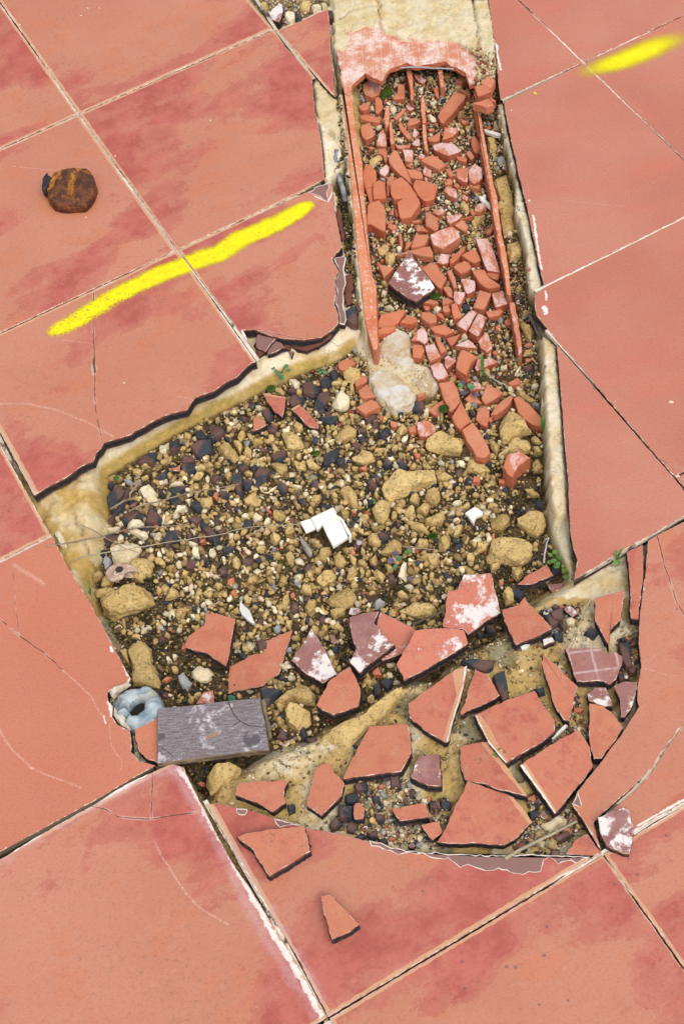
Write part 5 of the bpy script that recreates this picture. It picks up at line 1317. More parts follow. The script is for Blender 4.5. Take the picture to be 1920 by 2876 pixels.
rows('p10', '''
R 16@-8 215,40 250,15 280,40 275,75 230,90 | small ochre stone at the left of the pebble pocket
Tu 16@-6 280,90 350,20 375,25 380,80 350,150 300,135 | mauve tile chunk in the pebble pocket at the top
C 16@-6 375,120 400,85 465,90 465,135 420,158 | greenish cream stone in the pebble pocket, lowest in the row
R 15@-8 480,30 520,0 570,30 560,80 500,75 | ochre stone near the middle of the pebble pocket
C 15@-8 570,60 600,25 640,35 640,75 590,85 | white stone in the pebble pocket, second from its right end
C 13@-9 640,35 670,20 690,45 650,60 | small white pebble at the right end of the pebble pocket
K 12@-10 460,90 500,85 500,120 470,125
K 12@-6 690,70 715,70 712,120 695,115
''')
# angled ends of the pale mortar slabs that slid out of the channel
t = NT('pale_mortar', .85, .2); P = t.loc(); c = t.mix(t.ss(t.noise(24, P, 7, .65), .38, .62), (.60, .54, .44), (.46, .33, .19)); c = t.mix(t.ss(t.noise(40, t.vm('ADD', P, (4., 4., 4.)), 7, .7), .50, .62), c, (.60, .57, .52)); c = t.mix(t.ss(t.noise(220, P, 5, .75), .6, .7, 0., .5), c, (.2, .17, .13)); t.col(c); t.bump(t.noise(150, P, 6, .7), .0018, .7); PALE = t.m
for s, zt, th, ti, lab in (('p11 1045,600 1110,520 1160,490 1240,540 1250,650 1290,780 1200,770 1100,720 1040,660', -.034, .012, (.03, .02), 'upper pale grey mortar slab at the mouth of the channel'), ('p11 970,850 1000,800 1040,780 1140,800 1220,870 1290,940 1250,1000 1140,1040 1090,1010 1020,930', -.031, .016, (-.02, .05), 'lower pale mortar slab with a white scar, just below the upper one'), ('p11 1290,760 1370,760 1440,880 1400,930 1300,900 1250,850', -.037, .012, (.1, -.1), 'buff mortar crumb right of the two pale mortar slabs')):
    p = mixed(s, zt); o = slab('mortar_slab', p, zt, th, [PALE]*3, rim=.0025, jit=.0009, step=.005, tilt=ti, flare=.003, seed=int(-zt*1e4), rimdrop=.002); tag(o, lab, 'mortar slab'); TAKEN.append(p)

PEACHM = shard_top('worn_peach_border', (.58, .31, .17), (.55, .27, .14), .0); WLINE = shard_top('white_joint_line', (.72, .66, .58), (.60, .46, .34), .0)
def border(starts, s, zt, m=None, name='worn_border'):
    th = next(t_ for t_ in THINGS if (t_[0].get('label') or '').startswith(starts)); par = th[0]; p = densify(ccw(mixed(s, zt)), .004, .0005, 5)
    c_ = np.array(par.location[:2]); tl_ = np.array([0., 0.]); z_ = [zt+.0005+SLOPE[par.name][0]*(x-SLOPE[par.name][1][0])+SLOPE[par.name][2]*(y-SLOPE[par.name][1][1]) for x, y in p]
    mk(name, [(x, y, z) for (x, y), z in zip(p, z_)], [list(range(len(p)))], m or PEACHM, parent=par)
for st, s, zt in (('big rose tile fragment', 'p12 1540,1095 1560,1078 1640,1048 1616,1200 1556,1400 1500,1578 1472,1568 1530,1380 1570,1240', -.005), ('largest square-cornered', 'p22 135,1402 165,1390 240,1500 300,1620 358,1722 345,1730 228,1592', -.002), ('long tapering piece', 'p22 170,1578 213,1574 350,1760 490,1965 455,1945 380,1850 280,1720', -.004), ('rose fragment with a white', 'p22 445,1742 475,1728 560,1850 690,2050 680,2064 600,1958', -.003), ('big triangular', 'p23 360,190 395,200 470,292 522,368 495,378 420,280', -.005), ('rose tile fragment with a peach', 'c1 178,543 440,587 437,605 300,592 185,568', -.038), ('long rose tile fragment', 'c1 518,740 608,684 630,690 530,765', -.038)):
    border(st, s, zt)
for st, s, zt in (('big rose tile fragment', 'p12 1626,1052 1643,1044 1618,1200 1558,1400 1510,1580 1500,1575 1548,1390 1608,1190', -.0047), ('largest square-cornered', 'p22 130,1400 142,1400 235,1590 345,1728 340,1732 222,1594', -.0017), ('rose fragment with a white', 'p22 440,1742 456,1738 612,1950 684,2062 678,2070 596,1960', -.0027)):
    border(st, s, zt, WLINE, 'white_joint_line')
BE = [('p11 775,150 850,130 860,225 805,262', -.010), ('p11 800,270 850,245 858,310 812,335', -.012), ('p11 440,600 560,600 640,585 700,545 720,560 620,620 540,640', -.012), ('p11 340,585 430,595 420,625 350,630', -.012), ('p11 180,600 215,560 270,640 200,690', -.012), ('p10 742,1425 765,1440 800,1600 785,1640 760,1560', -.012)]
for i, (s, z_) in enumerate(BE):
    p = mixed(s, z_); tag(slab('clay_shard', p, z_, .008, [MT['core'], MT['core'], MT['core']], rim=.001, jit=.001, tilt=(.2*(-1)**i, .15), seed=90+i, rimdrop=.001), ('upper black flake', 'lower black flake', 'long black flake', 'short black flake', 'leftmost black flake', 'slim black flake')[i]+(' wedged under the bitten right edge of the tile', ' wedged under the bitten right edge of the tile', ' along the bottom break of the bitten tile', ' along the bottom break of the bitten tile', ' at the corner where the two broken tiles meet', ' in the groove beside the yellow-striped tile')[i], 'clay shard')

TAKEN.append(ccw(mixed('p11 890,560 1040,600 1160,490 1250,540 1260,720 1380,760 1450,880 1420,930 1290,960 1250,1000 1140,1040 1050,1010 970,860 960,700 880,640', -.036)))
# ------------------------------------------------------------------ the broken hollow brick (ridged shell, side wall, inner ribs)
t = NT('ridged_brick', .8, .2); P = t.geo(); s3 = t.sep(P)
br = t.mix(t.ss(t.noise(40, P, 5), .35, .7), (.54, .19, .11), (.56, .25, .17)); br = t.mix(t.math('MULTIPLY', t.ss(t.noise(32, P, 9, .8), .44, .60), t.ss(t.noise(300, P, 3), .25, .5, .4, 1.)), br, (.72, .58, .52)); br = t.mix(t.ss(t.noise(26, P, 7, .75), .56, .68, 0., .8), br, (.62, .50, .32))
q0, q1 = W(src('p10', '945,200')[0]), W(src('p10', '965,480')[0]); dd = (q1-q0)/np.linalg.norm(q1-q0); nn = np.array([-dd[1], dd[0]]); gap = float(abs((W(src('p10', '1020,300')[0])-W(src('p10', '955,300')[0])) @ nn))
gr = t.vm('DOT_PRODUCT', P, (float(nn[0]), float(nn[1]), 0.)); gr = t.math('ABSOLUTE', t.math('SUBTRACT', t.math('FRACT', t.math('DIVIDE', gr, gap)), .5))
br = t.mix(t.ss(gr, .0, .07, .55, 0.), br, (.70, .52, .42)); t.col(br); t.bump(t.math('ADD', t.ss(gr, 0., .16, 0., 1.), t.math('MULTIPLY', t.noise(150, P, 5), .8)), .0009, .6); RIDGE = t.m
t = NT('side_wall_clay', .8, .2); P = t.geo(); br = t.mix(t.ss(t.noise(35, P, 6), .35, .7), (.60, .20, .095), (.62, .27, .155)); br = t.mix(t.math('MULTIPLY', t.ss(t.noise(160, P, 5, .8), .52, .64), .8), br, (.70, .54, .46)); br = t.mix(t.ss(t.noise(22, P, 5), .56, .68, 0., .5), br, (.48, .12, .05)); t.col(br); t.bump(t.noise(160, P, 5), .0012, .6); WALLM = t.m
hb = empty('hollow_brick', (*W(src('p10', '1100,400')[0]), -.05)); tag(hb, 'hollow ridged brick under the lime cap, its front broken away to show the channel', 'hollow brick')
slab('top_shell', mixed('p10 748,372 770,250 850,130 1040,110 1220,130 1400,130 1568,180 1720,300 1720,470 1700,575 1660,585 1635,500 1568,462 1530,452 1490,420 1400,438 1290,455 1230,430 1190,447 1115,470 1090,500 1062,560 1000,535 940,502 900,545 862,575 850,615 840,660 800,640 775,500', -.004), -.0035, .009, [RIDGE, RIDGE, MT['B']], rim=.001, jit=.0006, parent=hb, seed=3, flare=.0)
slab('side_wall', mixed('p10 775,520 800,650 850,625 858,700 875,880 895,1000 922,1120 930,1300 950,1500 972,1764 p11 995,140 1018,200 1020,330 1025,470 1028,545 1032,600 1020,645 998,640 975,560 948,480 930,350 918,200 895,60 p10 870,1500 845,1250 822,1000 800,800', -.006), -.0055, .042, [WALLM, WALLM, MT['B']], rim=.0012, jit=.0003, parent=hb, seed=4, flare=.0008)
def rib(s, z, th=.03, par=None, view=None):
    return slab('rib', mixed(s, z), z, th, [WALLM, MT['B'], MT['B']], rim=.0008, jit=.0006, parent=par or hb, seed=int(abs(z)*1e4), flare=0)
rib('b1 945,60 1015,60 1035,180 1050,430 1040,530 1010,530 990,330 955,170', -.024)
rib('b1 1400,75 1470,75 1500,330 1440,330', -.024)
rib('b1 1155,500 1190,455 1210,520 1225,700 1240,830 1215,868 1180,868 1160,700', -.026)
rib('b1 1175,888 1225,892 1240,1000 1245,1150 1270,1260 1250,1305 1205,1240 1180,1050', -.027)
rib('b1 625,660 655,610 688,620 698,760 690,880 632,975 612,800', -.025)
rib('b1 690,860 725,845 750,1000 768,1160 720,1185 700,1060', -.026)
hb2 = empty('brick_partition', (*W(src('b4', '950,500')[0]), -.05)); tag(hb2, 'long thin upright orange brick wall along the right side of the channel', 'brick wall')
slab('wall_edge', mixed('b2 665,400 700,440 738,545 770,690 800,880 830,1050 860,1190 890,1400 920,1568 b4 935,150 1000,400 1030,560 1048,760 1080,1000 1130,1220 1170,1430 1190,1568 b6 1200,200 1225,455 1190,475 1160,440 1150,330 1120,150 1090,0 b4 1070,1350 1030,1130 990,900 950,700 920,470 870,200 835,0 b2 820,1400 780,1200 760,980 720,780 690,600', -.014), -.0135, .034, [WALLM, MT['B'], MT['B']], rim=.0008, jit=.0006, parent=hb2, seed=8)
o = slab('brick_splinter', mixed('b6 1195,570 1270,565 1310,750 1360,1040 1385,1300 1330,1350 1310,1200 1260,900 1210,700', -.02), -.02, .026, [MT['Bw'], MT['B'], MT['B']], rim=.0008, jit=.0006, seed=9); tag(o, 'thin upright splinter of brick standing below the end of the long thin wall', 'brick fragment')
for o_ in ('b6 1195,570 1270,565 1385,1300 1330,1350', 'b2 665,400 740,540 920,1568 850,1568', 'b4 835,0 905,0 1190,1568 1100,1568', 'b6 1090,0 1170,0 1225,440 1160,440', 'b1 945,70 1015,70 1040,530 1010,530', 'b1 1155,500 1210,500 1270,1260 1205,1240', 'b1 625,660 688,620 768,1160 720,1185'): TAKEN.append(ccw(mixed(o_, -.03)))
tag(tube('wire', wiggle([(*W(src('b1', '840,55')[0], -.004), -.004), (*W(src('b1', '1100,50')[0], -.006), -.006), (*W(src('b1', '1568,72')[0], -.006), -.006), (*W(src('b2', '380,75')[0], -.006), -.006)], 8, .001, 3), .0011, plain('dull_steel', (.42, .42, .43), .4, (.3, .3, .32))), 'thin grey steel wire across the broken mouth of the hollow brick', 'wire')
# black broken tile edges still stuck in the ledge
for s, zt, lab in (('p11 205,535 335,570 300,600 255,650 190,615', -.006, 'flat dark tile flake at the corner of the ledge, left of a second flake'), ('p11 330,585 370,600 395,630 330,655 270,665 280,625', -.009, 'second dark tile flake at the corner of the ledge'), ('p11 820,345 880,345 888,460 840,462 815,420', -.010, 'curved bluish clay piece leaning out of the dark groove'), ('p11 415,650 450,655 435,685', -.018, 'tiny dark shard stuck on the lime ledge')):
    if 'curved' in lab: continue
    p = mixed(s, zt); tag(slab('clay_shard', p, zt, .009, [BARE, MT['rim'], MT['core']], rim=.0006, tilt=(.15, .1), seed=int(-zt*9e3)), lab, 'clay shard')
# ------------------------------------------------------------------ dark board
t = NT('weathered_board', .55, .4); P = t.geo(); b0, b1 = W(src('p12', '-480,1500')[0]), W(src('p12', '250,1420')[0]); d = (b1-b0)/np.linalg.norm(b1-b0)
gx_ = t.vm('DOT_PRODUCT', P, (float(d[0]), float(d[1]), 0.)); gy_ = t.vm('DOT_PRODUCT', P, (float(-d[1]), float(d[0]), 0.))
gv = t.comb(t.math('MULTIPLY', gx_, .1), gy_, 0.); c = t.mix(t.ss(t.noise(620, gv, 6, .8), .40, .62), (.095, .075, .082), (.25, .215, .225)); c = t.mix(t.ss(t.noise(420, t.vm('MULTIPLY', P, (1., 1.6, 1.)), 5, .85), .48, .64, 0., .6), c, (.38, .35, .37)); c = t.mix(t.ss(t.noise(30, P, 6, .7), .5, .66, 0., .45), c, (.17, .085, .075))
for ln in ('p12 -60,1400 20,1340', 'p12 -170,1360 -120,1420', 'p12 -140,1440 -60,1520', 'p12 -175,1480 -155,1620', 'p12 120,1600 135,1660', 'p02 1330,1390 1380,1330', 'p02 1500,1380 1420,1440'): c = t.mix(t.math('MULTIPLY', t.ss(t.seg(t.comb(t.sep(P)[0], t.sep(P)[1], 0.), L(ln)), .0008, .005, .8, 0.), t.ss(t.noise(220, P, 5, .8), .42, .6)), c, (.60, .56, .58)); c = t.mix(t.math('MULTIPLY', t.ss(t.noise(34, P, 8, .8), .55, .68), .5), c, (.50, .45, .48)); c = t.mix(t.ss(t.noise(18, P, 3), .36, .30), c, (.09, .08, .09))
wp = t.vm('ADD', t.comb(t.sep(P)[0], t.sep(P)[1], 0.), t.vm('SCALE', t.comb(t.noise(50, P), t.noise(51, P), 0.), sc=.0))
for ln, w_, cc in (('p12 0,1280 20,1350 50,1410 90,1450 150,1480 265,1488', .0009, (.03, .02, .02)), ('p12 30,1490 60,1465 85,1450', .0008, (.03, .02, .02)), ('p02 1435,1560 1500,1530', .0035, (.30, .19, .10)), ('p02 1090,1615 1150,1650 1195,1690', .0006, (.04, .03, .03))):
    c = t.mix(t.ss(t.seg(wp, L(ln)), w_*.4, w_, .9, 0.), c, cc)
t.col(c); t.bump(t.noise(420, gv, 5, .7), .0008, .5)
bz = .006; p = mixed('p12 -483,1348 -350,1335 -250,1325 -60,1300 218,1268 240,1380 260,1470 283,1632 100,1650 -150,1685 -483,1728 -485,1550', bz)
o = slab('board', p, bz, .010, [t.m, plain('board_edge', (.22, .15, .10), .8), plain('board_side', (.24, .17, .10), .85, (.10, .07, .05))], rim=.0007, jit=.0005, step=.006, tilt=(-.015, .0), seed=2, rough=.4); tag(o, 'dark purplish weathered board with a crack near its right end', 'board'); TAKEN.append(ccw(p))
# bracing timber strip just visible under the right end of the board
o = slab('wood_sliver', mixed('p12 225,1290 250,1280 300,1530 280,1545 255,1420', -.008), -.008, .006, [plain('old_wood', (.17, .14, .09), .9, (.26, .21, .13))]*3, rim=.0008, seed=6); tag(o, 'grey wood sliver hugging the right end of the dark board', 'wood sliver')
# ------------------------------------------------------------------ crushed grey pipe end
def cen(view, s, z): return mixed(view+' '+s, z)
pz = .006; outer = ccw(cen('p02', '765,1290 800,1245 850,1205 920,1190 1000,1180 1060,1195 1100,1250 1130,1330 1090,1400 1020,1440 920,1480 850,1450 800,1395 785,1350', pz)); hole = ccw(cen('p02', '880,1350 915,1300 955,1278 995,1282 985,1345 945,1380 905,1392', pz))
c0 = hole.mean(0); NA = 72; V, F = [], []
def ray_r(poly_, a):
    dx = np.array([math.cos(a), math.sin(a)]); best = 0
    for i in range(len(poly_)):
        A_ = poly_[i]-c0; B_ = poly_[(i+1) % len(poly_)]-c0; e = B_-A_; den = dx[0]*(-e[1])+dx[1]*e[0]
        if abs(den) < 1e-12: continue
        tt_ = (A_[0]*(-e[1])+A_[1]*e[0])/den; s_ = (dx[0]*A_[1]-dx[1]*A_[0])/(e[0]*dx[1]-e[1]*dx[0]) if abs(e[0]*dx[1]-e[1]*dx[0]) > 1e-12 else -1
        if tt_ > 0 and -1e-6 <= s_ <= 1+1e-6: best = max(best, tt_)
    return best
prof = [(0, -.050), (.0, -.02), (.0, -.006), (.05, -.0015), (.15, .0012), (.3, .0025), (.45, .003), (.6, .0022), (.75, .0005), (.88, -.003), (.97, -.009), (1., -.018), (.97, -.05)]
for j, (f, z) in enumerate(prof):
    for i in range(NA):
        a = 2*math.pi*i/NA; ro = np.mean([ray_r(outer, a+e) for e in (-.08, 0, .08)]); ri = np.mean([ray_r(hole, a+e) for e in (-.05, 0, .05)]); r = ri+(ro-ri)*f
        fold = math.exp(-((a-2.75)/.16)**2)*.010*math.sin(f*5+.5) - math.exp(-((a-3.1)/.12)**2)*.010 + math.exp(-((a-3.4)/.12)**2)*.006 + math.exp(-((a-1.1)/.2)**2)*.006*math.sin(f*7+1) + math.exp(-((a-3.8)/.12)**2)*-.012*(f > .1) - math.exp(-((a-.55)/.1)**2)*.006 + math.exp(-((a-5.2)/.3)**2)*-.004
        V.append((c0[0]+r*math.cos(a), c0[1]+r*math.sin(a), pz+z+(fold if .05 < f < .97 else 0)+fb(r*math.cos(a)*90, r*math.sin(a)*90, 4, 3)*.002-abs(fb(r*math.cos(a)*45, r*math.sin(a)*45, 14, 3))*.007))
for j in range(len(prof)-1):
    for i in range(NA): F.append([j*NA+i, (j+1)*NA+i, (j+1)*NA+(i+1) % NA, j*NA+(i+1) % NA])
t = NT('lead_grey', .5, .4); P = t.geo(); c = t.mix(t.ss(t.noise(30, P, 6, .65), .4, .62), (.19, .26, .31), (.40, .46, .48)); c = t.mix(t.ss(t.noise(22, P, 7, .7), .56, .64, 0., .7), c, (.40, .36, .27)); c = t.mix(t.ss(t.noise(50, P, 7, .8), .52, .64, 0., .8), c, (.09, .12, .14)); c = t.mix(t.ss(t.noise(75, t.vm('ADD', P, (1., 4., 2.)), 7, .8), .55, .66, 0., .6), c, (.56, .58, .57)); t.col(c); t.bump(t.noise(80, P, 5), .002, .7)
o = mk('pipe', V, F, t.m, smooth=True); tag(o, 'crushed grey-blue metal pipe end with a dark hole, at the notch in the tile', 'pipe'); TAKEN.append(outer)
mk('bore_shade_disc', [(c0[0]+math.cos(2*math.pi*i/24)*ray_r(hole, 2*math.pi*i/24)*1.1, c0[1]+math.sin(2*math.pi*i/24)*ray_r(hole, 2*math.pi*i/24)*1.1, pz-.012) for i in range(24)], [list(range(24))], plain('bore_shade', (.02, .018, .015), .95), parent=o)  # near-black disc across the hole, painted shade in place of a deep bore
# white mortar crumbs round the pipe notch
for i, (s, h) in enumerate((('p02 752,1235 800,1195 880,1165 905,1180 850,1215 790,1250 770,1290 755,1275', .004), ('p02 790,1330 805,1395 850,1450 900,1480 900,1498 830,1465 785,1400', .001))):
    p = mixed(s, -.002+h); tag(rock('mortar_crust', p, -.003+h, .008, PALE, sub=4, seed=70+i), ('white mortar crust above the grey pipe end', 'thin white mortar crust under the grey pipe end')[i], 'mortar crust')
# ------------------------------------------------------------------ crushed rusty can on the left tile
def P2_(t): s_ = t.sep(t.geo()); return t.comb(s_[0], s_[1], 0.)
t = NT('rusty_steel', .7, .35); P = t.geo(); c = t.mix(t.ss(t.noise(70, P, 7, .7), .40, .60), (.075, .027, .016), (.19, .065, .025)); c = t.mix(t.ss(t.noise(45, P, 7, .8), .53, .64, 0., .8), c, (.42, .15, .025))
for ln in ('p00 610,1180 540,1250 515,1330 510,1420', 'p00 440,1190 420,1260 340,1370'): c = t.mix(t.math('MULTIPLY', t.ss(t.seg(P2_(t), L(ln)), .0015, .0065, .9, 0.), t.ss(t.noise(120, P, 4, .7), .35, .6)), c, (.60, .24, .03)); c = t.mix(t.ss(t.noise(300, P, 4, .8), .54, .66, 0., .8), c, (.045, .025, .025)); t.col(c); t.bump(t.noise(160, P, 7, .75), .002, .9); t.b.inputs['Metallic'].default_value = .15; RUST = t.m
can = empty('crushed_can', (*W(src('p00', '500,1350')[0]), 0)); tag(can, 'crushed rusty metal can on the left tile', 'can')
def shell(name, s, h, prof_, mat, par, zb=.0005, seed=0, creases=()):
    p = ccw(mixed(s, h*.5)); p = densify(p, .004, .0007, seed); c = p.mean(0); n = len(p); V, F = [], []
    for f, z in prof_:
        for q in p:
            a = c+(q-c)*f; zz = zb+z*h
            for ln, w_, dp in creases:
                dl = dist(a[None], np.array(ln), False)[0]; zz += dp*math.exp(-(dl/w_)**2)*(z if z > .3 else 0)
            V.append((a[0], a[1], zz + (fb(a[0]*130, a[1]*130, seed, 4)*.0016-abs(fb(a[0]*60, a[1]*60, seed+3, 3))*.004)*(z > .1)))
    k = len(prof_)
    for j in range(k-1):
        for i in range(n): F.append([j*n+i, j*n+(i+1) % n, (j+1)*n+(i+1) % n, (j+1)*n+i])
    F.append([(k-1)*n+i for i in range(n)]); F.append(list(range(n))[::-1])
    return mk(name, V, F, mat, parent=par, smooth=True)
cr = [(L('p00 610,1185 540,1250 515,1330 510,1420'), .0022, -.0045), (L('p00 430,1190 420,1260 380,1340 340,1340'), .0018, -.0035), (L('p00 345,1380 400,1335'), .002, -.003), (L('p00 650,1240 590,1300 560,1400'), .004, .003), (L('p00 470,1200 450,1420'), .003, .0015)]
shell('can_body', 'p00 345,1260 390,1195 470,1172 560,1172 612,1182 650,1225 668,1285 655,1340 620,1400 585,1432 450,1440 375,1425 335,1380 325,1320', .020, [(.95, 0), (1, .1), (1.0, .5), (.98, .74), (.94, .86), (.86, .93), (.76, .97), (.68, .98), (.6, .99), (.52, 1.0), (.44, 1.0), (.36, 1.0), (.28, 1.), (.2, 1.), (.12, 1.), (.05, 1.)], RUST, can, seed=5, creases=cr)
shell('can_lid', 'p00 298,1330 303,1290 318,1250 338,1220 345,1238 362,1246 350,1285 330,1325 315,1340', .022, [(.9, .2), (1, .35), (1, .8), (.85, 1), (.5, .95), (.2, .9)], plain('blackened_steel', (.03, .028, .032), .5), can, zb=.001, seed=6)
# ------------------------------------------------------------------ white plastic clip
wm = plain('white_plastic', (.86, .85, .77), .4, (.82, .80, .72), 20, .4, .0001)
clip = empty('plastic_clip', (*W(src('c6', '120,750')[0]), -.045)); tag(clip, 'white plastic trunking clip in the middle of the gravel', 'plastic clip')
def pl(name, s, z, th, dz=0, tilt=(0, 0), m=wm):
    p = mixed(s, z); return slab(name, p, z, th, [m]*3, rim=.0008, jit=0., step=.2, parent=clip, tilt=tilt, rimdrop=.0008)
pl('tongue', 'c6 -164,719 -34,679 26,799 -94,849', -.033, .004)
pl('step_plate', 'c6 -34,669 240,538 292,648 112,750 102,762 45,822', -.0315, .005)
pl('main_plate', 'c6 108,752 292,648 350,742 420,905 240,1020 170,890', -.0285, .006)
for k_ in range(3): a = k_*16; pl('ridge', 'c6 %d,%d %d,%d %d,%d %d,%d' % (112+a*.5, 750+a, 296+a*.4, 648+a, 300+a*.4, 654+a, 115+a*.5, 756+a), -.0278, .001)
pl('rim', 'c6 290,648 330,655 362,690 462,862 458,905 428,915 440,880 415,860 372,780 345,715', -.030, .012)
TAKEN.append(ccw(mixed('c6 -164,719 235,535 330,655 462,862 240,1020', -.03)))
for view, s, z, lab, nm in (('p12', '80,665 85,610 105,632 150,672 165,710 190,765 160,752 130,730 95,700', -.028, 'pointed white plastic splinter right of the left ragged tile fragment', 'plastic_splinter'), ('b2', '825,965 845,945 1080,1025 1060,1055 1000,1040 850,992', -.03, 'white wooden-looking splinter right of the long thin brick wall', 'white_splinter'), ('p22', '440,920 470,905 508,905 490,930 455,940', -.012, 'small white flake under the rectangular fragment', 'white_flake'), ('p22', '655,1545 700,1500 750,1458 765,1465 700,1530 665,1558', -.012, 'narrow white strip beside the largest square-cornered fragment', 'white_strip'), ('p21', '70,-5 75,-5 80,0', 0, '', ''), ('p22', '60,0 80,15 120,75 135,30 185,10 185,-5 130,-40 90,-20', -.03, 'torn white scrap above the big smooth oblong stone', 'plastic_scrap'), ('b4', '750,475 800,480 830,445 855,470 850,520 905,570 930,655 880,610 790,540', -.03, 'bone-like white root piece beside the long thin brick wall', 'root_piece'), ('p21', '0,0 1,0 1,1', 0, '', '')):
    if not nm: continue
    p = mixed(view+' '+s, z); tag(slab(nm, p, z, .005, [plain('chalk_white', (.78, .76, .70), .7)]*3, rim=.0005, jit=.0003, tilt=(.1, .1), seed=3), lab, nm.replace('_', ' ')); TAKEN.append(ccw(p))
# ------------------------------------------------------------------ snail shell
sc_ = W(src('p02', '812,428')[0], -.03); V, F = [], []; n1_, n2_ = 90, 10
for i in range(n1_+1):
    th = i/n1_*2.6*2*math.pi; R_ = .016*math.exp(-.17*th); r = R_*.62; cx = sc_[0]+R_*math.cos(th); cy = sc_[1]+R_*.82*math.sin(th); cz = -.034+ .010*(1-math.exp(-.17*th)) 
    for k_ in range(n2_):
        ph = 2*math.pi*k_/n2_; rr = r*math.cos(ph); V.append((cx+rr*math.cos(th), cy+rr*math.sin(th)*.85, cz+r*math.sin(ph)*.8))
for i in range(n1_):
    for k_ in range(n2_): F.append([i*n2_+k_, (i+1)*n2_+k_, (i+1)*n2_+(k_+1) % n2_, i*n2_+(k_+1) % n2_])
t = NT('snail_shell', .5, .4); P = t.loc(); t.col(t.mix(t.ss(t.noise(150, P, 3), .4, .6), (.42, .26, .18), (.60, .48, .38))); sn = mk('snail_shell', V, F, t.m, smooth=True); tag(sn, 'brown snail shell resting above the biggest rounded sandstone', 'snail shell')
mk('shell_mouth', [(sc_[0]+.004+math.cos(a)*.005, sc_[1]+.001+math.sin(a)*.0045, -.0195) for a in np.linspace(0, 6.1, 12)], [list(range(12))], plain('shell_dark', (.03, .025, .03), .6), parent=sn)
TAKEN.append(ccw(mixed('p02 750,400 860,390 870,500 760,510', -.03)))
# ------------------------------------------------------------------ twigs, straws, sticks
wood = plain('dry_twig', (.20, .145, .095), .9, (.34, .27, .19), 90); straw = plain('straw', (.42, .36, .24), .8, (.30, .25, .16), 90); slate = plain('slate_stick', (.10, .10, .12), .75, (.33, .33, .36), 80)
def stick(s, zs, rad, m, lab, nm='twig', taper=.6, seed=1, amp=.0012):
    pts = mixed(s, -.03); pz_ = []
    for q, z in zip(src_pts(s), zs): w_ = W(q, z); pz_.append((w_[0], w_[1], z))
    tag(tube(nm, wiggle(pz_, 10, amp, seed), rad, m, taper=taper), lab, nm)
def src_pts(s):
    out = []; v = 'D'
    for k_ in s.split():
        if ',' in k_: out.append(src(v, k_)[0])
        else: v = k_
    return out
stick('p02 318,232 440,215 560,190 700,165 830,125 900,108 1000,100 1130,95 1270,85', [.002, -.004, -.014, -.026, -.032, -.034, -.036, -.038, -.042], .0011, wood, 'upper dark twig reaching from the left tile over the pit', seed=2)
stick('p02 500,328 600,300 750,272 900,250 1100,212 1300,185 1568,140 p12 0,130 200,95 480,80', [-.012, -.016, -.022, -.026, -.032, -.034, -.036, -.036, -.036, -.036], .0009, straw, 'long pale twig running from the ledge towards the white plastic clip', seed=3)
stick('c4 140,1090 200,1050 300,990 390,950', [-.03, -.026, -.024, -.028], .0018, wood, 'short dark twig against the leaning striped shard', seed=4)
stick('c4 350,1120 480,1060 600,1020 760,985 900,950 1040,905 1200,870 1400,840 1568,815 1700,780', [-.036, -.034, -.033, -.032, -.032, -.034, -.035, -.036, -.038, -.04], .0011, wood, 'grey twig lying over the flat cream stone', seed=5)
stick('p02 555,85 640,120 740,180 850,240 950,275', [-.01, -.02, -.026, -.03, -.036], .0007, wood, 'hair-thin twig crossing the white-grey flat stone', seed=6)
stick('p23 332,627 450,560 560,505 690,440 830,370', [.001, -.002, -.002, -.003, -.004], .0022, straw, 'pale dry stick resting over the translucent stone near the joint crossing', 'stick', seed=7, amp=.0006)
stick('p22 918,598 890,680 850,760 790,880 700,1055', [-.003, -.008, -.012, -.014, -.016], .0011, straw, 'straw beside the long terracotta wedge on the mortar bed', 'straw', seed=8)
stick('p10 745,1035 742,1100 760,1200 785,1290 810,1385', [-.004, -.006, -.012, -.016, -.018], .0036, slate, 'bluish grey splinter of wood in the groove left of the hollow brick', 'wood splinter', taper=1.2, seed=9)
stick('p22 500,345 560,290 610,210 640,165', [-.03, -.026, -.022, -.02], .0012, plain('dark_root', (.06, .05, .05), .8), 'dark root between the oblong stone and the clover', 'root', seed=10)
stick('p22 605,345 608,280 622,210 640,175 610,190', [-.02, -.018, -.016, -.016, -.018], .0011, plain('pale_root', (.5, .5, .5), .8), 'pale thin root above the low triangular rose fragment', 'root', seed=11)
stick('p12 1200,230 1300,245 1400,250 1470,265', [-.036, -.034, -.034, -.036], .0011, wood, 'thin dark twig below the green moss spot in the gravel', seed=12)
stick('p12 1270,780 1350,735 1430,705 1500,660 1555,635', [-.034, -.03, -.03, -.028, -.026], .0017, plain('black_twig', (.07, .05, .04), .9, (.14, .1, .07)), 'black twig above the lime-smeared rose fragment', seed=13)
stick('p21 505,400 540,470 575,560 595,620', [-.03, -.03, -.032, -.036], .0026, plain('grey_bark', (.13, .10, .09), .9, (.25, .2, .17)), 'dark curved stick in the gap beside the chipped smooth tile', 'stick', taper=.8, seed=14)
stick('c3 520,190 600,260 680,310 760,345 830,390 880,440', [-.03, -.026, -.024, -.024, -.026, -.03], .0011, plain('pale_stem', (.42, .46, .34), .6), 'pale bent grass stem lying under the grass blade', 'bent straw', seed=15, amp=.0004)
stick('c4 370,790 480,770 430,830 365,900 370,960', [-.03, -.028, -.03, -.034, -.04], .0022, wood, 'curled bark strip above the leaning striped shard', 'bark strip', taper=.5, seed=16)
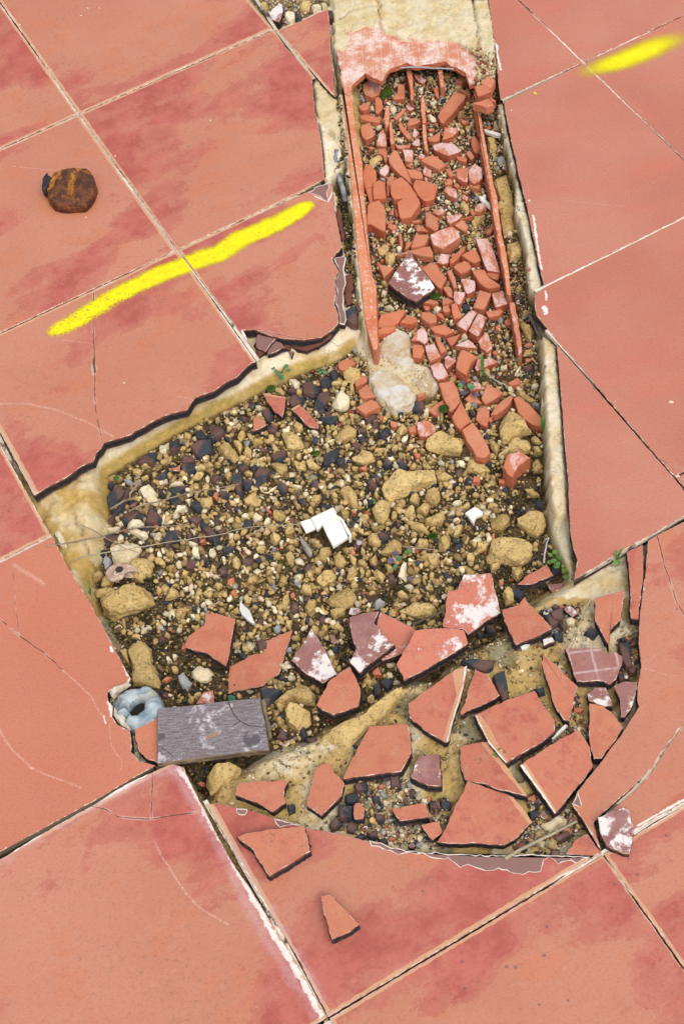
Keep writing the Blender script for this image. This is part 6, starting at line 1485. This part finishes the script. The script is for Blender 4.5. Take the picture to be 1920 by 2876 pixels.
o = rock('driftwood', np.array([W(q, -.038) for q in src('c5', '1215,1130 1265,1180 1290,1220 1340,1260 1390,1340 1390,1395 1350,1415 1300,1350 1260,1270 1230,1200')]), -.042, .008, plain('grey_driftwood', (.36, .32, .28), .85, (.24, .19, .17), 120), sub=4, seed=44); tag(o, 'grey spoon-shaped piece of wood just left below the white plastic clip', 'wood piece'); TAKEN.append(ccw(mixed('c5 1215,1130 1390,1340 1350,1415 1230,1200', -.04)))
# ------------------------------------------------------------------ moss, sprouts and grass
def green(name, a, b): return plain(name, a, .6, b, 200, .3)
G1 = green('leaf_green', (.07, .17, .03), (.13, .27, .05)); G2 = green('moss_green', (.035, .085, .01), (.10, .17, .02)); G3 = green('blue_green_leaf', (.07, .17, .08), (.12, .24, .10)); PU = green('purple_leaf', (.14, .085, .15), (.10, .07, .10))
def blade(name, base, tip, w_, m, par=None, bend=.006):
    b_, t_ = np.array(base), np.array(tip); d_ = t_-b_; side = np.array([-d_[1], d_[0], 0]); side = side/max(1e-6, np.linalg.norm(side)); V, F = [], []; n = 7
    for i in range(n+1):
        f = i/n; c_ = b_+d_*f+np.array([0, 0, bend*math.sin(f*math.pi)]); ww = w_*(math.sin(min(1, f*1.6+.25)*math.pi/2))*(1-f**3); V += [tuple(c_-side*ww), tuple(c_+np.array([0, 0, -w_*.4])), tuple(c_+side*ww)]
    for i in range(n): F += [[i*3, i*3+1, i*3+4, i*3+3], [i*3+1, i*3+2, i*3+5, i*3+4]]
    o = mk(name, V, F, m, parent=par, smooth=True); return o
def P3(view, x, y, z): q = W(src(view, '%g,%g' % (x, y))[0], z); return (q[0], q[1], z)
def grass(label, view, base, zb, tips, w_=.0016, m=G1, nm='grass_tuft', leafn='blade'):
    r_ = empty(nm, P3(view, *base, zb)); tag(r_, label, 'plant')
    for x, y, z in tips: blade(leafn, P3(view, *base, zb), P3(view, x, y, z), w_, m, r_)
grass('tall bright grass blade among the salmon bricks', 'c3', (500, 190), -.036, [(490, -10, -.005), (475, 265, -.03)], .0028)
grass('bright grass tuft against the right mortar flank', 'c3', (1235, 940), -.04, [(1235, 690, -.005), (1195, 735, -.012), (1265, 760, -.02), (1335, 930, -.03), (1255, 870, -.03)], .0015)
grass('small grass tuft beside the white chip near the right flank', 'c3', (1075, 430), -.038, [(1050, 340, -.02), (1120, 350, -.024), (1110, 480, -.036)], .0009)
grass('grass sprout in the tile joint above the mortar bed', 'p22', (1105, 320), -.004, [(1155, 240, .012), (1090, 260, .006), (1085, 300, .003)], .0017)
grass('grass tuft left of the biggest rounded sandstone', 'p02', (625, 570), -.03, [(615, 450, -.012), (645, 500, -.016), (605, 540, -.02)], .001, )
grass('fine grass at the foot of the biggest rounded sandstone', 'p02', (755, 790), -.04, [(780, 740, -.03), (745, 740, -.03), (800, 775, -.034)], .001)
grass('little star-shaped weed between two rose fragments', 'p22', (300, 1670), -.012, [(295, 1620, .004), (250, 1672, -.001), (345, 1650, .002), (355, 1690, -.002), (320, 1705, -.004), (270, 1690, -.004)], .0022, nm='star_weed', leafn='leaf')
def disc(name, c_, r_, m, par, tilt=.3):
    V = [c_]+[(c_[0]+math.cos(a)*r_, c_[1]+math.sin(a)*r_*.85, c_[2]+math.sin(a+c_[0]*999)*r_*tilt*.5) for a in np.linspace(0, 2*math.pi, 11)[:-1]]; return mk(name, V, [[0, i, i % 10+1] for i in range(1, 11)], m, parent=par, smooth=True)
def leaves(label, view, c_, z, pts, r_, m, nm='seedling'):
    e_ = empty(nm, P3(view, *c_, z-.006)); tag(e_, label, 'plant')
    for i, (x, y) in enumerate(pts): q = P3(view, x, y, z+.002*math.sin(i*2.3)); disc('leaf', q, r_*.7*(.75+.4*((i*37) % 10)/10), m, e_); tube('stem', [q, P3(view, *c_, z-.006)], .0004, m, parent=e_, sides=4)
leaves('clover patch under the pointed corner of the triangular tile', 'p22', (730, 360), -.03, [(650,290),(680,270),(715,310),(700,350),(690,370),(640,340),(750,320),(790,310),(755,360),(770,400),(765,415),(745,395),(750,440),(700,300),(670,330),(790,450),(800,335)], .0048, G1, 'clover')
leaves('round leaf beside the grass sprout in the joint', 'p22', (1115, 345), -.008, [(1118, 342), (1100, 338)], .005, G1)
leaves('purple-leaved sprout right of the angular flat sandstone', 'c6', (985, 1190), -.036, [(1005, 1100), (945, 1195), (1000, 1110)], .0062, PU, 'purple_sprout')
leaves('olive-green seedling leaves under the purple-leaved sprout', 'c6', (1000, 1230), -.038, [(1000, 1260), (1050, 1160), (1045, 1180), (985, 1290)], .0048, G3)
leaves('round purple leaf below the speckled cream slab', 'c6', (1180, 1415), -.04, [(1180, 1415)], .0065, PU)
leaves('tiny bright green seedling right of the purple-leaved sprout', 'c6', (1148, 1100), -.038, [(1130, 1090), (1170, 1080), (1150, 1110)], .004, G1)
leaves('purple and grey-green seedlings beside the three-piece plank', 'c3', (270, 390), -.036, [(240, 330), (255, 320), (400, 470), (430, 475), (270, 445)], .006, PU, 'purple_sprout')
leaves('grey-green seedling leaves touching the plank', 'c3', (300, 370), -.034, [(235, 370), (345, 360), (360, 345), (225, 350), (370, 385)], .0055, G3)
leaves('patch of small blue-green leaves on the ochre ledge', 'c1', (390, 290), -.03, [(350,290),(370,310),(400,330),(430,230),(480,262),(410,360),(330,270),(450,210),(385,345),(290,235)], .0045, G3)
leaves('small leaves at the foot of the ledge below the bitten tile', 'c1', (900, 280), -.038, [(870, 290), (930, 290), (850, 260), (905, 270)], .0045, G3)
leaves('tiny green seedling under the faceted sandstone lump', 'c6', (740, 470), -.042, [(745, 460), (750, 490)], .0032, G1)
leaves('dark green seedling in the bottom of the pit right of the knobbly stone', 'p12', (20, 1270), -.034, [(18, 1268), (28, 1280)], .006, green('bottle_green', (.03, .13, .07), (.05, .18, .1)))
def tuft(label, view, cx_, cy_, z, rad, n=420, m=G2):
    c_ = P3(view, cx_, cy_, z); V, F = [], []; r_ = np.random.default_rng(int(cx_)); k_ = VIEW[view][2]; rad = rad/k_/1850
    for i in range(n):
        a = r_.uniform(0, 6.28); d_ = rad*math.sqrt(r_.uniform()); x = c_[0]+math.cos(a)*d_*1.1; y = c_[1]+math.sin(a)*d_*.85; zz = c_[2]+math.sqrt(max(0, 1-(d_/rad)**2))*rad*.5+r_.uniform(0, .001); h = r_.uniform(.0012, .003); ax_ = r_.uniform(-1, 1, 2)*.0015; b_ = len(V)
        t2 = r_.uniform(0, 3.14); V += [(x-math.cos(t2)*.0004, y-math.sin(t2)*.0004, zz), (x+math.cos(t2)*.0004, y+math.sin(t2)*.0004, zz), (x+ax_[0], y+ax_[1], zz+h)]; F.append([b_, b_+1, b_+2])
    b_ = len(V); Vd, Fd = ICO[2]; V += [(c_[0]+v[0]*rad, c_[1]+v[1]*rad*.8, c_[2]+v[2]*rad*.5) for v in Vd]; F += [[b_+int(q) for q in f] for f in Fd]
    tag(mk('moss_tuft', V, F, m), label, 'moss')
tuft('bright green moss clump in the upper left of the channel', 'b1', 660, 430, -.036, 85); tuft('second moss lump hanging below the bright clump', 'b1', 600, 490, -.038, 50, 200)
tuft('moss tuft touching the top piece of the salmon plank', 'c2', 895, 740, -.036, 55); tuft('moss spot under the right tip of the lime-splashed fragment', 'b5', 1370, 490, -.036, 60)
tuft('moss tuft in the gravel at the right, near the split sandstones', 'c6', 1465, 905, -.036, 45); tuft('moss at the foot of the ledge near the cream lump', 'c1', 265, 490, -.036, 50, 250); tuft('small yellow-green moss among the black shards', 'c4', 210, 715, -.034, 30, 160, G1); tuft('dark mossy dot in the gravel above the crumbly wide stone', 'c1', 820, 1280, -.042, 40, 150)
# ------------------------------------------------------------------ medium pieces the gravel is mixed with (each its own object)
def poly_rand(cx_, cy_, r_, el, ang, n, rg):
    a = np.sort(rg.uniform(0, 2*math.pi, n)+0) if n > 5 else np.linspace(0, 2*math.pi, n, endpoint=False)+rg.uniform(0, 1)
    a = np.linspace(0, 2*math.pi, n, endpoint=False)+rg.uniform(-.35, .35, n); rr = r_*rg.uniform(.75, 1.15, n); x = np.cos(a)*rr*el; y = np.sin(a)*rr/el
    return np.stack([cx_+x*math.cos(ang)-y*math.sin(ang), cy_+x*math.sin(ang)+y*math.cos(ang)], 1)
occ = np.zeros(len(GP), bool)
for p in TAKEN:
    lo, hi = p.min(0)-.002, p.max(0)+.002; m = (GP[:, 0] > lo[0]) & (GP[:, 0] < hi[0]) & (GP[:, 1] > lo[1]) & (GP[:, 1] < hi[1]); ii = np.nonzero(m)[0]
    if len(ii): occ[ii] |= inside(GP[ii], p) | (dist(GP[ii], p) < .0008)
inb = inside(GP, BASIN) & (dist(GP, BASIN) > .004)
PEB = ccw(mixed('p13 660,380 800,300 850,180 960,70 1120,40 1240,100 1300,200 1420,220 1500,200 1560,250 1430,500 1480,555 1200,545 960,480 800,440', -.02)); PEB2 = ccw(mixed('p23 500,380 480,200 560,150 680,330 790,270 880,420 820,480 740,590 420,560 330,560', -.02)); PEB3 = ccw(mixed('p22 650,1100 680,1000 850,1260 920,1600 800,1500 700,1600 520,1700 400,1760 640,1520 700,1440 820,1450', -.018)); PEB0 = ccw(mixed('p10 160,0 700,0 690,50 350,190 300,160', -.022)); PEBK = ccw(mixed('p22 560,660 880,600 860,720 700,900 560,920', -.018)); PEBR = ccw(mixed('p22 1110,860 1250,820 1240,1160 1110,1180', -.018))
free = lambda: inb & ~occ
def auto(n, kinds, rlo, rhi, zone, hk, seed):
    rg = np.random.default_rng(seed); idx_ = np.nonzero(zone & ~occ)[0]; made = 0; tries = 0
    while made < n and tries < n*60:
        tries += 1; i = int(rg.choice(idx_))
        if occ[i]: continue
        r_ = rlo+(rhi-rlo)*rg.uniform()**2; c_ = GP[i]; near = np.abs(GP-c_).max(1) < r_*1.15
        if occ[near].mean() > .12: continue
        kd = kinds[int(rg.integers(len(kinds)))]; p = poly_rand(c_[0], c_[1], r_, rg.uniform(1, 1.35), rg.uniform(0, 3.1), int(rg.integers(4, 7)) if kd[0] in 'KB' else int(rg.integers(6, 9)), rg)
        z0 = ground_z(*c_); q = [to_px(x, y, z0+r_*.5) for x, y in p]
        piece(kd, hk*r_*1000*rg.uniform(.75, 1.1)+1, None, None, seed=len(THINGS)+seed, pts=q); occ[near & (np.linalg.norm(GP-c_, axis=1) < r_*1.05)] = True; made += 1
py = pxg[:, 1]; pxx = pxg[:, 0]
chan = py < 1000
auto(90, ['R', 'R', 'R', 'C', 'K', 'R'], .0042, .0085, inb & ~chan & (py < 1560), 1.2, 1)
auto(60, ['R', 'R', 'C', 'R', 'K', 'B'], .004, .007, inb & (py >= 1560), 1.2, 2)
auto(55, ['B', 'B', 'B', 'Bw', 'R', 'C'], .0035, .0065, inb & chan, 1.3, 3)
auto(50, ['K', 'K', 'C', 'R', 'G', 'Tu', 'B'], .003, .0052, inside(GP, PEB) | inside(GP, PEB2) | inside(GP, PEB3) | inside(GP, PEBK) | inside(GP, PEBR), 1.3, 4)
# ------------------------------------------------------------------ gravel: far too many grains to count
def gravel(name, zone, n, rlo, rhi, pal, seed, lab=None, zoff=.0, power=2.7, pile=.003):
    rg = np.random.default_rng(seed); T_ = []
    for k_ in range(14):
        V_, F_ = ICO[1]; T_.append((facet(facet(V_, 9, .38, .72, rg)*rg.uniform(.6, 1.5, 3), 3, .45, .8, rg), F_))
    idx_ = np.nonzero(zone)[0]; pick = rg.choice(idx_, n); c_ = GP[pick]+rg.uniform(-STEP/2, STEP/2, (n, 2)); z_ = Z[pick]; r_ = rlo+(rhi-rlo)*rg.uniform(size=n)**power
    pal_ = np.array([p[0] for p in pal]); wt = np.array([p[1] for p in pal], float); wt /= wt.sum(); ci = rg.choice(len(pal), n, p=wt)
    A, B, Cc = [], [], []; off = 0
    for k_ in range(n):
        V_, F_ = T_[int(rg.integers(14))]; q = rg.normal(size=4); q /= np.linalg.norm(q); w_, x_, y_, zz_ = q
        R3 = np.array([[1-2*(y_*y_+zz_*zz_), 2*(x_*y_-w_*zz_), 2*(x_*zz_+w_*y_)], [2*(x_*y_+w_*zz_), 1-2*(x_*x_+zz_*zz_), 2*(y_*zz_-w_*x_)], [2*(x_*zz_-w_*y_), 2*(y_*zz_+w_*x_), 1-2*(x_*x_+y_*y_)]])
        A.append(V_ @ R3.T*r_[k_] + np.array([c_[k_, 0], c_[k_, 1], z_[k_]+r_[k_]*.35+rg.uniform(0, pile)+zoff])); B.append(F_+off); off += len(V_)
        cc = pal_[ci[k_]]*rg.uniform(.6, 1.2)*rg.uniform(.94, 1.06, 3); Cc.append(np.tile(np.append(cc, 1), (len(V_), 1)))
    V_ = np.concatenate(A); F_ = np.concatenate(B); me = bpy.data.meshes.new(name); me.vertices.add(len(V_)); me.vertices.foreach_set('co', V_.ravel()); me.loops.add(len(F_)*3); me.loops.foreach_set('vertex_index', F_.ravel().astype(np.int32)); me.polygons.add(len(F_)); me.polygons.foreach_set('loop_start', np.arange(len(F_), dtype=np.int32)*3); me.update(calc_edges=True)
    a_ = me.color_attributes.new('Col', 'FLOAT_COLOR', 'POINT'); a_.data.foreach_set('color', np.clip(np.concatenate(Cc), 0, .8).ravel()); me.materials.append(MT['grav'])
    o = bpy.data.objects.new(name, me); COL.objects.link(o); tag(o, lab, 'gravel', kind='stuff'); return o
OC, CR, DK, BR, MV, GY, BN = (.45, .315, .135), (.68, .58, .40), (.05, .055, .065), (.34, .10, .06), (.20, .10, .09), (.30, .30, .29), (.24, .16, .07)
n4 = np.array([mn.fractal(Vector((x*14, y*14, 33.)), .9, 2.1, 2) for x, y in GP])
darkz = ((pxx < 620) & (py > 1720)) | ((pxx > 1420) & (py > 1120)) | ((py > 1500) & (n4 > .22)) | ((py < 1000) & (n4 > .35))
zi = inside(GP, BASIN) & (dist(GP, BASIN) > .002)
free_ = zi & ~occ
gravel('gravel', free_ & ~darkz & (py >= 1000), 6800, .0014, .0068, [(OC, 52), (CR, 19), (DK, 7), (BR, 1), (MV, 2), (GY, 3), (BN, 16)], 5, 'loose ochre and dark gravel filling the pit')
gravel('fine_gravel', zi & ~darkz, 8000, .0007, .0018, [(OC, 30), (CR, 10), (DK, 16), ((.09, .062, .032), 40), (BR, 1)], 6, 'fine sandy grit between the stones of the pit', pile=.0015)
gravel('soil_crumbs', zi & darkz, 5200, .0008, .0042, [(OC, 22), (CR, 8), (DK, 20), (BN, 22), ((.035, .025, .015), 30), (BR, 3)], 7, 'dark crumbly soil with scattered grit', power=3)
gravel('channel_gravel', free_ & (py < 1000), 5200, .0013, .0042, [((.44, .34, .18), 34), (CR, 22), (BR, 14), (GY, 10), (OC, 14), (MV, 5), (DK, 4)], 8, 'pale gravel between the brick fragments in the channel')
zz = (inside(GP, PEB) | inside(GP, PEB2) | inside(GP, PEB3) | inside(GP, PEBK) | inside(GP, PEBR))
gravel('pebble_grit', zz, 3600, .0009, .0038, [(OC, 22), (CR, 14), (DK, 18), (BR, 8), (MV, 14), (GY, 12), (BN, 14)], 9, 'mixed grit in the hollows between the tile pieces on the mortar bed', power=2.6)
gravel('pocket_grit', inside(GP, PEB0), 500, .0009, .004, [(OC, 22), (CR, 22), (MV, 14), (GY, 22), (BN, 12)], 10, 'grit in the pebble pocket at the top edge')
groove = inside(GP, ccw(mixed('p10 745,650 765,640 800,900 830,1200 860,1600 880,1764 p11 900,480 820,340 800,-20 p10 740,1300 790,1150', -.03)))
gravel('groove_soil', groove, 1500, .0007, .0028, [((.03, .024, .016), 45), (DK, 20), (BN, 20), (OC, 10), (CR, 4)], 11, 'black soil and crumbs in the groove left of the hollow brick', power=3)
lb = (py > 1700) & (sd > .002) & ~zz & (sd < .12)
gravel('mortar_crumbs', lb & ~occ, 5200, .0006, .0034, [((.52, .39, .19), 46), (CR, 22), (BN, 18), (DK, 8), (MV, 6)], 12, 'crumbs scattered on the mortar bed', power=3.4, pile=0)
rg = rng   # a few white specks dropped on the tiles
for i, (v, x, y) in enumerate((('p00',560,108),('p00',607,58),('p00',685,57),('p00',793,1077),('p00',592,1497),('p00',1447,830),('p00',140,172),('p00',355,478),('p20',378,760),('p21',1475,1005),('p20',505,1382),('p01',855,872))):
    q = W(src(v, '%d,%d' % (x, y))[0]); r_ = .0016 if v != 'p21' else .0028; o = rock('white_speck', poly_rand(q[0], q[1], r_, 1.2, i, 7, rg), .0004, r_*.8, MT['C'], sub=2, seed=i); tag(o, 'tiny white crumb lying on the smooth or mottled tiles around the pit', 'crumb', 'white crumbs on the tiles')
# ------------------------------------------------------------------ labels for the pieces not described by hand: size, colour, kind, rank and side of the nearest landmark
LM = [('the white plastic clip', 'c6', 150, 760), ('the snail shell', 'p02', 812, 430), ('the grey pipe end', 'p02', 940, 1330), ('the dark board', 'p12', -100, 1500), ('the longest sandstone block', 'c6', 1150, 250), ('the lime-splashed tile fragment', 'b5', 1020, 200), ('the upper pale mortar slab', 'p11', 1150, 640), ('the lower pale mortar slab', 'p11', 1130, 900), ('the three-piece brick plank', 'c2', 1100, 820), ('the round boulder beside the plank', 'c3', 850, 850), ('the green moss clump in the channel', 'b1', 660, 430), ('the two touching flat bricks', 'b3', 930, 500), ('the smooth yellow pebble', 'b4', 540, 620), ('the large pale brick slab', 'b2', 280, 1240), ('the long slanting brick bar', 'b2', 370, 620), ('the ridged split brick', 'b6', 650, 870), ('the anvil-shaped sandstone', 'c5', 650, 700), ('the leaning striped shard', 'c4', 200, 900), ('the largest black shard of the ledge', 'c4', 1250, 320), ('the long rose tile fragment', 'c1', 700, 830), ('the big oblong smooth stone', 'p22', 360, 260), ('the biggest rounded sandstone', 'p02', 870, 600), ('the kite-shaped upturned fragment', 'p12', 600, 990), ('the gridded mauve fragment', 'p22', 950, 1050), ('the rectangular terracotta fragment', 'p22', 480, 740), ('the joint crossing', 'p23', 1005, 590), ('the cube-like terracotta bit', 'p13', 900, 300), ('the ragged ochre lumps by the board', 'p12', 470, 1350), ('the pointed white splinter', 'p12', 130, 690), ('the cracked sandstone lump', 'p12', 780, 610), ('the purple-leaved sprout', 'c6', 985, 1150), ('the big crumbly cream lump', 'c1', 1120, 640), ('the clover patch', 'p22', 720, 350), ('the right mortar flank', 'p21', 640, 1000), ('the squarish sandstone block', 'b2', 940, 1180), ('the pebble pocket', 'p10', 450, 90), ('the wide angular sandstone', 'c2', 900, 1170), ('the mortar-topped brick lump', 'c3', 920, 1320), ('the hook of the long pale twig', 'p02', 1300, 185), ('the largest square-cornered fragment', 'p22', 400, 1500)]
LMP = np.array([src(v, '%g,%g' % (x, y))[0] for _, v, x, y in LM])
groups = {}
for th in THINGS:
    o, nn, col, a, c, has, p = th
    if has: continue
    d = np.linalg.norm(LMP-np.array(c), axis=1); k_ = int(d.argmin()); dx, dy = np.array(c)-LMP[k_]
    side = ('right of' if dx > 0 else 'left of') if abs(dx) > abs(dy) else ('below' if dy > 0 else 'above')
    size = 'tiny' if a < 9e-5 else 'small' if a < 2.6e-4 else 'medium' if a < 7e-4 else 'large'
    groups.setdefault((size, col, nn, side, k_), []).append((d[k_], o))
ORD = ['nearest', 'second nearest', 'third nearest', 'fourth nearest', 'fifth nearest', 'sixth nearest', 'seventh nearest', 'eighth nearest', 'ninth nearest', 'tenth nearest']
for (size, col, nn, side, k_), lst in groups.items():
    lst.sort(key=lambda e: e[0])
    for i, (_, o) in enumerate(lst):
        lm = LM[k_][0]; sd_ = 'at' if (lm == 'the pebble pocket' ) else side
        o['label'] = ('%s %s %s %s %s' % (size, col, nn, side, lm)) if len(lst) == 1 else ('%s %s %s, %s %s %s' % (size, col, nn, ORD[min(i, 9)], 'one' , side+' '+lm)).replace('nearest one', 'of those nearest' if False else 'nearest one').replace('nearest nearest', 'nearest')
GN = {'brick_fragment': 'loose brick fragments in the channel and pit', 'clay_shard': 'dark fired clay shards', 'sandstone': 'ochre stones in the pit', 'limestone': 'cream stones in the pit', 'grey_stone': 'grey stones in the pit', 'tile_fragment': 'broken tile fragments'}
for th in THINGS: th[0]['group'] = GN[th[0].name.split('.')[0]]
